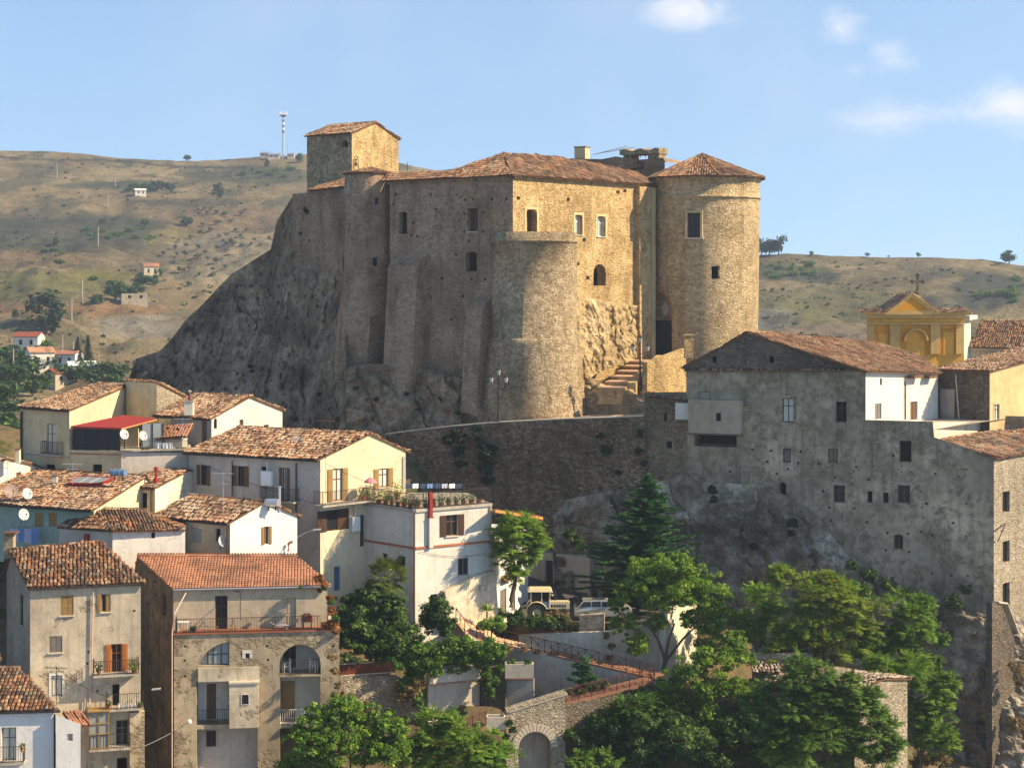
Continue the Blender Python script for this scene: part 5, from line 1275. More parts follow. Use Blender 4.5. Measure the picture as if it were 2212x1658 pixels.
q.faces([wf.pt(*p, .05) for p in px((1474, 794), (1872, 798), (1612, 719))]+[wf.pt(*p, -.3) for p in px((1474, 794), (1872, 798), (1612, 719))], [(0, 1, 4, 3), (1, 2, 5, 4), (2, 0, 3, 5)], 'convent_stone')
q.build('gable', into=gb)
q = MB(); a = wf.px(1480, 797)[0]; b = wf.px(1868, 800)[0]   # tiled string under the gable
n_ = 70
for i in range(n_):
    s = a+(b-a)*i/n_; z = wf.px(1480+388*i/n_, 798)[1]; vs = []
    for (o, k_) in ((.42, -.05), (.05, .06)):
        for t in (0, .33, .67, 1): vs.append(wf.pt(s+.1-.1*math.cos(math.pi*t), z+k_+.09*math.sin(math.pi*t), o))
    q.faces(vs, ((0, 1, 5, 4), (1, 2, 6, 5), (2, 3, 7, 6), (3, 2, 1, 0)), 'tile_b')
    q.wbox(wf, s, s+(b-a)/n_, z-.14, z-.055, .053, .36, 'convent_stone')
q.build('tile_string', cv)
# plaster box oriel and its little roof
q = MB(); a, b, z0, z1 = wf.rect(*bx(cv6, 578, 770, 1085, 1092)); q.wbox(wf, a, b, z0, z1, .004, .9, 'convent_box'); q.wbox(wf, a-.05, b, z0-.12, z0-.003, .004, .95, 'wood_brown')
ori = q.build('oriel', cv); q = MB(); a1, b1, y0, y1 = wf.rect(*bx(cv6, 848, 893, 893, 970)); q.wbox(wf, a1, b1, y0, y1, .88, .905, 'dark'); 
for (p, r_, s, t) in ((a1-.05, a1, y0-.05, y1+.05), (b1, b1+.05, y0-.05, y1+.05), (a1, b1, y1, y1+.05), (a1, b1, y0-.05, y0)): q.wbox(wf, p, r_, s, t, .9, .93, 'convent_low')
q.build('window', ori)
q = MB(); a, b, z0, z1 = wf.rect(*bx(cv6, 440, 800, 572, 960)); q.wbox(wf, a, b, z0, z1, .004, .5, 'white_wall'); q.build('annex', cv)
roof(cv, [wf.at(1399, 858, .5), wf.at(1492, 868, .5), wf.at(1492, 862, -1.5), wf.at(1399, 846, -1.5)], 'tile_b', tw=.24)
# sunlit white side and the long roof
C_ = wf.at(1870, 801); ws_ = W((C_.x, C_.y), (X_(2026, 141.5), 141.5), True); q = MB(); sw_ = part('side_wall', cv)
win(sw_, ws_, *bx(cv8, 775, 1130, 832, 1272), kind='door', col='wood_brown', d=.15, name='door'); win(sw_, ws_, *bx(cv8, 500, 1145, 551, 1266), kind='door', col='wood_grey', d=.1, name='shutter')
win(sw_, ws_, *bx(cv8, 538, 950, 557, 1002), pane='dark', cross=False, flat=True, d=.2)
facade(q, ws_, [ws_.px(1870, 960), ws_.px(2026, 960), ws_.px(2026, 806), ws_.px(1870, 802)], 'white_wall'); q.build('side_wall', into=sw_)
q = MB()
for (x0, x1) in ((745, 820), (865, 930)): a, b, z0, z1 = ws_.rect(*bx(cv8, x0, 925, x1, 945)); q.wbox(ws_, a, b, z0, z1, .004, .7, 'wood_brown')
q.tube([ws_.at(*cv8(738, 930), .1), ws_.at(*cv8(738, 1270), .1)], .06, 'pipe_copper', 6); q.build('brackets', cv)
pk = wf.at(1612, 718, .1); ea, eb = ws_.at(1872, 802, .45), ws_.at(2032, 806, .45)
roof(cv, [ea, eb]+plane_px(ea, eb, pk, [(2030, 800), (1985, 768), (1930, 752), (1880, 737), (1760, 727), (1690, 721)])+[pk], 'tile_castle', tw=.24, jit=.045, caps=((7, 8),))
la = wf.at(1472, 795, .2); lb = la+(eb-ea).normalized()*16
roof(cv, [lb, la, pk, pk+(eb-ea).normalized()*16], 'tile_castle', tw=.24)
q = MB(); bk = [wf.pt(0, Z_(1560, 135), -.2), wf.pt(0, Z_(850, 140), -.2)]   # hidden rear of the block
A0 = wf.pt(0, 0); d_ = ws_.e*14; zt_, zb_ = Z_(801, 133), Z_(1560, 133)
for (p, p2) in ((A0, A0+d_), (A0+d_, wf.pt(wf.L, 0)+d_)): q.faces([Vector((p.x, p.y, zb_)), Vector((p2.x, p2.y, zb_)), Vector((p2.x, p2.y, zt_-4.2)), Vector((p.x, p.y, zt_-4.2))], [(0, 1, 2, 3)], 'convent_low')
q.build('rear_wall', cv)
q = MB(); zt_ = wf.px(1940, 909)[1]   # terrace behind the parapet
t0, t1 = wf.at(1870, 909), wf.at(2015, 911); q.faces([t0-Vector((0, 0, .6)), t1-Vector((0, 0, .6)), t1+d_-Vector((0, 0, .6)), t0+d_-Vector((0, 0, .6))], [(0, 1, 2, 3)], 'concrete'); q.wbox(wf, wf.px(1870, 909)[0], wf.px(2015, 910)[0], zt_-1, zt_+.01, -.3, -.003, 'convent_low')
wp = W((t1.x, t1.y), (X_(2156, 143), 143), True); facade(q, wp, [wp.px(2015, 1010), wp.px(2156, 1010), wp.px(2156, 911), wp.px(2015, 911)], 'concrete_pale'); q.faces([wp.at(2015, 911), wp.at(2156, 911), wp.at(2156, 911, -.3), wp.at(2015, 911, -.3)], [(0, 1, 2, 3)], 'cream_pale'); q.build('terrace', cv)
q = MB(); c = P(1480, 748, 141.5); q.hexa(c+Vector((-.05, 0, -1)), Vector((.75, 0, 0)), Vector((0, .7, 0)), Vector((0, 0, 1.9)), 'castle_gold'); q.hexa(c+Vector((-.1, -.05, .902)), Vector((.85, 0, 0)), Vector((0, .8, 0)), Vector((0, 0, .1)), 'castle_gold'); q.build('chimney', cv)
# stone house with the mono-pitch roof at the right
h = House('stone_house', 'tall narrow stone house with sunlit side and tiled lean-to roof, far right', (2016, 130.6), (2147, 128.3), (2290, 137.5), 988, 1800, 944, axis=1, fr=1, vrY=134, walls=('convent_wall', 'rubble_wall'), gut=None, jit=.045)
for (v0, v1) in ((1061, 1106), (1168, 1214), (1258, 1328)): win(h.root, h.W[1], 2166, v0, 2181, v1, pane='dark', cross=False, d=.3)
h.finish()
q = MB(); w = h.W[0]; a, b, z0, z1 = w.rect(2008, 1000, 2092, 1010)
for i in range(14):
    s = a+(b-a)*i/14; vs = []
    for (o, k_) in ((.4, -.06), (.04, .06)):
        for t in (0, .33, .67, 1): vs.append(w.pt(s+.1-.1*math.cos(math.pi*t), z0+k_+.1*math.sin(math.pi*t), o))
    q.faces(vs, ((0, 1, 5, 4), (1, 2, 6, 5), (2, 3, 7, 6), (3, 2, 1, 0)), 'tile_b')
q.build('tile_string', h.root)
q = MB(); q.tube([h.W[1].at(2172, 1130, .1), h.W[1].at(2172, 1130, 1.6)], .06, 'pipe_copper', 5); q.tube([h.W[1].at(2155, 1170, .1), h.W[1].at(2172, 1130, 1.2)], .04, 'pipe_copper', 5); q.build('bracket', h.root)
# dark stone wing and yellow wing behind
h = House('brown_wing', 'dark brown rubble wing and sandy side wall between the church and the white wall', (2026, 142.5), (2138, 138.5), (2330, 152), 803, 1400, 757, axis=0, fr=.9, walls=('convent_stone', 'sandy'), jit=.04, gut=None, vrY=148)
win(h.root, h.W[1], *bx(cv8, 1425, 1152, 1465, 1280), d=.15, trim='tan_wall', pane='curtain')
win(h.root, h.W[0], 2030, 840, 2062, 904, kind='door', col='grey_wall', d=.1)
h.finish(); h.pipe(0, 0, 0, 0, 'pipe_pale', .07, [cv8(1128, 920), cv8(1155, 1275)])
h = House('far_right_house', 'low tiled roof peeping in at the right edge below the yellow wing', (2150, 139), (2205, 137), (2330, 143), 952, 1400, 918, axis=0, fr=.5, walls=('tan_wall', 'tan_wall'), gut=None); h.finish()
# church
ch = thing('church', 'ochre yellow church front with pediment behind the grey convent roofs', 'church', P(1980, 760, 185))
cw0 = W((1873, 184.6), (2083, 184.4)); cw1 = W((2083, 184.4), (2097, 188.5)); q = MB(); fc = part('facade', ch)
facade(q, cw0, [(0, Z_(800, 184)), (cw0.L, Z_(800, 184)), (cw0.L, Z_(682, 184)), (0, Z_(682, 184))], 'ochre'); facade(q, cw1, [(0, Z_(800, 184)), (cw1.L, Z_(800, 184)), (cw1.L, Z_(682, 184)), (0, Z_(682, 184))], 'cream_pale')
def cb(x0, y0, x1, y1, o0, o1, m, ww=cw0): a, b, z0, z1 = ww.rect(*bx(cv8, x0, y0, x1, y1)); q.wbox(ww, a, b, z0, z1, o0, o1, m)
for (x0, x1) in ((440, 490), (612, 690), (930, 1000), (1125, 1185)): cb(x0, 520, x1, 760, .004, .3, 'ochre_trim')
for (x0, x1) in ((515, 605), (710, 915), (1020, 1120)): cb(x0, 560, x1, 770, .004, .08, 'ochre_deep')
for (x0, x1, y0) in ((528, 593, 605), (745, 885, 600), (1030, 1110, 590)): cb(x0, y0, x1, 770, .082, .12, 'ochre')
cb(425, 455, 1190, 482, .3, .62, 'ochre_trim'); cb(435, 486, 1185, 512, .004, .42, 'ochre'); cb(430, 516, 1188, 530, .004, .5, 'ochre_trim')
cb(385, 437, 1240, 453, .004, .95, 'ochre_trim')
a, b, z0, z1 = cw1.rect(2083, 681, 2097, 690); q.wbox(cw1, -.0, b+.9, z0, z1, .0, .6, 'cream_pale')
pd = [cw0.px(*cv8(*c)) for c in ((580, 437), (972, 437), (778, 288))]
for (sc, o0, o1, m) in ((1., -1.5, .95, 'ochre_trim'), (.72, .953, .7, 'ochre_deep')):
    cx = sum(p[0] for p in pd)/3; cz = sum(p[1] for p in pd)/3; tri = [(cx+(p[0]-cx)*sc, cz+(p[1]-cz)*sc) for p in pd]
    if sc == 1.: q.faces([cw0.pt(*p, o1) for p in tri]+[cw0.pt(*p, o0) for p in tri], [(0, 1, 2), (0, 1, 4, 3), (1, 2, 5, 4), (2, 0, 3, 5)], m)
    else: q.faces([cw0.pt(*p, .955) for p in tri], [(0, 1, 2)], m)
c = cw0.px(*cv8(815, 655)); arc = [(c[0]+1.35*math.cos(math.pi*i/12), c[1]+1.35*math.sin(math.pi*i/12)) for i in range(13)]
for p, r_ in zip(arc, arc[1:]): q.hexa(cw0.pt(*p, .12), cw0.pt(*r_, .12)-cw0.pt(*p, .12), cw0.n*.45, (cw0.pt(c[0], c[1], .12)-cw0.pt(*p, .12))*.16, 'ochre_trim')
q.faces([cw0.pt(*p, .13) for p in arc], [tuple(range(13))], 'ochre')
q.build('facade', into=fc)
tr = cw0.px(*cv8(778, 286)); r0 = cw0.px(*cv8(975, 428)); l0 = cw0.px(*cv8(578, 432))
roof(fc, [cw0.pt(*r0, 1.1), cw0.pt(*r0, -5), cw0.pt(*tr, -5), cw0.pt(*tr, 1.1)], 'tile_a', tw=.24, base='ochre_trim'); roof(fc, [cw0.pt(*l0, -5), cw0.pt(*l0, 1.1), cw0.pt(*tr, 1.1), cw0.pt(*tr, -5)], 'tile_a', tw=.24, base='ochre_trim')
for (x0, x1) in ((378, 590), (985, 1262)):
    a = cw0.px(*cv8(x0, 440), 1.1); b = cw0.px(*cv8(x1, 425), 1.1)
    roof(fc, [cw0.pt(a[0], a[1], 1.1), cw0.pt(b[0], a[1], 1.1), cw0.pt(b[0]-.5, a[1]+.45, -1.0), cw0.pt(a[0]+.4, a[1]+.45, -1.0)], 'tile_a', tw=.24, base='ochre_trim')
q = MB(); c = cw0.at(*cv8(832, 292), -.4); k = .8
def xb(x, z, w_, h_): q.hexa(c+Vector((x*k, -.09, z*k)), Vector((w_*k, 0, 0)), Vector((0, .18, 0)), Vector((0, 0, h_*k)), 'convent_stone')
q.lathe(c, [(.5, -.1), (.5, .12), (.32, .2), (.18, .36), (.13, .5)], 'convent_stone', 12); xb(-.15, .5, .3, 2.05); xb(-.7, 1.55, .549, .3); xb(.151, 1.55, .549, .3)
for (dx, dz) in ((-.74, 1.7), (.74, 1.7), (0, 2.6)):
    for (ex, ez) in ((0, .15), (0, -.15), (.15, 0), (-.15, 0)): q.ball(c+Vector(((dx+ex)*k, 0, (dz+ez)*k)), .17*k, 'convent_stone', 8, 5)
q.build('cross', fc)
nv = W((2097, 187), (2330, 182)); q = MB(); facade(q, nv, [(0, Z_(1000, 184)), (nv.L, Z_(1000, 184)), (nv.L, Z_(750, 185)), (0, Z_(750, 185))], 'tan_wall'); cb(1253, 705, 1700, 735, .004, .3, 'tan_wall', nv); nw = q.build('nave', ch)
roof(nw, [nv.at(2096, 750, .5), nv.pt(nv.L, Z_(750, 185), .5), nv.pt(nv.L, Z_(692, 190), -6), nv.pt(.0, Z_(692, 190), -6)], 'tile_b', tw=.24)
# ---------------------------------------------------------------- retaining wall, path, steps, street, ramps
def cv9(x, y): return 1060+x/5.853, 691.2+y/5.853
def cv10(x, y): return 1013.8+x/4.496, 1152+y/4.496
def cv11(x, y): return 691.2+x/4., 1290.3+y/4.
def walltop(name, label, w, outline_px, m, depth=.5, cat='wall', cop=None, holes=(), back=None):
    """a wall thing: front sheet, top and ends"""
    t = thing(name, label, cat, w.at(*outline_px[0])); q = MB(); ol = [w.px(*c) for c in outline_px]; facade(q, w, ol, m, holes=list(holes)); n = len(ol)
    for i in range(n):
        p, r = ol[i], ol[(i+1) % n]; q.faces([w.pt(*p), w.pt(*r), w.pt(*r, -depth), w.pt(*p, -depth)], [(0, 1, 2, 3)], m)
    q.build('masonry', t)
    if cop:
        q = MB()
        for i in range(n):
            p, r = ol[i], ol[(i+1) % n]
            if abs(p[0]-r[0]) > .8 and min(p[1], r[1]) > max(z for _, z in ol)-abs(p[0]-r[0])*.5-.5 and i not in (0,):
                o = w.pt(*p, -depth-.02)+Vector((0, 0, .004)); d = w.pt(*r, -depth-.02)-w.pt(*p, -depth-.02); q.hexa(o, d, w.n*(depth+.1), Vector((0, 0, .1)), cop)
        q.build('coping', t)
    return t
wt_ = W((838, 145.2), (1393, 137.5))
rr = random.Random(4); slit_holes(wt_, [(rr.uniform(900, 1380), rr.uniform(950, 1080)) for _ in range(22)], 5)
tw0 = [(838, 937), (900, 929), (980, 920), (1075, 912), (1150, 908), (1230, 904), (1300, 902), (1393, 898)]
RT = walltop('retaining_wall', 'long dark rubble retaining wall under the castle path', wt_, [(838, 1330), (1393, 1330)]+tw0[::-1], 'wall_retaining', .5, holes=wt_.holes)
q = MB()
for a, b in zip(tw0, tw0[1:]):
    o = wt_.at(*a, -.5)+Vector((0, 0, .004)); q.hexa(o, wt_.at(*b, -.5)-wt_.at(*a, -.5), wt_.n*.56, Vector((0, 0, .09)), 'stone_pale')
q.build('coping', RT)
q = MB()
for a, b in zip(tw0, tw0[1:]):
    p, r = wt_.at(*a, -.45)-Vector((0, 0, .25)), wt_.at(*b, -.45)-Vector((0, 0, .25)); q.faces([p, r, r+Vector((2, 10, .3)), p+Vector((2, 10, .3))], [(0, 1, 2, 3)], 'paving')
q.build('path')['kind'] = 'structure'
tp = [(1208, 850, 147.2), (1216, 834, 147), (1231, 830, 146.5), (1251, 837, 146), (1257, 847, 145.8), (1300, 846, 144.8), (1322, 850, 144.3), (1329, 864, 144), (1338, 862, 143.8), (1348, 848, 143.5), (1393, 854, 142.6)]
o = rockface('rock_ledge', tp, [(a, 906, c-.5) for a, b, c in tp], 'castle_bastion', 60, 16, .16, .9, 1209, 1393, back=1.3, seed=6)
tag(o, 'low shaded rock ledge with a notched sunlit rim below the castle steps', 'rock')
for i, (u, v, Y, r) in enumerate(((1248, 826, 146.4, .7), (1262, 818, 147, .8), (1280, 826, 146.4, .8), (1296, 834, 145.7, .6), (1345, 846, 144.2, .85), (1362, 848, 143.8, .7), (1270, 838, 145.8, .6))):
    q = MB(); boulder(q, P(u, v, Y), r, 'rock_gold', (1.2, .9, .6), i+20); tag(q.build('boulder', loc=P(u, v, Y)), 'mossy boulder on the rim of the ledge left of the castle steps', 'rock', 'boulders by the castle steps')
# steps up to the gate
st = thing('castle_steps', 'flight of orange paved steps climbing to the castle gate', 'steps', P(1330, 842, 145))
a0, a1 = P(1320, 843, 144.0), P(1392, 776, 156.5); n_ = 6; sd = Vector((.93, -.37, 0))
q = MB()
for i in range(n_):
    p = a0.lerp(a1, i/n_); p2 = a0.lerp(a1, (i+1)/n_); d = Vector((p2.x-p.x, p2.y-p.y, 0))
    q.hexa(Vector((p.x, p.y, p.z-1.2))-sd*1.1, sd*2.4, d*1.02, Vector((0, 0, 1.08+(p2.z-p.z)*.86)), 'castle_gold'); q.hexa(Vector((p.x, p.y, p.z-.118+(p2.z-p.z)*.86))-sd*1.12-d*.03, sd*2.44, d*1.05, Vector((0, 0, .118)), 'paving')
q.hexa(a1-sd*1.3-Vector((0, 0, 1.2)), sd*3.6, Vector((0, 4, 0)), Vector((0, 0, 1.18)), 'paving')
q.build('treads', st)
q = MB()
for i in range(2):
    p, r = a0.lerp(a1, .04+i*.46)+sd*1.35, a0.lerp(a1, .48+i*.46)+sd*1.35; q.hexa(Vector((p.x, p.y, p.z-1.5)), Vector((r.x-p.x, r.y-p.y, r.z-p.z)), sd*.75, Vector((0, 0, 2.1)), 'castle_gold')
q.build('parapet', st)
wq = W((1398, 144.2), (1482, 149.3)); walltop('approach_wall', 'sunlit plastered wall with a diagonal shadow right of the castle steps', wq, [(1398, 870), (1482, 880), (1482, 752), (1398, 783)], 'castle_gold', .5)
# rock under the convent
def onwall(u, v, off=.25):
    return (u, v, (wf if u > 1392 else wt_).at(u, v, off).y)
o = rockface('rock_base', [onwall(*c) for c in ((1195, 1085), (1300, 1062), (1391, 1048), (1400, 1048), (1480, 1020), (1545, 1040), (1600, 1045), (1660, 1046), (1720, 1085), (1762, 1110), (1830, 1195), (1900, 1240), (2000, 1290), (2140, 1330))]+[(2160, 1320, 128), (2230, 1340, 129)],
    [(1195, 1330, 137), (1392, 1420, 135.5), (1560, 1560, 132.4), (1700, 1720, 130), (2230, 1800, 123.5)], 'rock_grey', 220, 150, .75, .3, 1195, 2230, back=.6, seed=9, ridged=.9)
o['kind'] = 'structure'
# street
q = MB(); sp_ = [P(1128, 1338, 125.6), P(1322, 1346, 124.4), P(1520, 1345, 128), P(1420, 1320, 134), P(1292, 1291, 136), P(1138, 1243, 140.5), P(1125, 1290, 133)]
q.faces(sp_, [(0, 1, 3, 4), (1, 2, 3), (0, 4, 5, 6)], 'asphalt'); q.build('street')['kind'] = 'structure'
sb = thing('outbuilding', 'small low tan building with one dark doorway at the foot of the retaining wall', 'building', P(1274, 1300, 136))
sq = [(1138, 140.5), (1274, 136.3), (1302, 139.5), (1200, 143.5)]; sw = walls_of(sq)
win(sb, sw[0], *bx(cv10, 735, 260, 812, 505), kind='door', col='wood_dark', d=.25)
block(sb, sq, 1205, 1330, ['concrete_pale', 'concrete'], Ws=sw)
q = MB(); c = P(1200, 1198, 141); rr = random.Random(9)
for i in range(14): boulder(q, c+Vector((rr.uniform(-1.2, 3.4), rr.uniform(-1.5, 1.2), 0)), rr.uniform(.12, .28), rr.choice(['rubble_wall', 'terracotta', 'cloth_pale', 'concrete']), (1, 1, .6), i, 1)
tag(q.build('rubble_heap', loc=c), 'junk and broken stones lying on the flat roof of the low outbuilding', 'rubble')
# front walls of the street
w = W((1245, 123.8), (1305, 123.5)); walltop('stone_pier', 'short wall of pale cut stones in front of the parked estate car', w, [(1252, 1372), (1305, 1368), (1305, 1325), (1252, 1329)], 'rubble_wall', .6)
w = W((1100, 124.2), (1442, 121.6)); walltop('street_wall', 'tan concrete wall between the street and the red-railed ramp', w, [(1120, 1500), (1442, 1500), (1442, 1340), (1305, 1364), (1168, 1368), (1120, 1372)], 'concrete_pale', .4)
w = W((1438, 121.4), (1505, 127.5)); walltop('sunlit_wall', 'bright cream wall end glimpsed through the branches right of the car', w, [(1438, 1470), (1505, 1460), (1505, 1300), (1438, 1316)], 'cream_pale', .5)
# ramps
def strip(mb, a, b, wd, m, th=.25):
    d = Vector((b.x-a.x, b.y-a.y, 0)).normalized(); s = Vector((-d.y, d.x, 0))*wd; mb.hexa(a-Vector((0, 0, th)), b-a, s, Vector((0, 0, th)), m)
def xrail(mb, pts, h=.95, m='iron_red', bay=1.0):
    up = Vector((0, 0, 1))
    for p, r in zip(pts, pts[1:]):
        n = max(1, round((r-p).length/bay))
        mb.tube([p+up*h, r+up*h], .028, m, 5); mb.tube([p+up*.1, r+up*.1], .024, m, 5)
        for i in range(n+1):
            c = p.lerp(r, i/n); mb.tube([c, c+up*(h+.02)], .035, m, 5)
            if i < n:
                e = p.lerp(r, (i+1)/n); mb.tube([c+up*.1, e+up*h], .02, m, 4); mb.tube([c+up*h, e+up*.1], .02, m, 4)
                f = c.lerp(e, .5); mb.tube([f+up*.1, f+up*h], .018, m, 4)
A, B, C = P(1061, 1384, 121.4), P(1412, 1463, 118.2), P(1222, 1516, 114.6)
B2 = P(1414, 1470, 117.0)
land = [P(985, 1341, 120.8), P(1004, 1366, 120), P(1030, 1381, 119.8), A]
q = MB(); strip(q, A, A.lerp(B, .35), 1.5, 'paving'); strip(q, A.lerp(B, .35), B, 1.5, 'paving_shaded'); strip(q, C, B2, 1.4, 'paving_shaded')
q.faces([*land, A+Vector((.4, 1.5, 0)), land[0]+Vector((1.2, 2.5, 0))], [(0, 1, 2, 3, 4, 5)], 'paving')
D0, D1, D2 = P(1050, 1566, 112.6), P(962, 1602, 111.4), P(836, 1640, 109.2)
for a, b in ((D1, D0), (D2, D1)): strip(q, a, b, 1.4, 'paving_shaded')
q.hexa(P(1414, 1466, 117.2), Vector((.9, .3, 0)), Vector((-.2, 1.9, 0)), Vector((0, 0, .01)), 'paving_shaded')
q.build('ramp_path')['kind'] = 'structure'
def fence(label, pts, **k):
    q = MB(); xrail(q, pts, **k); o = q.build('railing', loc=pts[0]); return tag(o, label, 'railing', 'red lattice railings along the ramp')
fence('red iron lattice railing curving round the landing by the round dark shrub', [p+Vector((0, 0, .01)) for p in land])
fence('long red iron lattice railing descending the upper ramp towards the right', [A+Vector((.05, 0, .01)), B+Vector((0, 0, .01))])
fence('red iron lattice railing of the lower ramp dropping left beneath the big tree', [B2, C])
fence('short red railing above the concrete planter box, beside the sunlit panel', [D0+Vector((0, 0, .01)), D1])
fence('lowest red railing half hidden by the two bright trees at the bottom', [D1+Vector((0, 0, .01)), D2])
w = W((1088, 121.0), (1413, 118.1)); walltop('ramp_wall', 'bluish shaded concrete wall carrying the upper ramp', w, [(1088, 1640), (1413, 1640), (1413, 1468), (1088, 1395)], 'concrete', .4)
w = W((1219, 114.5), (1414, 117.2)); walltop('lower_ramp_wall', 'dim wall under the lower ramp, mostly hidden by dark leaves', w, [(1219, 1720), (1414, 1720), (1414, 1476), (1219, 1522)], 'rubble_dark', .4)
# arch
w = W((1094, 113.2), (1221, 113.9)); a, b, z0, z1 = w.rect(1120, 1579, 1190, 1760); arc = hole_loop(a, b, z0, z1, True); w.holes.append((arc, 1.2, 'concrete'))
t = walltop('stone_arch', 'rubble wall with a round arched recess under a sloping coping, bottom centre', w, [(1094, 1770), (1221, 1770), (1221, 1494), (1094, 1533)], 'rubble_wall', .8, holes=w.holes)
q = MB(); r_ = (b-a)/2; c = ((a+b)/2, z1-r_)
for i in range(17):
    t0, t1 = math.pi*i/17+.015, math.pi*(i+1)/17-.015
    q.faces([w.pt(c[0]+rr_*math.cos(tt), c[1]+rr_*math.sin(tt), o) for o in (.07, .003) for (tt, rr_) in ((t0, r_+.01), (t1, r_+.01), (t1, r_+.5), (t0, r_+.5))], [(0, 1, 2, 3), (0, 1, 5, 4), (1, 2, 6, 5), (2, 3, 7, 6), (3, 0, 4, 7)], 'stone_pale')
q.build('voussoirs', t)
q = MB(); o = w.at(1094, 1533, -.8)+Vector((0, 0, .004)); q.hexa(o, w.at(1221, 1494, -.8)-w.at(1094, 1533, -.8), w.n*.86, Vector((0, 0, .1)), 'concrete'); q.build('coping', t)
def planter(label, u0, u1, v0, v1, Y, dep=.8, tw=0):
    t = thing('planter_box', label, 'planter', P(u0, v1, Y), 'concrete planter boxes'); w = W((u0, Y), (u1, Y+tw)); a, b, z0, z1 = w.rect(u0, v0, u1, v1); q = MB()
    q.wbox(w, a, b, z0, z1, -dep, -dep+.12, 'concrete_pale'); q.wbox(w, a, b, z0, z1, -.12, 0, 'concrete_pale'); q.wbox(w, a, a+.12, z0, z1, -dep+.121, -.121, 'concrete_pale'); q.wbox(w, b-.12, b, z0, z1, -dep+.121, -.121, 'concrete_pale')
    q.wbox(w, a+.121, b-.121, z0+.1, z1-.12, -dep+.121, -.121, 'dark'); q.build('trough', t)
    q = MB(); q.wbox(w, a-.01, b+.01, z0-.06, z0-.004, -dep, .01, 'terracotta_band'); q.build('base', t); return t
planter('long concrete planter box overgrown with ivy above the sunlit concrete panel', 929, 1039, 1441, 1471, 116.1, .8, 1.4)
planter('concrete planter box with two small shrubs on the shaded ramp wall', 1091, 1153, 1434, 1464, 117.6)
planter('small bare concrete planter box left of the stone arch', 1049, 1092, 1548, 1575, 112.6)
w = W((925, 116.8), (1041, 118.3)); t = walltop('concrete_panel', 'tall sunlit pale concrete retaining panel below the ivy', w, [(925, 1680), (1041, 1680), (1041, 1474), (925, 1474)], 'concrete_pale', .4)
q = MB(); q.tube([w.at(1038, 1476, .08), w.at(1038, 1545, .08)], .06, 'iron', 6); q.build('downpipe', t)
w = W((1040, 118.2), (1092, 117.8)); walltop('rubble_strip', 'narrow dark rubble wall between the two concrete panels', w, [(1040, 1680), (1092, 1680), (1092, 1440), (1040, 1440)], 'rubble_dark', .4)
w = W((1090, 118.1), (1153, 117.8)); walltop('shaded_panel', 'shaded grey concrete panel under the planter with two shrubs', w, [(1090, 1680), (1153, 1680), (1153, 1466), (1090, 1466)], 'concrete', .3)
w = W((728, 115.6), (932, 117.6)); t = walltop('garden_wall', 'rubble garden wall topped by a red brick lattice, right of the arched house', w, [(728, 1720), (932, 1720), (932, 1500), (858, 1460), (728, 1457)], 'rubble_wall', .5)
q = MB(); a, b, z0, z1 = w.rect(735, 1431, 856, 1456)
n_ = 34
for i in range(n_):
    for j in range(5):
        s = a+(b-a)*(i+(j % 2)*.5)/n_; zz = z0+.08+(z1-z0-.1)*j/5; q.wbox(w, s, s+(b-a)/n_*.62, zz, zz+(z1-z0)/5*.8, -.2, -.05, 'brick_red')
q.wbox(w, a, b, z0+.003, z0+.07, -.25, .02, 'stone_pale'); q.wbox(w, a, b, z1+.0, z1+.07, -.25, .02, 'stone_pale'); q.build('lattice', t)
# stepped stair wall at the far right
w = W((2140, 124.8), (2240, 129.5)); pl = [(2143, 1760), (2240, 1760), (2240, 1392), (2193, 1384), (2162, 1302), (2143, 1300)]
t = walltop('stair_wall', 'stone wall with a sunlit stepped coping at the right edge', w, pl, 'rubble_dark', .5)
q = MB()
for a, b in (((2143, 1300), (2162, 1302)), ((2162, 1302), (2193, 1384)), ((2193, 1384), (2240, 1392))):
    o = w.at(*a, -.5)+Vector((0, 0, .01)); q.hexa(o, w.at(*b, -.5)-w.at(*a, -.5), w.n*.6, Vector((0, 0, .12)), 'concrete_pale')
q.build('coping', t)
# ruined cottage in the trees
h = House('ruined_cottage', 'ruined stone cottage with broken tiled roofs half buried in trees', (1660, 114.2), (1846, 110.6), (1960, 114.6), 1497, 1760, 1466, axis=0, fr=.5, walls=('rubble_dark', 'rubble_wall'), tm='tile_grey', jit=.07, gut=None, caps=False)
win(h.root, h.W[1], 1893, 1622, 1906, 1645, pane='dark', cross=False, d=.3)
h.finish()
q = MB(); w = W((1630, 117.2), (1756, 116.8)); a, b, z0, z1 = w.rect(1630, 1452, 1756, 1640); q.wbox(w, a, b, z0, z1, -4, 0, 'rubble_wall'); t_ = q.build('shed', h.root)
roof(t_, [w.pt(a-.2, z1-.05, .35), w.pt(b+.2, z1+.1, .35), w.pt(b+.1, z1+1.35, -3.6), w.pt(a, z1+1.2, -3.6)], 'tile_grey', tw=.22, jit=.07)
q = MB(); w2 = W((1640, 118.4), (1752, 118)); a, b, z0, z1 = w2.rect(1630, 1412, 1752, 1436); q.wbox(w2, a, b, z0-2, z1, -.6, 0, 'rubble_wall'); q.build('broken_wall', h.root)
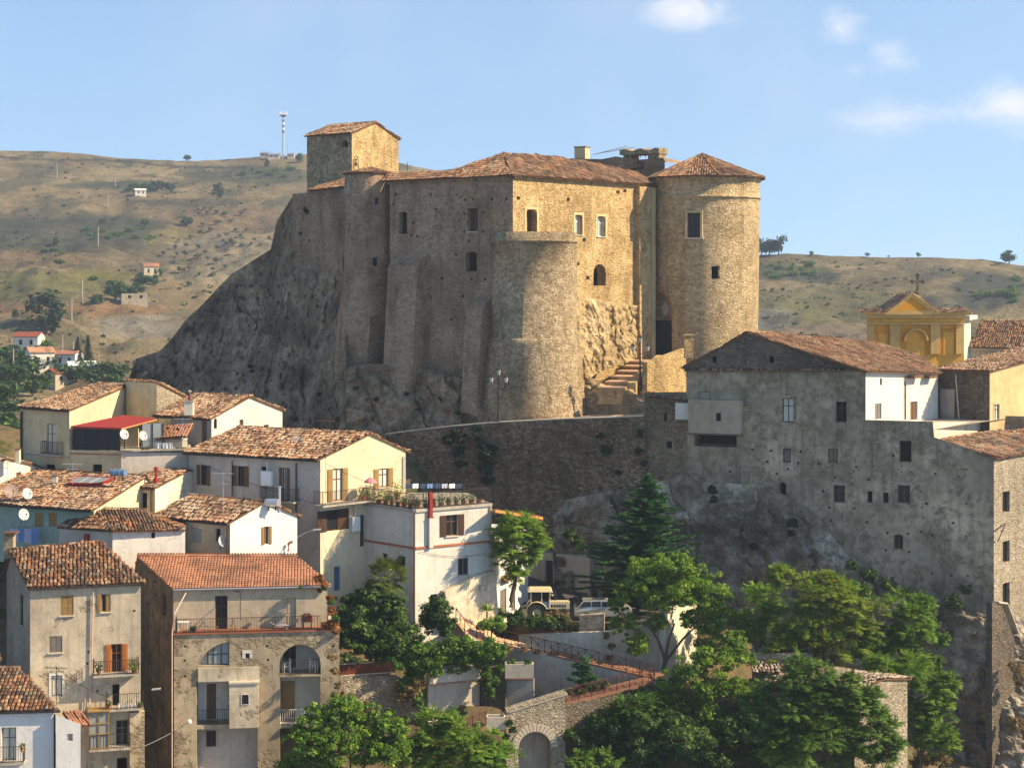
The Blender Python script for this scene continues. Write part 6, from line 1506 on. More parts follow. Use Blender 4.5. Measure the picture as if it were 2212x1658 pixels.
# ---------------------------------------------------------------- vegetation
rl = random.Random(21)
def rdir():
    while True:
        v = Vector((rl.uniform(-1, 1), rl.uniform(-1, 1), rl.uniform(-1, 1)))
        if .05 < v.length < 1: return v.normalized()
def leafq(mb, c, d, n, L, wd, m, r):
    s = d.cross(n)
    if s.length < .01: s = d.cross(Vector((1, 0, 0)))
    s.normalize(); k = len(mb.v)
    mb.v.extend((c-d*(L*.5), c+s*(wd*.5), c+d*(L*.5), c-s*(wd*.5))); mb.f.append((k, k+1, k+2, k+3)); mb.m.append(m); mb.r.append(r)
def puff(mb, c, r, n, size, m, squash=.8, droop=.0, tone=0.):
    k = mb.mi(m)
    for _ in range(n):
        o = rdir(); rad = r*(rl.random()**.45); p = c+Vector((o.x*rad, o.y*rad, o.z*rad*squash))
        nn = (o*.6+Vector((0, 0, .7))+rdir()*.7).normalized(); d = nn.cross(rdir()).normalized(); d.z -= droop; d.normalize()
        s = size*rl.uniform(.65, 1.3); leafq(mb, p, d, nn, s, s*.6, k, min(1, max(0, rl.gauss(.5+tone, .2))))
def frond(mb, c, d, L, m, leaflets=7, size=.17, droop=.5, tone=0.):
    k = mb.mi(m); d = d.normalized(); p = Vector(c); step = L/leaflets
    for i in range(leaflets):
        p = p+d*step; d = (d+Vector((0, 0, -droop/leaflets))).normalized(); s = d.cross(Vector((0, 0, 1)))
        if s.length < .05: s = Vector((1, 0, 0))
        s.normalize(); up = s.cross(d); t = 1-.5*abs(i/leaflets-.4); r = min(1, max(0, rl.gauss(.5+tone, .2)))
        for sg in (-1, 1):
            q = (s*sg+d*.35-up*.25).normalized(); leafq(mb, p+q*(size*.5*t), q, up, size*t, size*.46, k, r)
def limb(mb, a, b, r0, r1, m='bark'):
    mid = a.lerp(b, .5)+Vector((rl.uniform(-.12, .12), rl.uniform(-.12, .12), .12))*(b-a).length*.5
    pts = [a, a.lerp(mid, .5)+rdir()*.03, mid, mid.lerp(b, .5)+rdir()*.04, b]; mb.tube(pts, r0, m, 6, r1)
def tree(name, label, blobs, base, Y, leafm, kind='broad', size=.22, dens=1., trunk=.16, group=None, cat='tree', bark='bark', extra=None, spread=.7, tone=0., fork=.45, part_='crown'):
    """blobs: (u, v, radius in survey px) masses of the crown; each is broken up into many leaf clumps"""
    b = P(base[0], base[1], Y); t = thing(name, label, cat, b, group); cr = MB(); tr = MB(); pc = 3594.5/Y
    cs = []
    for i, (u, v, r) in enumerate(blobs):
        R_ = r/pc; c = P(u, v, Y+rl.uniform(-spread, spread)*R_); cs.append((c, R_))
        R_ *= 1.28; n = max(8, int(27*dens))
        for j in range(n):
            o = rdir(); 
            if o.z < -.3 and rl.random() < .5: o.z *= -1
            out_ = rl.random() < .3; sc = c+Vector((o.x*R_*.82, o.y*R_*.82, o.z*R_*.72))*(rl.uniform(1., 1.32) if out_ else rl.random()**.4); sr = R_*(rl.uniform(.1, .2) if out_ else rl.uniform(.2, .42)); tn = tone+rl.gauss(0, .17); sz = size*rl.uniform(.75, 1.35)
            if kind == 'broad': puff(cr, sc, sr, int(84*dens*(sr/.5)**1.5*(.24/sz)**1.6)+10, sz, leafm, .62, .15, tn)
            elif kind == 'pinnate':
                for _ in range(max(6, int(17*dens*(sr/.5)))):
                    d = rdir(); d.z = abs(d.z)*.5+.1; frond(cr, sc+d*sr*.2, d+o*.6, rl.uniform(.5, .85)*min(1.2, .5+sr), leafm, 6, size, .75, tn)
            if extra and rl.random() < extra[1]: puff(cr, sc+o*sr*.5, sr*.55, 16, size*.8, extra[0], .8, 0, 0)
    m0 = sum((c for c, _ in cs), Vector())/len(cs); fk = b.lerp(m0, fork)
    tr.tube([b-Vector((0, 0, .5)), b, b.lerp(fk, .5)+rdir()*.06, fk], trunk, bark, 8, trunk*.7)
    nodes = [(fk, trunk*.62), (b.lerp(fk, .85), trunk*.6)]; todo = list(cs)
    xs = sorted(c.x for c, _ in cs); sp_ = xs[-1]-xs[0]
    for k in (-.3, .04, .33):
        e = fk.lerp(m0, .72)+Vector((k*sp_*.8, rl.uniform(-.3, .3)*sp_*.3, rl.uniform(-.2, .2))); limb(tr, fk, e, trunk*.6, trunk*.3, bark); nodes.append((e, trunk*.36))
    # limbs branch off limbs, nearest masses first
    while todo:
        c, R_, p, rp_ = min(((c, R_, p, rp_) for c, R_ in todo for p, rp_ in nodes if c.z > p.z-1.2 or len(nodes) > 6), key=lambda k: (k[0]-k[2]).length, default=(todo[0][0], todo[0][1], fk, trunk*.5))
        todo = [k for k in todo if k[0] is not c]; r1 = max(.025, rp_*.55); limb(tr, p, c, max(.03, rp_*.8), r1, bark)
        nodes += [(p.lerp(c, .55)+Vector((0, 0, .05)), max(.03, rp_*.66)), (c, r1)]
        for _ in range(4): o = rdir(); o.z = abs(o.z)*.8; limb(tr, c-o*R_*.1, c+o*R_*.85, .03, .01, bark)
    cr.build(part_, t); tr.build('trunk', t)
    return t
def bush(name, label, blobs, Y, leafm, kind='broad', size=.2, dens=1., group=None, cat='bush', tone=0., hang=0, on=None):
    mb = MB(); Y = Y or on.at(blobs[0][0], blobs[0][1], .25).y; pc = 3594.5/Y
    for (u, v, r) in blobs:
        R_ = r/pc*1.2; c = on.at(u, v, .2) if on else P(u, v, Y+rl.uniform(-.5, .5)*R_)
        for j in range(max(6, int(14*dens))):
            o = rdir(); sc = c+Vector((o.x, o.y, o.z*.8))*(R_*.8*rl.random()**.4); sr = R_*rl.uniform(.25, .45); tn = tone+rl.gauss(0, .12)
            if kind == 'broad': puff(mb, sc, sr, int(70*dens*(sr/.4)**1.4*(.2/size)**1.5)+10, size, leafm, .8, .2+hang, tn)
            else:
                for _ in range(9): d = rdir(); d.z = abs(d.z)*.6; frond(mb, sc, d+o*.5, rl.uniform(.35, .6), leafm, 6, size, .7, tn)
    o = mb.build(name, loc=P(blobs[0][0], blobs[0][1]+blobs[0][2], Y)); return tag(o, label, cat, group)

tree('ailanthus_tree', 'single umbrella-shaped tree with drooping bright leaves beside the white terrace house', [(1122, 1140, 30), (1092, 1158, 27), (1152, 1160, 28), (1112, 1180, 32), (1148, 1190, 26), (1092, 1200, 20), (1120, 1215, 24), (1110, 1245, 15), (1165, 1180, 15)], (1104, 1296), 123.6, 'leaf_bright', 'pinnate', .19, 1.15, .2, fork=.55)
tree('broadleaf_tree', 'big bright green tree with visible forked branches in front of the parked car', [(1400, 1252, 48), (1460, 1245, 50), (1515, 1272, 46), (1350, 1282, 30), (1556, 1330, 32), (1492, 1300, 36), (1428, 1296, 36), (1346, 1348, 30), (1376, 1392, 28), (1538, 1380, 38), (1330, 1305, 18), (1560, 1290, 24), (1470, 1215, 24), (1415, 1345, 22), (1500, 1345, 28), (1540, 1345, 26)], (1432, 1462), 121., 'leaf_bright', 'broad', .19, 1., .2, fork=.22)
tree('leafy_tree', 'dense mid green tree filling the space below the big bright tree', [(1536, 1432, 42), (1596, 1420, 34), (1486, 1462, 40), (1440, 1505, 38), (1560, 1498, 50), (1496, 1545, 50), (1620, 1500, 36), (1588, 1390, 26), (1545, 1560, 46)], (1520, 1700), 116.5, 'leaf_bright', 'broad', .19, 1.15, .2, tone=-.1)
tree('leafy_tree', 'very dark bushy tree at the bottom edge right of the stone arch', [(1420, 1570, 46), (1470, 1610, 50), (1400, 1630, 46), (1540, 1630, 50), (1600, 1590, 46), (1660, 1640, 46), (1340, 1625, 34), (1640, 1550, 36), (1700, 1640, 40)], (1470, 1760), 113.5, 'leaf_dark', 'broad', .23, 1.2, .2, tone=.1)
tree('yellow_tree', 'yellow-green tree with rusty seed clusters at the centre of the right-hand trees', [(1760, 1290, 44), (1806, 1300, 42), (1742, 1335, 40), (1800, 1350, 46), (1850, 1360, 40), (1712, 1372, 26), (1786, 1400, 42), (1850, 1420, 36), (1790, 1262, 26), (1695, 1260, 24), (1680, 1238, 14), (1740, 1410, 34), (1690, 1410, 30), (1880, 1330, 28), (1830, 1310, 28)], (1790, 1520), 119.5, 'leaf_yellow', 'pinnate', .18, 1.1, .16, extra=('leaf_rust', .16), fork=.3)
tree('ailanthus_tree', 'feathery bright sapling in front of the rock, left of the yellow-green tree', [(1640, 1300, 30), (1660, 1335, 32), (1620, 1350, 26), (1655, 1375, 30)], (1650, 1450), 122, 'leaf_bright', 'pinnate', .19, 1., .09)
tree('ailanthus_tree', 'green tree rising against the rock right of the yellow-green tree', [(1940, 1320, 34), (1975, 1345, 34), (1920, 1365, 34), (1895, 1400, 34), (1945, 1410, 36), (1990, 1310, 20), (1985, 1380, 24)], (1930, 1560), 120.5, 'leaf_bright', 'pinnate', .19, 1.2, .14, tone=-.08)
tree('ailanthus_tree', 'feathery tree hanging over the rock right of the ruined cottage', [(1960, 1470, 36), (2010, 1490, 32), (1995, 1540, 32), (2040, 1530, 24), (2010, 1590, 34), (1975, 1440, 26), (1900, 1450, 34), (2045, 1480, 20), (2045, 1600, 20)], (1980, 1740), 117.5, 'leaf_bright', 'pinnate', .19, 1.2, .14, tone=-.1)
tree('ailanthus_tree', 'low tree with hanging fronds in front of the ruined cottage wall', [(1740, 1540, 40), (1800, 1560, 40), (1700, 1580, 40), (1760, 1610, 44), (1830, 1590, 34), (1870, 1530, 22), (1690, 1500, 34), (1720, 1470, 26), (1760, 1490, 26), (1800, 1505, 28), (1845, 1520, 24), (1830, 1640, 40), (1880, 1600, 24), (1905, 1640, 26), (1770, 1458, 22), (1725, 1440, 20), (1832, 1482, 22), (1880, 1505, 18), (1915, 1570, 20), (1890, 1545, 18), (1930, 1610, 18), (1650, 1530, 30), (1660, 1600, 36), (1700, 1640, 36)], (1760, 1790), 108.5, 'leaf_mid', 'pinnate', .19, 1.1, .15, extra=('leaf_rust', .05), tone=.02)
tree('leafy_tree', 'large bright tree at the bottom edge in front of the arched house', [(680, 1565, 40), (735, 1540, 40), (790, 1560, 44), (840, 1575, 36), (660, 1615, 40), (720, 1600, 46), (780, 1620, 50), (840, 1630, 40), (640, 1650, 34), (700, 1650, 44), (860, 1600, 30)], (750, 1790), 103.5, 'leaf_bright', 'broad', .19, 1.1, .18, tone=-.08)
tree('leafy_tree', 'smaller bright tree at the bottom edge over the lowest railing', [(940, 1560, 30), (985, 1585, 34), (935, 1600, 36), (1000, 1625, 42), (950, 1650, 40), (1050, 1610, 34), (1080, 1640, 34), (900, 1640, 34), (1040, 1655, 36)], (990, 1790), 105., 'leaf_bright', 'pinnate', .18, 1.1, .15, tone=-.08)
tree('leafy_tree', 'dark glossy evergreen tree right of the arched house, above the brick lattice', [(760, 1310, 34), (800, 1300, 36), (770, 1350, 40), (830, 1340, 42), (760, 1390, 36), (820, 1390, 44), (870, 1380, 36), (850, 1310, 26), (745, 1340, 24)], (800, 1450), 116.6, 'leaf_dark', 'broad', .22, 1.3, .18, tone=.15)
bush('round_shrub', 'dark round shrub in front of the stained stair wall', [(945, 1318, 32), (925, 1345, 26), (962, 1345, 26), (945, 1295, 20)], 118.6, 'leaf_dark', 'broad', .2, 1.4, tone=-.05)
bush('ivy', 'trailing mixed ivy covering the bank above the long planter', [(900, 1410, 32), (950, 1400, 34), (1000, 1395, 32), (1050, 1400, 28), (930, 1440, 26), (990, 1430, 28), (1040, 1425, 24), (890, 1455, 28), (880, 1480, 22), (900, 1500, 18), (1080, 1405, 18), (860, 1425, 24)], 116.6, 'leaf_mid', 'broad', .19, 1.2, cat='ivy', tone=.02, hang=.4)
bush('dry_grass', 'tuft of dry yellow grass hanging on the rubble garden wall', [(870, 1500, 16), (890, 1490, 16), (760, 1520, 18), (790, 1530, 16), (740, 1500, 14)], 115.8, 'leaf_dry', 'broad', .2, .9, cat='dry grass', hang=.6)
bush('ivy', 'ragged creeper spilling down the dark rubble strip between the two panels', [(1050, 1450, 14), (1065, 1470, 16), (1060, 1495, 13), (1078, 1445, 12), (1045, 1475, 9)], 117.2, 'leaf_mid', 'broad', .16, 1.1, cat='ivy', hang=.5)
bush('ivy', 'creeper climbing round the left shoulder of the stone arch', [(1098, 1560, 9), (1108, 1575, 8), (1095, 1590, 7)], 112.6, 'leaf_dark', 'broad', .14, 1.1, cat='ivy', hang=.5)
bush('weeds', 'straggly weeds along the bank under the landing of the red ramp', [(1100, 1400, 10), (1130, 1402, 9), (1085, 1412, 10), (1160, 1408, 8)], 120.2, 'leaf_dry', 'broad', .14, 1., cat='weeds')
bush('weeds', 'dry creeper on the right corner of the arched house below its terrace', [(718, 1420, 10), (724, 1450, 12), (728, 1480, 10), (722, 1500, 9)], 107.2, 'leaf_dry', 'broad', .14, .9, cat='weeds', tone=-.2)
bush('ivy', 'patchy ivy over the lower garden wall beside the bottom trees', [(840, 1540, 14), (870, 1555, 14), (905, 1520, 13), (920, 1550, 12)], 115.6, 'leaf_mid', 'broad', .16, 1., cat='ivy', hang=.4)
bush('weeds', 'tufts sprouting from the tan street wall behind the lattice railing', [(1310, 1372, 9), (1320, 1395, 8), (1316, 1420, 7)], 122.2, 'leaf_dry', 'broad', .14, 1., cat='weeds', hang=.4)
bush('garden_bush', 'fresh green bush under the palm beside the terrace house wall', [(810, 1278, 20), (840, 1290, 22), (780, 1290, 16)], 117.8, 'leaf_bright', 'pinnate', .15, 1.1)
bush('garden_bush', 'small bright fern-like bush at the foot of the stair wall', [(1055, 1348, 18), (1080, 1345, 18), (1035, 1352, 12)], 120.6, 'leaf_bright', 'broad', .13, 1.3)
bush('hedge', 'dark clipped hedge in front of the cream tractor', [(1110, 1340, 14), (1140, 1340, 15), (1165, 1341, 16), (1190, 1343, 17), (1215, 1342, 15), (1237, 1350, 12)], 123.4, 'leaf_dark', 'broad', .15, 1.4, cat='hedge', tone=.1)
bush('potted_shrub', 'dark shrubs growing against the annex door', [(1080, 1325, 14), (1100, 1330, 13), (1120, 1330, 14)], 124.0, 'leaf_dark', 'broad', .15, 1.2)
bush('planter_plant', 'two small shrubs growing in the shaded planter box', [(1105, 1430, 9), (1140, 1430, 8)], 117.9, 'leaf_mid', 'broad', .12, 1., cat='plant')
bush('dry_bush', 'bare grey twiggy bush between the right-hand trees', [(1900, 1312, 20)], 119.6, 'leaf_dry', 'broad', .1, .3, cat='bush')
bush('dark_bush', 'dark leafy bush behind the lower ramp railing', [(1300, 1490, 22), (1330, 1520, 24), (1270, 1530, 18), (1380, 1500, 22)], 116.2, 'leaf_dark', 'broad', .2, 1.1, tone=.1)
tree('leafy_tree', 'dense dark tree between the lower ramp and the arch wall at the bottom', [(1310, 1560, 28), (1350, 1545, 30), (1390, 1530, 28), (1330, 1600, 32), (1290, 1610, 26), (1380, 1580, 34)], (1340, 1760), 114.6, 'leaf_mid', 'pinnate', .17, 1.1, .14, tone=-.1)
bush('dark_bush', 'dark bush filling the gap right of the stone arch', [(1240, 1590, 24), (1280, 1560, 26), (1270, 1630, 28), (1320, 1580, 28)], 113.4, 'leaf_dark', 'broad', .2, 1.1, tone=-.05)
bush('low_bush', 'low leafy bush at the bottom edge right of the arch', [(1250, 1640, 22), (1290, 1645, 24), (1320, 1635, 20)], 111.5, 'leaf_mid', 'pinnate', .17, 1.1, tone=.1)
bush('dry_bush', 'tawny brush at the foot of the rock, bottom right corner', [(1990, 1640, 26), (2030, 1640, 22), (1960, 1660, 24)], 118.5, 'leaf_dry', 'broad', .2, .9, tone=-.2)
bush('dry_bush', 'tawny tuft beside the stepped coping at the right edge', [(2195, 1440, 16), (2205, 1470, 14), (2190, 1560, 20)], 124.6, 'leaf_dry', 'broad', .18, .9, tone=-.2)
bush('rust_vine', 'rust coloured creeper on the right corner of the arched house roof', [(690, 1248, 11), (700, 1262, 10), (712, 1290, 9), (718, 1320, 11), (722, 1345, 13), (705, 1352, 12), (690, 1275, 6), (725, 1362, 10)], 108.2, 'leaf_rust', 'broad', .13, 1.3, cat='vine', hang=.5)
bush('green_vine', 'green creeper hanging from the right end of the terrace wall', [(715, 1300, 7), (725, 1335, 8), (700, 1270, 6), (650, 1268, 5)], 107.9, 'leaf_mid', 'broad', .12, 1.2, cat='vine', hang=.5)
bush('wall_ivy', 'broad dark ivy hanging on the retaining wall, left of two', [(970, 948, 14), (1000, 950, 16), (990, 975, 14), (995, 1000, 12), (985, 935, 12)], None, 'leaf_ivy', 'broad', .2, 1.2, 'ivy on the retaining wall', 'ivy', hang=.5, on=wt_)
bush('wall_ivy', 'long dark ivy hanging on the retaining wall, below the lamp post', [(1028, 925, 9), (1035, 945, 12), (1045, 965, 16), (1055, 985, 20), (1050, 1010, 19), (1055, 1035, 14), (1065, 970, 14)], None, 'leaf_ivy', 'broad', .2, 1.2, 'ivy on the retaining wall', 'ivy', hang=.5, on=wt_)
for i, (u, v, r) in enumerate(((1310, 970, 13), (1298, 940, 8), (1382, 935, 10), (1380, 975, 9), (1390, 1000, 7), (1335, 1020, 7))):
    bush('wall_caper', ['round dark plant on the retaining wall, largest of its six', 'dark tuft near the top of the retaining wall, left of the rock ledge', 'dark tuft beside the convent corner, upper one', 'dark tuft beside the convent corner, middle one', 'dark tuft beside the convent corner, lowest one', 'dark tuft low on the right part of the retaining wall'][i], [(u, v, r)], None, 'leaf_ivy', 'broad', .16, 1.3, 'tufts on the retaining wall', 'plant', hang=.4, on=wt_)
bush('wall_ivy', 'ivy clump hanging from the ledge in the middle of the rock under the oriel', [(1540, 1058, 11), (1542, 1078, 9)], wf.at(1541, 1068, .7).y, 'leaf_ivy', 'broad', .18, 1.3, 'ivy on the convent rock', 'ivy', hang=.5)
bush('wall_ivy', 'ivy patch in the cleft of the rock below the arched niche', [(1712, 1130, 12), (1708, 1150, 9), (1630, 1180, 10)], wf.at(1700, 1140, .9).y, 'leaf_ivy', 'broad', .18, 1.2, 'ivy on the convent rock', 'ivy', hang=.4)
bush('rock_scrub', 'dark scrub at the foot of the rock behind the conifer', [(1470, 1230, 24), (1500, 1260, 22), (1450, 1200, 18), (1230, 1150, 18), (1250, 1170, 18), (1560, 1250, 18), (1600, 1270, 20)], 135.0, 'leaf_dark', 'broad', .2, 1., cat='scrub')
bush('rock_scrub', 'leafy scrub climbing the foot of the rock behind the right-hand trees', [(1600, 1330, 26), (1640, 1280, 22), (1700, 1230, 18), (1850, 1270, 24), (1900, 1300, 26), (2000, 1340, 26), (2030, 1380, 24), (2020, 1430, 26)], 124.5, 'leaf_mid', 'broad', .2, 1., cat='scrub', tone=-.1)
bush('rock_scrub', 'dark weeds at the base of the convent wall above the right-hand trees', [(1880, 1240, 16), (1920, 1260, 18), (1840, 1220, 14), (1960, 1280, 16), (2090, 1270, 16), (2060, 1300, 18)], 129.2, 'leaf_dark', 'broad', .2, 1., cat='scrub')
for i, (u, v, r, Y) in enumerate(((668, 455, 12, 165.4), (655, 505, 8, 167), (640, 530, 7, 168))): bush('cliff_scrub', ['dark scrub below the curtain wall at the top of the cliff', 'small scrub in the upper cliff, under the topmost clump', 'small scrub in the upper cliff, lowest of three'][i], [(u, v, r)], Y, 'leaf_ivy', 'broad', .2, 1.2, 'scrub on the cliff', 'scrub')
for (u, v, r) in ((770, 838, 6), (812, 862, 7), (880, 850, 6), (905, 884, 7), (950, 862, 5), (990, 890, 7), (1020, 858, 5), (690, 850, 6), (640, 905, 7), (560, 920, 6), (480, 930, 7), (420, 900, 6), (730, 905, 7)):
    pt, nn = ray_on(CLIFF, u, v)
    if pt: bush('cliff_weed', 'small dark weed rooted in a crack of the rock under the castle', [(u, v, r)], pt.y-.15, 'leaf_ivy', 'broad', .15, .9, 'weeds in the castle rock', 'weed')
bush('moss', 'bright green weeds along the foot of the castle steps', [(1310, 842, 4), (1322, 843, 3), (1300, 846, 4), (1338, 790, 3), (1350, 786, 3)], 145.2, 'leaf_yellow', 'broad', .12, 1., cat='weeds')

# conifer beside the rock
def conifer(name, label, top, base, Y, wpx, whorls=22, m='leaf_conifer', group=None, seed=1, lean=0, dens=1.):
    b = P(*base, Y); tp = P(*top, Y); t = thing(name, label, 'tree', b, group); cr = MB(); tr = MB(); tr.tube([b-Vector((0, 0, .4)), b, tp], .2, 'bark', 7, .03)
    H = tp.z-b.z; k = cr.mi(m); wm = wpx/3594.5*Y/2
    for i in range(whorls):
        f = .1+.9*(i/whorls)**1.0; c = b.lerp(tp, f); L0 = wm*(1-f)**.8*(1.12 if f > .16 else .7)+.12
        for j in range(rl.randint(7, 9)):
            f_ = min(.99, max(.06, f+rl.uniform(-1.6, 1.6)/whorls)); c = b.lerp(tp, f_); a = rl.uniform(0, 6.28); L = L0*rl.uniform(.55, 1.15); d = Vector((math.cos(a), math.sin(a), rl.uniform(.0, .5))).normalized(); e = c+d*L+Vector((0, 0, -.1*L)); tr.tube([c, c.lerp(e, .6)+Vector((0, 0, .06)), e], .03, 'bark', 4, .008)
            s = d.cross(Vector((0, 0, 1))).normalized(); n = int(L*75*dens)+12
            for q in range(n):
                u = (q+rl.random())/n; p = c.lerp(e, u)+Vector((0, 0, .1*math.sin(u*3.1)))+s*rl.uniform(-.28, .28)*(1-.6*u)*min(1, L*.7)
                dd = (d*.8+s*rl.uniform(-.9, .9)+Vector((0, 0, rl.uniform(-.2, .45)))).normalized(); leafq(cr, p, dd, (Vector((0, 0, 1))+rdir()*.6).normalized(), rl.uniform(.26, .5), .17, k, min(1, max(0, rl.gauss(.4+.3*u, .2))))
    cr.build('crown', t); tr.build('trunk', t); return t
conifer('conifer', 'blue-green conifer standing in front of the rock left of the convent', (1402, 1026), (1376, 1330), 131, 310, 42, dens=2.0)
conifer('conifer', 'small dark conifer boughs in front of the ramp wall', (1262, 1420), (1262, 1560), 117, 120, 11)
# palm
pb = P(838, 1345, 118.4); pt_ = P(836, 1248, 118.4); t = thing('palm_tree', 'fan palm with arching fronds against the white terrace house', 'palm', pb); q = MB(); q.tube([pb, pb.lerp(pt_, .5), pt_], .2, 'bark', 9, .16); q.build('trunk', t)
cr = MB(); k = cr.mi('leaf_palm')
for i in range(64):
    a = rl.uniform(0, 6.28); el = rl.uniform(-.75, 1.25); d = Vector((math.cos(a)*math.cos(el), math.sin(a)*math.cos(el), math.sin(el))); L = rl.uniform(.75, 1.45); e = pt_+d*L+Vector((0, 0, -.12*L*L)); q_ = e+Vector((d.x, d.y, -.3))*.0
    cr.tube([pt_, e], .018, 'leaf_palm', 4, .01)
    s = d.cross(Vector((0, 0, 1)));  s = s.normalized() if s.length > .05 else Vector((1, 0, 0)); up = s.cross(d)
    r = rl.random()
    for j in range(13):
        f = -1.25+2.5*j/12; dd = (d*math.cos(f)+s*math.sin(f)+Vector((0, 0, -.25*abs(f)))).normalized(); leafq(cr, e+dd*.42, (dd+Vector((0, 0, -.25))).normalized(), up, .9, .10, k, min(1, max(0, r+rl.uniform(-.15, .15))))
cr.build('crown', t)
# yucca
t = MB(); c = P(1052, 1335, 121.8); t.tube([c, c+Vector((0, 0, .5))], .07, 'bark', 6); k = t.mi('leaf_mid')
for i in range(60): d = rdir(); d.z = abs(d.z)*.9+.05; d.normalize(); leafq(t, c+Vector((0, 0, .55))+d*.35, d, rdir(), .75, .06, k, rl.random())
tag(t.build('yucca', loc=c), 'spiky yucca at the foot of the stained stair wall', 'plant')
# bare twigs
t = MB()
for i in range(46):
    a = P(rl.uniform(1885, 1925), 1350, 119.4+rl.uniform(-.5, .5)); e = P(rl.uniform(1862, 1965), rl.uniform(1285, 1345), 119.2+rl.uniform(-.8, .8)); m_ = a.lerp(e, .6)+Vector((0, 0, rl.uniform(.2, .6))); t.tube([a, m_, e], .022, 'bark_grey', 4, .008)
tag(t.build('dead_branches', loc=P(1905, 1350, 119.4)), 'tangle of pale dead branches between the right-hand trees', 'branches')

# trees on the far hills
def hill_tree(r=1.6, h=2.6, m='leaf_olive', n=120, sq=.85, tall=False):
    mb = MB(); mb.tube([Vector((0, 0, -.6)), Vector((.05, 0, h*.7))], r*.09, 'bark', 5, r*.05)
    for j in range(9):
        o = rdir(); c = Vector((o.x*r*.6, o.y*r*.6, h*.62+o.z*r*.5*(1.5 if tall else .7)))
        puff(mb, c, r*.5, n//9, r*.34, m, sq*(1.4 if tall else 1))
    return mb
protos = {}
def put(name, label, u, v, s, kind, group, cat='tree'):
    key = (name, kind)
    spec = dict(olive=(1.7, 2.6, 'leaf_olive', 220), round=(2.4, 3.6, 'leaf_dark', 420), dark=(2.2, 4.6, 'leaf_ivy', 460), scrub=(2.0, 1.4, 'leaf_mid', 320), cypress=(1.2, 6., 'leaf_ivy', 200))[kind]
    loc = hill_at(u, v)
    if key not in protos:
        o = hill_tree(*spec, tall=kind in ('dark', 'cypress')).build(name); protos[key] = o
    else: o = protos[key].copy(); COL.objects.link(o)
    o.location = loc; o.rotation_euler = (0, 0, rl.uniform(0, 6.28)); o.scale = (s, s, s*rl.uniform(.85, 1.1))
    return tag(o, label, cat, group)
for (u, v) in [(425, 456), (440, 460), (432, 470), (448, 476), (455, 462), (470, 468), (490, 480), (498, 492), (466, 486), (475, 500), (520, 470), (508, 505), (440, 495), (430, 505), (455, 512), (470, 520), (488, 515), (500, 525), (520, 515), (535, 505), (410, 520), (400, 535), (425, 540), (445, 545), (465, 540), (485, 548), (505, 545), (525, 540), (540, 530), (380, 555), (400, 560), (425, 568), (450, 565), (470, 572), (380, 540), (395, 590), (430, 600), (410, 620), (352, 560), (372, 575), (460, 600), (490, 590)]:
    put('olive_tree', 'small grey-green olive tree scattered in the grove left of the castle cliff', u+rl.uniform(-4, 4), v+rl.uniform(-3, 3), rl.uniform(.55, 1.0), 'olive', 'olive trees in the hillside grove')
RT_ = [(404, 349, .9, 'round', 'lone round tree on the left skyline between the fields'), (650, 352, 1.3, 'round', 'tree on the skyline beside the keep'), (576, 362, .8, 'dark', 'small tree on the skyline left of the keep, by the mast'), (470, 432, 1.4, 'dark', 'tall dark tree standing alone in the upper hillside'), (404, 488, 1.25, 'round', 'dark round tree at the top of the olive grove'), (118, 530, .8, 'round', 'flat topped tree on the bare slope, far left'), (220, 486, .7, 'round', 'small dark tree on the grey hollow of the hill, left one'), (313, 490, .8, 'round', 'small dark tree on the grey hollow of the hill, right one'), (203, 620, .8, 'scrub', 'bush on the lower slope beside the yellow-green field'), (250, 650, 1.5, 'round', 'big dark tree beside the ruined farm on the left hill'), (213, 668, 1.0, 'round', 'dark tree just left of the ruined farm'), (100, 740, 2.6, 'dark', 'largest dark tree, behind the white farmhouse at the left edge'), (95, 768, 1.3, 'scrub', 'lighter bush in front of the largest dark farm tree'), (30, 700, .7, 'round', 'bush at the far left edge of the lower slope'), (110, 700, .7, 'round', 'bush on the lower slope, upper of two'), (62, 690, .5, 'scrub', 'small bush on the lower slope above the dark farm tree')]
for (u, v, s, k, l) in RT_: put('field_tree', l, u, v, s, k, 'single trees on the left hill')
for i in range(11): put('copse_tree', 'dark tree of the row hiding a white house high on the left hill', 278+i*9+rl.uniform(-3, 3), 415+rl.uniform(-3, 4), rl.uniform(.7, 1.2), 'round' if i < 6 else 'dark', 'copse high on the left hill')
for i in range(14): put('scrub_bush', 'dark scrub bush in the band across the middle of the left hill', 190+i*11+rl.uniform(-5, 5), 512+rl.uniform(-10, 12), rl.uniform(.6, 1.1), 'scrub', 'scrub across the left hill', 'bush')
for i in range(10): put('gully_bush', 'dark bush in the gully below the small red-roofed house', 280+i*7+rl.uniform(-4, 4), 638-i*3+rl.uniform(-6, 8), rl.uniform(.6, 1.2), 'round', 'bushes round the red-roofed house', 'bush')
for i in range(9): put('slope_bush', 'dark bush on the slope at the far left under the lone flat topped tree', 85+rl.uniform(0, 50), 545+rl.uniform(0, 35), rl.uniform(.5, .9), 'scrub', 'bushes on the far left slope', 'bush')
for i in range(7): put('ridge_shrub', 'dark shrub below the crest beside the keep', 530+i*17+rl.uniform(-5, 5), 378+rl.uniform(-5, 5), rl.uniform(.8, 1.3), 'scrub', 'shrubs below the crest', 'bush')
for i in range(30): put('valley_tree', 'leafy tree in the green valley below the farm at the left edge', rl.uniform(0, 268), 0, 1, 'scrub', 'trees in the valley', 'tree') if 0 else None
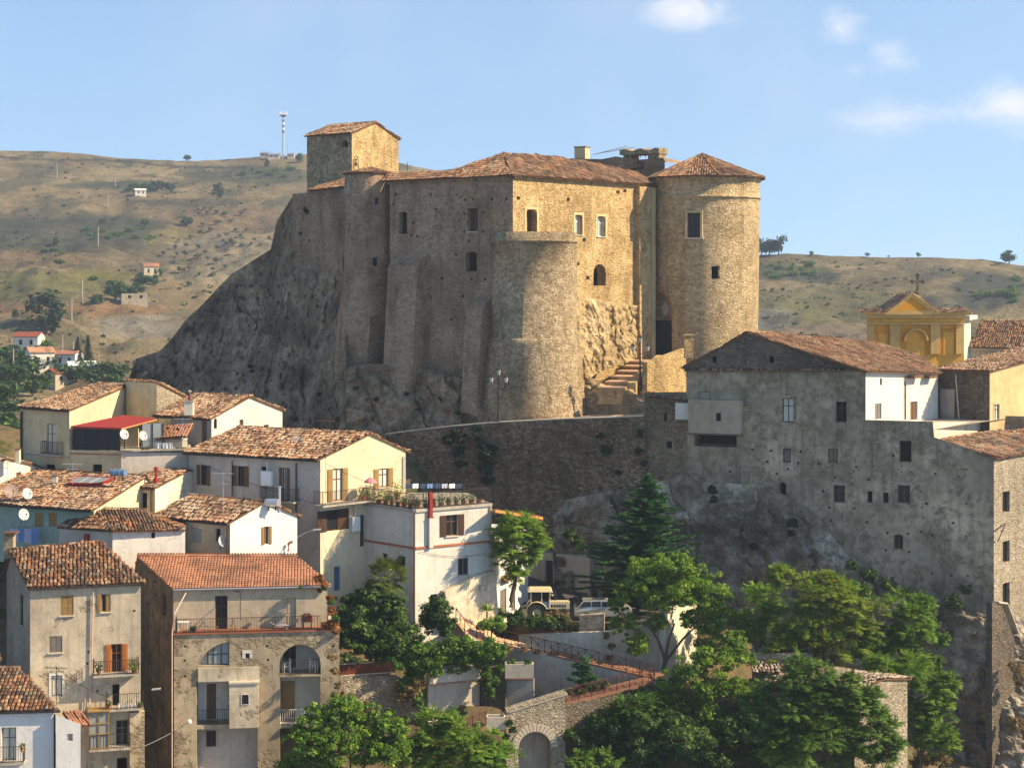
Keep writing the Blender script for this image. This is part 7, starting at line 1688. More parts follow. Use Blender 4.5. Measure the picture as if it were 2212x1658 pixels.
for (u, v, s) in [(15, 800, 1.5), (40, 812, 1.3), (75, 795, 1.7), (60, 830, 1.3), (105, 815, 1.3), (130, 830, 1.4), (150, 800, 1.2), (185, 815, 1.2), (200, 835, 1.2), (230, 820, 1.1), (255, 835, 1.1), (120, 845, 1.2), (30, 850, 1.4), (10, 880, 1.6), (20, 920, 1.2), (90, 850, 1.2), (165, 838, 1.2), (210, 812, 1.), (5, 830, 1.6), (240, 845, 1.2), (70, 860, 1.2), (28, 960, 1.2), (8, 950, 1.3)]:
    put('valley_tree', 'leafy green tree in the valley below the farm at the left edge', u, v, s*rl.uniform(.8, 1.1), rl.choice(['scrub', 'round', 'round']), 'trees in the valley')
for (u, v, s, l) in ((168, 795, 1.6, 'left of two dark pointed cypress-like firs near the farmhouses'), (190, 795, 1.7, 'right of two dark pointed cypress-like firs near the farmhouses')):
    p = hill_at(u, v); c = MB(); k = c.mi('leaf_ivy'); hh = 6.6*s/1.6
    for i in range(900):
        f = rl.random()**1.3; a = rl.uniform(0, 6.28); rad = 2.0*(1-f)*rl.uniform(.3, 1.05); leafq(c, Vector((rad*math.cos(a), rad*math.sin(a), .3+f*hh)), (Vector((math.cos(a), math.sin(a), -.3))).normalized(), Vector((0, 0, 1)), .8, .45, k, rl.random())
    c.tube([Vector((0, 0, -.5)), Vector((0, 0, hh))], .18, 'bark', 5, .02); o = c.build('fir_tree'); o.location = p; tag(o, l, 'tree', 'pair of firs by the farm')
for (u, v, s, k, l) in ((1645, 553, 1.5, 'dark', 'dense dark pine beside the round tower on the right skyline'), (1662, 551, 1.6, 'dark', 'second dense dark pine right of the round tower on the skyline'), (1682, 549, 1.5, 'dark', 'third dense dark pine on the right skyline, outermost of the clump'), (1752, 550, .7, 'scrub', 'low bush on the right skyline between pines and church cross'), (1873, 555, .7, 'olive', 'thin small tree on the right skyline above the yellow church'), (1984, 556, .8, 'olive', 'thin tree on the right skyline straight above the cross'), (2180, 570, 1.3, 'round', 'rounded bare-stemmed tree at the right end of the skyline'), (1920, 556, .35, 'olive', 'tiny tree on the right skyline, left of the church cross')):
    put('skyline_tree', l, u, v, s, k, 'trees on the right skyline')
for i in range(16): put('heath_bush', 'dark bush in the scrubby patch right of the round tower', 1650+rl.uniform(0, 110), 585+rl.uniform(-10, 22), rl.uniform(.5, 1.0), 'scrub', 'bushes on the right hill', 'bush')
for i in range(12): put('ravine_bush', 'dark bush in the ravine above the church nave roof', 2100+rl.uniform(0, 110), 630+rl.uniform(-30, 30), rl.uniform(.6, 1.0), 'scrub', 'bushes in the right ravine', 'bush')

def hill_scrub():
    mb = MB(); r = random.Random(77); cols = ('leaf_ivy', 'leaf_olive', 'leaf_dark', 'leaf_dry')
    for _ in range(3000):
        u = r.uniform(-250, 690) if r.random() < .55 else r.uniform(1600, 2420); t = r.uniform(.12, .985); p = hill_pt(u, t)
        if fb(p+Vector((300, 40, 0)), .035, 4)+.35*r.random() < .12: continue
        k = mb.mi(cols[0 if r.random() < .4 else r.randint(0, 3)]); s = r.uniform(.35, 1.1)
        for _ in range(9):
            d = Vector((r.uniform(-1, 1), r.uniform(-1, 1), r.uniform(.05, .8))); leafq(mb, p+d*s*.7, d.normalized(), Vector((r.uniform(-1, 1), r.uniform(-1, 1), r.uniform(-1, 1))).normalized(), s*1.1, s*.7, k, r.random())
    o = mb.build('hillside_scrub'); o['kind'] = 'stuff'; o['label'] = 'low scrub and tufts covering the hillsides'; o['category'] = 'scrub'
hill_scrub()
# ---------------------------------------------------------------- lamps, vehicles, dishes, laundry and the other small things
def street_lamp(label, b, h):
    t = thing('street_lamp', label, 'street lamp', b, 'three-armed street lamps'); q = MB()
    q.lathe(b, [(.24, 0), (.24, .08), (.15, .16), (.13, .5), (.17, .55), (.09, .65), (.07, h*.55), (.11, h*.56), (.06, h*.58), (.05, h*.86), (.03, h*.87)], 'iron', 10); q.build('post', t)
    for (dx, dz) in ((-.62, h*.72), (.62, h*.72), (0, h*.86)):
        c = b+Vector((dx, 0, dz)); q = MB()
        if dx: q.tube([b+Vector((0, 0, h*.62)), b+Vector((dx*.5, 0, h*.60)), b+Vector((dx, 0, h*.66)), c], .03, 'iron', 6); q.build('arm', t); q = MB()
        q.lathe(c, [(.10, 0), (.2, .42)], 'lamp_glass', 6)
        for i in range(6): a = 2*math.pi*i/6; q.tube([c+Vector((.1*math.cos(a), .1*math.sin(a), 0)), c+Vector((.2*math.cos(a), .2*math.sin(a), .42))], .014, 'iron', 4)
        q.lathe(c, [(.001, -.08), (.06, -.04), (.11, .003)], 'iron', 6); l = q.build('lantern', t); q = MB(); q.lathe(c, [(.23, .42), (.21, .47), (.08, .62), (.03, .66), (.03, .76), (.001, .78)], 'iron', 6); q.build('cap', l)
lb = wt_.at(1077, 911, -.25); street_lamp('grey lamp post with three lanterns standing on the retaining wall', Vector((lb.x, lb.y, lb.z+.08)), 4.55)
street_lamp('dark lamp post with three lanterns beside the castle steps', P(1383, 850, 142.3), 5.05)

# tractor
tb = P(1180, 1337, 125.2); T = thing('tractor', 'cream farm tractor with flat cab roof parked on the street', 'tractor', tb)
T.rotation_euler = (0, 0, 0)
def L_(x, y, z): return tb+Vector((x, y, z))
def bb(mb, x0, x1, y0, y1, z0, z1, m): mb.hexa(L_(x0, y0, z0), Vector((x1-x0, 0, 0)), Vector((0, y1-y0, 0)), Vector((0, 0, z1-z0)), m)
q = MB(); bb(q, .15, 1.75, -.34, .34, .85, 1.32, 'tractor_cream'); bb(q, .2, 1.7, -.3, .3, 1.323, 1.4, 'tractor_cream'); bb(q, 1.753, 1.8, -.3, .3, .9, 1.28, 'iron'); bb(q, -.9, 1.6, -.22, .22, .5, .845, 'iron')
for i in range(6): bb(q, .35+i*.2, .47+i*.2, -.355, -.342, 1.0, 1.18, 'iron')
q.build('bonnet', T)
q = MB()
for x in (-1.15, -.35, .22):
    for y in (-.62, .62): q.tube([L_(x, y, .95), L_(x+(.05 if x > 0 else 0), y, 2.2)], .045, 'tractor_cream', 5)
bb(q, -1.18, .25, -.65, .65, .9, 1.0, 'tractor_cream'); bb(q, -.33, .2, -.63, -.6, 1.0, 1.45, 'skyblue')
for y in (-.61, .6): bb(q, -1.1, -.38, y, y+.01, 1.05, 2.15, 'glass')
bb(q, -.3, .2, .6, .61, 1.0, 2.15, 'glass'); bb(q, .22, .23, -.58, .58, 1.42, 2.15, 'glass'); bb(q, -.9, -.4, -.25, .25, 1.0, 1.3, 'wood_dark'); bb(q, -.95, -.85, -.25, .25, 1.3, 1.75, 'wood_dark'); q.tube([L_(.05, 0, 1.2), L_(-.12, 0, 1.5)], .03, 'iron', 5); q.build('cab', T)
q = MB(); vs = [L_(x, y, z) for (x, y, z) in ((-1.4, -.8, 2.2), (.42, -.8, 2.2), (.42, .8, 2.2), (-1.4, .8, 2.2), (-1.25, -.68, 2.36), (.3, -.68, 2.36), (.3, .68, 2.36), (-1.25, .68, 2.36))]; q.faces(vs, [(3, 2, 1, 0), (4, 5, 6, 7), (0, 1, 5, 4), (1, 2, 6, 5), (2, 3, 7, 6), (3, 0, 4, 7)], 'tractor_cream'); q.build('cab_roof', T)
def wheel(mb, mr, x, y, r, wd):
    for (prof, m, M_) in (([(r*.45, -wd/2), (r*.96, -wd/2), (r, -wd*.3), (r, wd*.3), (r*.96, wd/2), (r*.45, wd/2)], 'rubber', mb), ([(.01, -wd*.25), (r*.3, -wd*.2), (r*.42, -wd*.42), (r*.46, -wd*.45), (r*.46, wd*.45), (.01, wd*.3)], 'tractor_cream', mr)):
        k0 = len(M_.v); M_.lathe(Vector((0, 0, 0)), prof, m, 20)
        for i in range(k0, len(M_.v)): v = M_.v[i]; M_.v[i] = L_(x+v.x, y+v.z, r+v.y)
    if wd > .3:
        for i in range(20): a = 2*math.pi*i/20; s, c_ = math.sin(a), math.cos(a); mb.hexa(L_(x+(r-.01)*c_-.04*s, y-wd*.5, r+(r-.01)*s+.04*c_), Vector((.05*c_, 0, .05*s)), Vector((0, wd, 0)), Vector((.09*s, 0, -.09*c_)), 'rubber')
for (x, y, r, wd) in ((-.72, -.78, .68, .4), (-.72, .78, .68, .4), (1.3, -.68, .48, .26), (1.3, .68, .48, .26)):
    a, b_ = MB(), MB(); wheel(a, b_, x, y, r, wd); o = a.build('wheel', T); b_.build('rim', o)
for y in (-.78, .78):
    q = MB()
    for i in range(8):
        a0_, a1_ = math.pi*(.12+.8*i/8), math.pi*(.12+.8*(i+1)/8); q.faces([L_(-.72+.8*math.cos(t), y+o, .68+.8*math.sin(t)) for t in (a0_, a1_) for o in (-.25, .25)], [(0, 1, 3, 2)], 'tractor_cream')
    q.build('mudguard', T)
q = MB(); q.tube([L_(.7, .1, 1.4), L_(.7, .1, 2.0), L_(.66, .1, 2.1)], .045, 'iron', 7); q.build('exhaust', T)
q = MB()
for y in (-.7, .7): q.lathe(L_(.42, y, 1.9), [(.001, 0), (.09, .0), (.09, .1), (.001, .1)], 'dish_grey', 8)
q.build('lamp', T)
# estate car
tb = P(1303, 1334, 126.6); C_ = thing('estate_car', 'pale silver estate car parked behind the stone pier, nose hidden by the tree', 'car', tb)
prof = [(-2.2, .32), (-2.25, .62), (-2.2, .92), (-1.95, .98), (-1.55, 1.42), (-.2, 1.46), (.35, 1.42), (.95, 1.0), (1.85, .9), (2.15, .72), (2.2, .38), (1.7, .3), (-1.7, .3)]
q = MB(); n = len(prof); wy = .83
def yin(z): return wy-(.16*max(0, (z-.95))/.5)
A_ = [L_(x, -yin(z), z) for x, z in prof]; B_ = [L_(x, yin(z), z) for x, z in prof]
q.faces(A_+B_, [tuple(range(n)), tuple(range(2*n-1, n-1, -1))]+[(i, (i+1) % n, n+(i+1) % n, n+i) for i in range(n)], 'car_silver'); q.build('body', C_)
for (nm, pts) in (('window', ((-1.86, 1.0), (-1.52, 1.36), (-.98, 1.38), (-.98, 1.0))), ('window', ((-.9, 1.0), (-.9, 1.38), (-.22, 1.4), (-.22, 1.0))), ('window', ((-.14, 1.0), (-.14, 1.4), (.28, 1.37), (.82, 1.0)))):
    for sd in (-1, 1):
        q = MB(); q.poly([L_(x, sd*(yin(z)+.008), z) for x, z in pts], 'glass'); q.build(nm, C_)
q = MB(); q.poly([L_(-1.995+.02*0-.02, -.62, 1.0), L_(-1.62, -.56, 1.38), L_(-1.62, .56, 1.38), L_(-2.0, .62, 1.0)], 'glass'); q.build('rear_window', C_)
q = MB(); q.poly([L_(.93, -.68, 1.03), L_(.4, -.6, 1.4), L_(.4, .6, 1.4), L_(.93, .68, 1.03)], 'glass'); q.build('windscreen', C_)
for (x, y) in ((-1.3, -.8), (-1.3, .8), (1.35, -.8), (1.35, .8)): a, b_ = MB(), MB(); wheel(a, b_, x, y, .31, .2); o = a.build('wheel', C_); b_.build('rim', o)
for y in (-.55, .55): q = MB(); q.tube([L_(-1.5, y, 1.5), L_(.2, y, 1.52)], .02, 'iron', 5); q.build('roof_rail', C_)
for y in (-.72, .6): q = MB(); bb(q, -2.26, -2.22, y, y+.12, .7, .92, 'metal_red'); q.build('tail_light', C_)
q = MB(); bb(q, -2.3, -2.2, -.78, .78, .36, .55, 'iron'); q.build('bumper', C_)
q = MB(); bb(q, -.75, -.6, -.86, -.835, .9, .94, 'iron'); bb(q, .05, .2, -.86, -.835, .9, .94, 'iron'); q.build('handle', C_)
bush('dry_vine', 'arching heap of dry brown vine stems in front of the tractor wheels', [(1185, 1330, 12), (1205, 1326, 12), (1222, 1332, 11), (1170, 1338, 9)], 124.0, 'leaf_dry', 'broad', .16, 1.1, cat='vine', hang=.2)
fence('brown lattice fence in front of the hedge and tractor', [P(1147, 1366, 123.6), P(1250, 1366, 123.2)], m='wood_brown', h=.8)

# satellite dishes
def dish(label, c, r, d, m='dish_grey', foot=.7):
    d = Vector(d).normalized(); t = thing('satellite_dish', label, 'satellite dish', c); s = d.cross(Vector((0, 0, 1))).normalized(); up = s.cross(d)
    q = MB(); rings = [(0., 0.), (.4, .04), (.75, .13), (1., .24)]; V = []
    for (a, b) in rings:
        for i in range(18): w_ = 2*math.pi*i/18; V.append(c+(s*math.cos(w_)+up*math.sin(w_))*(a*r+.001)+d*(b*r))
    q.faces(V, [(k*18+i, k*18+(i+1) % 18, (k+1)*18+(i+1) % 18, (k+1)*18+i) for k in range(3) for i in range(18)], m); q.build('reflector', t)
    q = MB(); q.tube([c-up*r+d*r*.2, c+d*r*1.0-up*r*.15], .02, 'iron', 5); q.tube([c+d*r*1.0-up*r*.15, c+d*r*.8-up*.1*r], .05, 'iron', 6); q.build('feed_arm', t)
    q = MB(); q.tube([c-d*.02, c-d*.2, c-d*.2+Vector((0, 0, -foot))], .03, 'iron', 5); q.build('bracket', t)
    return t
dd = (.75, -.62, .3)
dish('white satellite dish on the veranda corner, left of the pair', P(267, 938, 125.4), .40, dd); dish('white satellite dish right of the veranda, over the potted balcony', P(308, 941, 125.9), .38, dd)
dish('brown satellite dish at the left edge', P(23, 1061, 119.6), .52, (.6, -.7, .35), 'dish_brown'); dish('white satellite dish beside the brown dish at the left edge', P(58, 1066, 119.4), .42, dd)
dish('white satellite dish over the blue laundry', P(50, 1111, 117.2), .42, dd); dish('white satellite dish on the shutter house wall, above the salmon roof', P(480, 1168, 115.6), .4, dd, foot=.6)
# aerials
def aerial(label, b, h, hd=(1, -.2, 0), n=7, m='metal_light'):
    t = thing('tv_aerial', label, 'TV aerial', b); q = MB(); q.tube([b, b+Vector((0, 0, h))], .022, m, 5); q.build('mast', t)
    q = MB(); hd = Vector(hd).normalized(); s = hd.cross(Vector((0, 0, 1))); c = b+Vector((0, 0, h-.08)); L2 = .7; q.tube([c-hd*L2, c+hd*L2], .016, m, 4)
    for i in range(n): p = c+hd*(L2*(2*i/(n-1)-1)); q.tube([p-s*.28, p+s*.28], .01, m, 4)
    c = b+Vector((0, 0, h*.72)); q.tube([c-hd*.35, c+hd*.35], .014, m, 4)
    for i in range(4): p = c+hd*(.35*(2*i/3-1)); q.tube([p-s*.2, p+s*.2], .01, m, 4)
    q.build('antenna', t)
aerial('TV aerial on the ridge of the skylight house, left of the blue tank', P(157, 1045, 119.5), 1.5); aerial('thin TV aerial at the cream gable, left edge', P(16, 1048, 121), 1.75); aerial('TV aerial on the shutter house roof below the brown shutters', P(482, 1112, 116.6), 3.0)
aerial('TV aerial on the lean-to between the canopy and white gable', P(395, 950, 127.8), 1.7); aerial('tall rusty aerial pole at the corner of the long house gable', P(704, 1066, 121.3), 5.4, m='pipe_copper'); aerial('TV aerial beside the low white house roof, over the old house windows', P(122, 1534, 98.2), 2.6, m='iron')
# tanks
def tank(label, a, b, r, m):
    t = thing('water_tank', label, 'water tank', a.lerp(b, .5)-Vector((0, 0, r+.15))); q = MB(); d = (b-a).normalized(); q.tube([a-d*.06, a, b, b+d*.06], r, m, 16); q.build('drum', t)
    for f in (.2, .8):
        c = a.lerp(b, f); q = MB(); q.tube([c+Vector((0, 0, -r)), c+Vector((0, 0, -r-.3))], .05, 'iron', 5); q.build('foot', t)
    q = MB()
    for f in (.3, .7): c = a.lerp(b, f); q.tube([c-d*.02, c+d*.02], r+.012, 'metal_light', 16)
    q.build('band', t)
tank('blue cylindrical water tank lying on the tiles behind the flat skylight', P(242, 1020, 121.3), P(270, 1021, 120.9), .26, 'tank_blue'); tank('steel cylindrical water tank on the ridge of the white shutter house', P(576, 1085, 117.2), P(600, 1085, 116.9), .27, 'metal_light')
# laundry
def cloth(label, w_, u0, u1, v0, v1, m, off, grp):
    a, b, z0, z1 = w_.rect(u0, v0, u1, v1); V = []; nx, nz = 8, 6
    for j in range(nz+1):
        for i in range(nx+1): V.append(w_.pt(a+(b-a)*i/nx, z1-(z1-z0)*j/nz+.02*math.sin(i*1.7+u0), off+.05*math.sin(i*1.5+u0)*(j/nz)))
    q = MB(); q.faces(V, [(j*9+i, j*9+i+1, (j+1)*9+i+1, (j+1)*9+i) for j in range(nz) for i in range(nx)], m); o = q.build('laundry', smooth=True, loc=w_.pt(a, z1, off)); return tag(o, label, 'laundry', grp)
tw1 = SKY.W[0]; gw_ = 'washing on the line under the teal wall'
for (x0, x1, y1, m, l) in ((166, 238, 1530, 'cloth_pale', 'pale blue shirt at the left end of the line under the teal wall'), (243, 285, 1525, 'cloth_blue', 'dark blue garment second on the line under the teal wall'), (290, 352, 1540, 'cloth_pale', 'wide lilac towel third on the line under the teal wall'), (358, 416, 1542, 'cloth_blue', 'bright blue towel at the right end of the line under the teal wall')):
    cloth(l, tw1, *cv1(x0, 0)[:1], cv1(x1, 0)[0], cv1(0, 1415)[1], cv1(0, y1)[1], m, 1.0, gw_)
q = MB(); q.tube([tw1.at(38, 1137, 1.), tw1.at(107, 1137, 1.)], .012, 'iron', 4); tag(q.build('clothes_line', loc=tw1.at(38, 1137, 1.)), 'clothes line holding the blue washing under the teal wall', 'clothes line')
vt = walls_of([(262, 126.2), (412, 127.6), (412, 133)])[0]
for (x0, x1, l) in ((1340, 1392, 'white cloth, left of three hung over the balcony rail by the lean-to'), (1400, 1448, 'white cloth, middle of three hung over the balcony rail by the lean-to'), (1455, 1502, 'white cloth, right of three hung over the balcony rail by the lean-to')): cloth(l, vt, cv1(x0, 0)[0], cv1(x1, 0)[0], cv1(0, 690)[1], cv1(0, 738)[1], 'cloth_white', .02, 'white washing on the balcony')
q = MB(); rail(q, [vt.at(305, 978, .05), vt.at(405, 978, .05)], .95, 'iron', .13); tag(q.build('railing', loc=vt.at(305, 978)), 'thin dark iron railing with pots and white washing beside the veranda', 'railing')
bl = wr; cols = ['cloth_navy', 'cloth_white', 'cloth_navy', 'cloth_blue', 'cloth_navy', 'cloth_pale', 'cloth_white', 'cloth_navy']
wrr = HTW = walls_of([(776, 125.2), (897, 121), (1062, 124.4)])[1]
for i in range(8):
    cloth('small garment of the dark and white washing at the back of the flower terrace', wrr, 920+i*16, 933+i*16, 1054, 1064, cols[i], -3.2, 'washing on the flower terrace')
q = MB(); q.tube([wrr.at(915, 1054, -3.2), wrr.at(1052, 1054, -3.2)], .012, 'iron', 4)
for u in (915, 1052): q.tube([wrr.at(u, 1054, -3.2), wrr.at(u, 1100, -3.2)], .03, 'iron', 5)
tag(q.build('clothes_line', loc=wrr.at(915, 1100, -3.2)), 'clothes line at the back of the flower terrace', 'clothes line')
# potted plants
def pot(label, c, r=.2, h=.3, m='leaf_mid', pr=.32, grp=None, flower=None, n=60):
    t = thing('potted_plant', label, 'potted plant', c, grp); q = MB(); q.lathe(c, [(.001, 0), (r*.72, 0), (r, h), (r*1.08, h), (r*1.08, h+.04), (r*.9, h+.04), (.001, h-.02)], 'terracotta', 10); q.build('pot', t)
    q = MB(); puff(q, c+Vector((0, 0, h+pr*.7)), pr, n, .16, m, 1.1, .1)
    if flower: puff(q, c+Vector((0, 0, h+pr)), pr*.9, n//3, .1, flower, 1.)
    q.build('foliage', t); return t
wl_ = walls_of([(776, 125.2), (897, 121), (1062, 124.4)])[0]; g1 = 'pots along the flower terrace railing'
for i, f in enumerate((.12, .3, .42, .53, .64, .75, .86, .95)):
    p = wl_.pt(wl_.L*f, HTZ+.05, -.35); pot('terracotta pot of greenery along the railing of the flower terrace', p, rl.uniform(.16, .24), .28, rl.choice(['leaf_mid', 'leaf_bright', 'leaf_mid']), rl.uniform(.25, .5), g1, 'flower_pink' if i in (3, 6) else None, 90)
for i in range(9):
    p = wrr.pt(wrr.L*(.06+.1*i), HTZ+.05, -.35); pot('terracotta pot of greenery along the railing of the flower terrace', p, rl.uniform(.15, .22), .26, rl.choice(['leaf_mid', 'leaf_bright', 'leaf_dark']), rl.uniform(.22, .4), g1, 'flower_pink' if i == 4 else None, 80)
W1 = LH.W[1]; p = W1.at(786, 1083, .7); pot('tall potted climber by the cream gable door, left of the pink parasol', p, .25, .4, 'leaf_bright', .5, None, None, 110)
pot('big leafy potted plant against the right corner of the cream gable', W1.at(858, 1065, .5)-Vector((0, 0, .4)), .26, .4, 'leaf_bright', .65, None, None, 150)
t = thing('parasol', 'small pink parasol on the terrace in front of the cream gable', 'parasol', W1.at(800, 1075, 1.2)); c = wloc(t); q = MB(); q.tube([c, c+Vector((0, 0, 1.55))], .025, 'iron', 5); q.build('pole', t); q = MB(); q.lathe(c+Vector((0, 0, 1.15)), [(.5, 0), (.42, .12), (.2, .3), (.01, .4)], 'flower_pink', 10); q.build('canopy', t)
for i, x in enumerate((1235, 1275, 1530, 1560, 1590)): pot('small pot on the balcony beside the veranda railing', vt.at(*cv1(x, 782), -.25), .11, .18, 'leaf_mid', .2, 'pots on the veranda balcony', None, 50)
# arched house terrace and loggia furniture
def chair(label, c, rz, grp):
    t = thing('garden_chair', label, 'chair', c, grp); cs, sn = math.cos(rz), math.sin(rz)
    def X(x, y, z): return c+Vector((x*cs-y*sn, x*sn+y*cs, z))
    def bar(mb, x0, y0, z0, x1, y1, z1): mb.hexa(X(x0, y0, z0), X(x1, y0, z0)-X(x0, y0, z0), X(x0, y1, z0)-X(x0, y0, z0), Vector((0, 0, z1-z0)), 'plastic_white')
    q = MB(); bar(q, -.22, -.22, .42, .22, .22, .45); q.build('seat', t)
    for (x, y) in ((-.22, -.22), (.18, -.22), (-.22, .18), (.18, .18)): q = MB(); bar(q, x, y, 0, x+.04, y+.04, .418); q.build('leg', t)
    q = MB()
    for i in range(5): bar(q, -.21+i*.095, .2, .453, -.16+i*.095, .23, .85)
    bar(q, -.22, .2, .853, .22, .24, .9); q.build('backrest', t)
    for x in (-.24, .21): q = MB(); bar(q, x, -.2, .62, x+.03, .19, .65); bar(q, x, -.2, .453, x+.03, -.17, .617); q.build('armrest', t)
a_, b__, z0_, z1_ = ARC_R[0]
chair('white plastic chair at the left side of the arched loggia', ARC_W.pt(a_+.45, z0_+.01, -.75), -1.2, 'white chairs in the loggia'); chair('white plastic chair at the right side of the arched loggia', ARC_W.pt(b__-.45, z0_+.01, -.75), 1.3, 'white chairs in the loggia')
zt = ARC_ZT+.09
t = thing('barbecue', 'dark red barbecue cart at the right end of the terrace with the railing', 'barbecue', ARC_W.at(663, 1362, -.5)); c = ARC_W.pt(ARC_W.px(663, 1362, -.5)[0], zt, -.5); t.location = c
q = MB(); q.hexa(c+Vector((-.35, -.2, .45)), Vector((.7, 0, 0)), Vector((0, .4, 0)), Vector((0, 0, .4)), 'brick_red'); q.build('body', t); q = MB(); q.lathe(c+Vector((0, 0, .853)), [(.3, 0), (.22, .1), (.01, .14)], 'brick_red', 10); q.build('lid', t)
for dx in (-.3, .26):
    for dy in (-.17, .13): q = MB(); q.hexa(c+Vector((dx, dy, 0)), Vector((.04, 0, 0)), Vector((0, .04, 0)), Vector((0, 0, .447)), 'iron'); q.build('leg', t)
c = ARC_W.pt(ARC_W.px(417, 1362, -.4)[0], zt, -.4); q = MB(); q.lathe(c, [(.001, .0), (.17, 0), (.24, .3), (.25, .3), (.25, .33), (.21, .3), (.001, .05)], 'rubber', 12); tag(q.build('bucket', loc=c), 'black rubber bucket on the terrace behind the railing', 'bucket')
t = thing('garden_table', 'small white table at the left end of the railed terrace', 'table', ARC_W.pt(.55, zt, -.5)); c = wloc(t); q = MB(); q.hexa(c+Vector((-.35, -.25, .6)), Vector((.7, 0, 0)), Vector((0, .5, 0)), Vector((0, 0, .04)), 'plastic_white'); q.build('tabletop', t)
for dx in (-.32, .28):
    for dy in (-.22, .18): q = MB(); q.hexa(c+Vector((dx, dy, 0)), Vector((.04, 0, 0)), Vector((0, .04, 0)), Vector((0, 0, .597)), 'plastic_white'); q.build('leg', t)
c = ARC_W.pt(ARC_W.px(440, 1362, -.5)[0], zt, -.5); q = MB()
for a, b in (((-.5, 0, .05), (0, 0, .6)), ((0, 0, .6), (.45, 0, .05)), ((-.5, .3, .05), (0, .3, .6)), ((-.3, 0, .3), (.9, 0, .3)), ((.9, 0, .3), (.9, 0, 0))): q.tube([c+Vector(a), c+Vector(b)], .025, 'wood_grey', 4)
tag(q.build('trestle', loc=c), 'folded wooden trestle lying on the terrace left of the dark door', 'trestle')
for i, (x, l) in enumerate(((735, 'dark folded deckchair frame right of the terrace door'), (1060, 'low grey sunbed frame in front of the wide shutter'))):
    c = ARC_W.pt(ARC_W.px(cv4(x, 0)[0], 1362, -.5)[0], zt, -.5); q = MB()
    if i == 0: q.tube([c+Vector((-.12, 0, 0)), c+Vector((0, .1, .75)), c+Vector((.25, 0, 0))], .02, 'wood_dark', 4); q.tube([c+Vector((-.1, .25, 0)), c+Vector((0.02, .3, .75)), c+Vector((.27, .25, 0))], .02, 'wood_dark', 4); q.tube([c+Vector((0, .1, .75)), c+Vector((.02, .3, .75))], .02, 'wood_dark', 4)
    else:
        for dy in (0, .4): q.tube([c+Vector((-.5, dy, .45)), c+Vector((-.1, dy, .25)), c+Vector((.7, dy, .22))], .02, 'metal_light', 4); q.tube([c+Vector((-.1, dy, .25)), c+Vector((-.15, dy, 0))], .02, 'metal_light', 4); q.tube([c+Vector((.55, dy, .22)), c+Vector((.6, dy, 0))], .02, 'metal_light', 4)
        q.hexa(c+Vector((-.1, 0.02, .24)), Vector((.8, 0, -.02)), Vector((0, .36, 0)), Vector((0, 0, .02)), 'cloth_pale')
    tag(q.build('deckchair', loc=c), l, 'deckchair')
q = MB(); w1 = walls_of([(374, 108.), (707, 109.2), (634, 114.4)])[0]
q.tube([w1.at(506, 1276, .06), w1.at(519, 1278, .9)], .03, 'iron', 5); q.tube([w1.at(519, 1278, .9), w1.at(519, 1338, .9)], .025, 'iron', 5); tag(q.build('awning_rod', loc=w1.at(519, 1338)), 'thin dark awning rod projecting from the terrace wall', 'rod')
# old house balconies
ow = walls_of([(65, 103), (304, 104.6), (184, 111.1)])[0]
pot('pot of bright red flowers at the right end of the orange-shuttered balcony', ow.at(*cv3(950, 990), .75), .16, .26, 'leaf_mid', .36, None, 'flower_red', 120)
pot('leafy pot at the left end of the orange-shuttered balcony', ow.at(*cv3(700, 990), .75), .15, .24, 'leaf_dark', .32, None, None, 90)
for i in range(6):
    c = ow.at(*cv3(838+i*30, 1236), .7); q = MB(); q.lathe(c, [(.001, 0), (.07, 0), (.075, .2), (.03, .28), (.03, .33), (.001, .33)], 'plastic_white', 8); tag(q.build('bottle', loc=c), 'white plastic bottle in the row on the second balcony of the old house', 'bottle', 'white bottles on the balcony')
for x, l in ((770, 'small pot of pink flowers left of the white bottles'), (990, 'small terracotta pot right of the white bottles')): pot(l, ow.at(*cv3(x, 1238), .7), .12, .18, 'leaf_mid', .2, None, 'flower_pink' if x < 800 else None, 50)
aw_ = walls_of([(-150, 96.6), (120, 97.4), (38, 101.6)])[0]; pot('pot of pink flowers hanging on the balcony rail of the corner white house', aw_.at(48, 1622, .75), .12, .16, 'leaf_mid', .18, None, 'flower_pink', 60)
# wall lamps
def wall_lamp(label, a, b, ball=False):
    t = thing('wall_lamp', label, 'lamp', a); q = MB(); q.tube([a, a.lerp(b, .5)+Vector((0, 0, .06)), b], .03, 'metal_light', 5); q.build('arm', t); q = MB()
    if ball: q.ball(b, .16, 'white_paint', 10, 7)
    else: q.hexa(b+Vector((-.06, -.1, -.05)), Vector((.55, 0, .06)), Vector((0, .2, 0)), Vector((0, 0, .08)), 'dish_grey')
    q.build('lamp_head', t)
wall_lamp('grey street lamp on a bracket between the shutter house and long house', P(643, 1160, 117.9), P(678, 1144, 117.4)); wall_lamp('white street lamp in the dark alley beside the arched house', P(352, 1492, 107.6), P(330, 1488, 106.6)); wall_lamp('white globe lamp on the left pillar of the arched house', ARC_W.at(396, 1566, 0), ARC_W.at(409, 1558, .9), True)
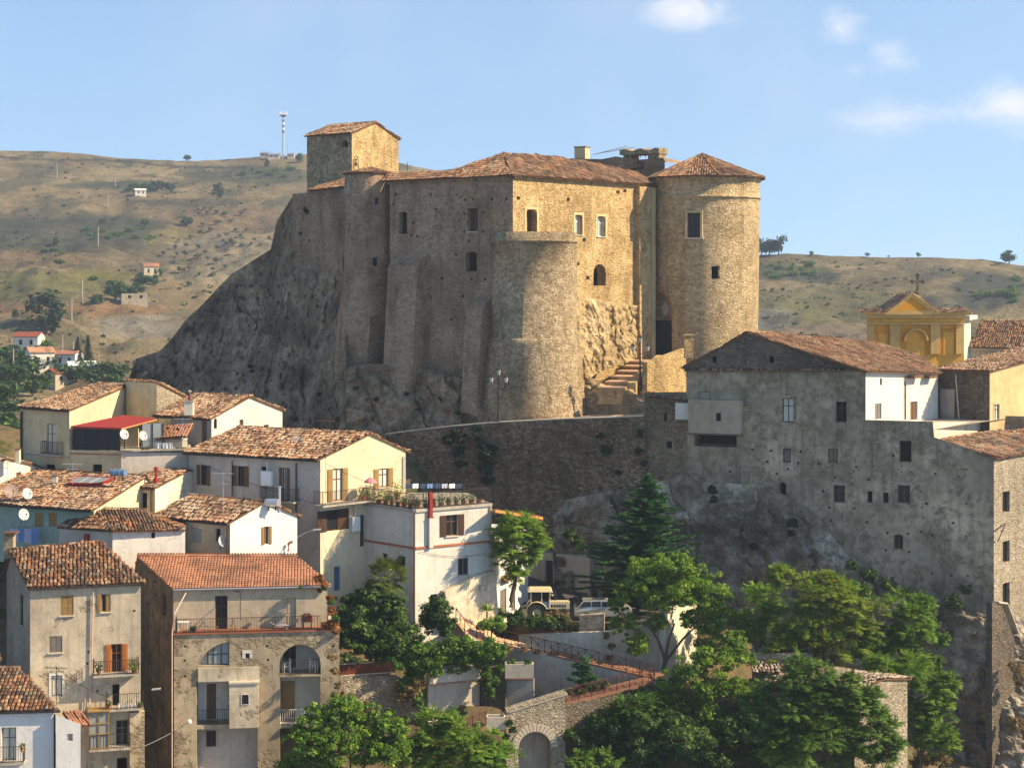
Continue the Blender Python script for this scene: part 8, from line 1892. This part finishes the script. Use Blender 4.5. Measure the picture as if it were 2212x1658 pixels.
# far hills: mast, cabins, poles, farm houses
b = hill_at(612, 343.5); hh = 97*b.y/F; t = thing('radio_mast', 'red and white radio mast on the left skyline', 'mast', b)
for i in range(6): q = MB(); q.tube([b+Vector((0, 0, hh*(.5+.06*i)-(hh*.5+1 if i == 0 else 0))), b+Vector((0, 0, hh*(.56+.06*i)))], .62-.03*i, ('metal_light', 'metal_red', 'white_paint', 'metal_red', 'white_paint', 'metal_red')[i], 8); q.build('section', t)
q = MB(); c = b+Vector((0, 0, hh*.86)); q.tube([c, c+Vector((0, 0, hh*.05))], .4, 'metal_light', 8); q.lathe(c+Vector((0, 0, hh*.05)), [(.3, 0), (1.9, .9), (1.9, 1.2), (.3, 1.2)], 'metal_red', 12)
for i in range(8): a = 2*math.pi*i/8; p = c+Vector((1.9*math.cos(a), 1.9*math.sin(a), hh*.05+1.)); q.tube([p, p+Vector((0, 0, 1.9))], .16, 'white_paint', 5)
q.build('platform', t)
q = MB(); p = hill_at(621, 343); q.tube([p-Vector((0, 0, 1)), p+Vector((0, 0, 7.5))], .2, 'metal_light', 5); tag(q.build('pole', loc=p), 'short bare pole just right of the radio mast', 'pole')
def farm(name, label, u, v, wd, dp, h, wm, rm='tile_modern', grp=None, rz=.3):
    p = hill_at(u, v); t = thing(name, label, 'house', p, grp); cs, sn = math.cos(rz), math.sin(rz)
    def X(x, y, z): return p+Vector((x*cs-y*sn, x*sn+y*cs, z))
    q = MB(); a, b = wd/2, dp/2; V = [X(x, y, z) for z in (-2, h) for (x, y) in ((-a, -b), (a, -b), (a, b), (-a, b))]+[X(-a, 0, h+dp*.2), X(a, 0, h+dp*.2)]
    q.faces(V, [(0, 1, 5, 4), (1, 2, 6, 9, 5), (2, 3, 7, 6), (3, 0, 4, 8, 7)], wm); q.build('wall', t)
    if rm:
        q = MB(); 
        for sg in (-1, 1): e0_, e1_, r1, r0 = X(-a-.2, sg*(b+.3), h-.1), X(a+.2, sg*(b+.3), h-.1), X(a+.2, 0, h+dp*.2+.05), X(-a-.2, 0, h+dp*.2+.05); q.faces([e0_, e1_, r1, r0]+[v_+Vector((0, 0, .15)) for v_ in (e0_, e1_, r1, r0)], [(0, 1, 2, 3), (4, 5, 6, 7), (0, 1, 5, 4), (1, 2, 6, 5), (3, 0, 4, 7)], rm)
        q.build('roof', t)
    q = MB()
    for x in (-a*.5, a*.35): q.hexa(X(x, -b-.03, h*.35), X(x+wd*.12, -b-.03, h*.35)-X(x, -b-.03, h*.35), X(0, .06, 0)-X(0, 0, 0), Vector((0, 0, h*.4)), 'dark')
    q.build('window', t)
farm('farm_house', 'small red-roofed house alone on the left hill', 326, 606, 5., 4.5, 3.4, 'cream'); farm('farm_house', 'pale grey farmhouse with dark red roof, far left', 63, 769, 6.5, 5, 3.2, 'white_wall', 'brick_red', rz=-.1)
farm('farm_house', 'red-roofed house half hidden by a big bush, far left', 86, 806, 5.5, 5, 4.2, 'white_wall', rz=.5); farm('farm_house', 'bright white house with red roof below the two firs', 148, 803, 5.5, 4.5, 3.2, 'white_clean', rz=-.2); farm('farm_house', 'low white shed right of the bright white red-roofed house', 176, 817, 6., 3.5, 2.4, 'white_wall', 'white_paint', rz=.4)
farm('farm_house', 'white house hidden in the copse high on the left hill', 303, 423, 5, 4, 2.2, 'white_wall', 'white_wall'); farm('ruin', 'roofless stone ruin beside the big dark tree on the left hill', 290, 650, 8., 4, 2.2, 'rubble_wall', None); farm('farm_house', 'brown roofed hut in the valley trees', 128, 845, 5., 4., 2.6, 'tan_wall', 'brick_red', rz=.9)
for (u, v, wd, l) in ((573, 343, 5, 'left of three white cabins by the radio mast'), (592, 343, 6, 'middle of three white cabins by the radio mast'), (629, 342, 3.5, 'small white cabin right of the radio mast')): farm('equipment_cabin', l, u, v, wd, 3, 1.9, 'concrete_pale', 'metal_light', 'cabins at the mast', 0)
for (u, v0, v1, l) in ((123, 353, 386, 'wooden power pole just below the left crest'), (249, 375, 411, 'power pole left of the copse high on the left hill'), (234, 422, 453, 'power pole on the grey hollow of the left hill'), (212, 494, 537, 'pale power pole in the scrub band of the left hill'), (178, 606, 658, 'pale power pole right of the yellow-green field'), (155, 669, 718, 'power pole beside the ploughed field, left end'), (135, 725, 776, 'power pole right of the largest dark farm tree'), (158, 736, 770, 'power pole above the two firs'), (213, 769, 794, 'short white-topped pole right of the firs'), (25, 740, 785, 'power pole at the far left edge by the farmhouse'), (29, 761, 819, 'nearer power pole at the far left edge')):
    p = hill_at(u, v1); h_ = (v1-v0)*p.y/F; t = thing('power_pole', l, 'power pole', p, 'power poles on the left hill'); q = MB(); q.tube([p-Vector((0, 0, 1)), p+Vector((0, 0, h_))], .22, 'concrete', 6, .14); q.build('pole', t); q = MB(); q.tube([p+Vector((-.9, 0, h_-.4)), p+Vector((.9, 0, h_-.4))], .08, 'wood_grey', 4); q.build('crossarm', t)
# cable along the ravine houses
q = MB(); a, b = ow.at(*cv3(610, 1600), .2), ARC_W.at(*cv4(310, 1408), .1); q.tube([a.lerp(b, i/8)+Vector((0, 0, -.35*math.sin(math.pi*i/8))) for i in range(9)], .02, 'metal_light', 4); tag(q.build('cable', loc=a), 'slack pale cable strung between the old house and the arched house', 'cable')
q = MB(); w_ = W((1076, 126.2), (1097, 128)); rf = roof(None, [w_.pt(0, Z_(1256, 126), .6), w_.pt(w_.L, Z_(1257, 126), .6), w_.pt(w_.L, Z_(1246, 126), -.1), w_.pt(0, Z_(1245, 126), -.1)], 'tile_modern', tw=.2, tl=.25, name='door_canopy'); rf.location = (0, 0, 0); tag(rf, 'little orange tiled canopy over the annex door behind the umbrella-shaped tree', 'canopy')

def wire(label, a, b, sag=.5, m='iron'):
    q = MB(); q.tube([a.lerp(b, i/10)+Vector((0, 0, -sag*4*(i/10)*(1-i/10))) for i in range(11)], .014, m, 4); tag(q.build('cable', loc=a), label, 'cable')
wire('dark cable from the shutter house ridge to the long house corner', P(640, 1100, 118.2), P(696, 1010, 121.5), .3)
wire('dark cable crossing from the aerial pole to the terrace house flue', P(704, 1000, 121.2), P(928, 1066, 121.3), .5)
wire('dark cable along the shaded wall of the long house', LH.W[0].at(430, 1000, .1), LH.W[0].at(690, 1090, .1), .15)
wire('dark cable over the lower part of the terrace house wall', wrr.at(905, 1190, .1), wrr.at(1050, 1195, .1), .3)
wire('dark cable hanging between the old house and its left neighbour', ow.at(120, 1440, .15), ow.at(238, 1505, .15), .25)
# ---------------------------------------------------------------- the air between here and the hills
hz = MB(); hz.box(-1500, 1500, -30, 1150, -62, 120, 'dark')
hm = bpy.data.materials.new('haze_air'); hm.use_nodes = True
g = G(hm.node_tree)
v = g.n('VolumePrincipled', {'Color': (.72, .85, 1.0, 1), 'Density': 0.00030, 'Anisotropy': .35})
g.n('OutputMaterial', {'Volume': v.outputs[0]})
MATS['haze_air'] = hm; hz.mats = ['haze_air']
o = hz.build('haze'); o['kind'] = 'stuff'
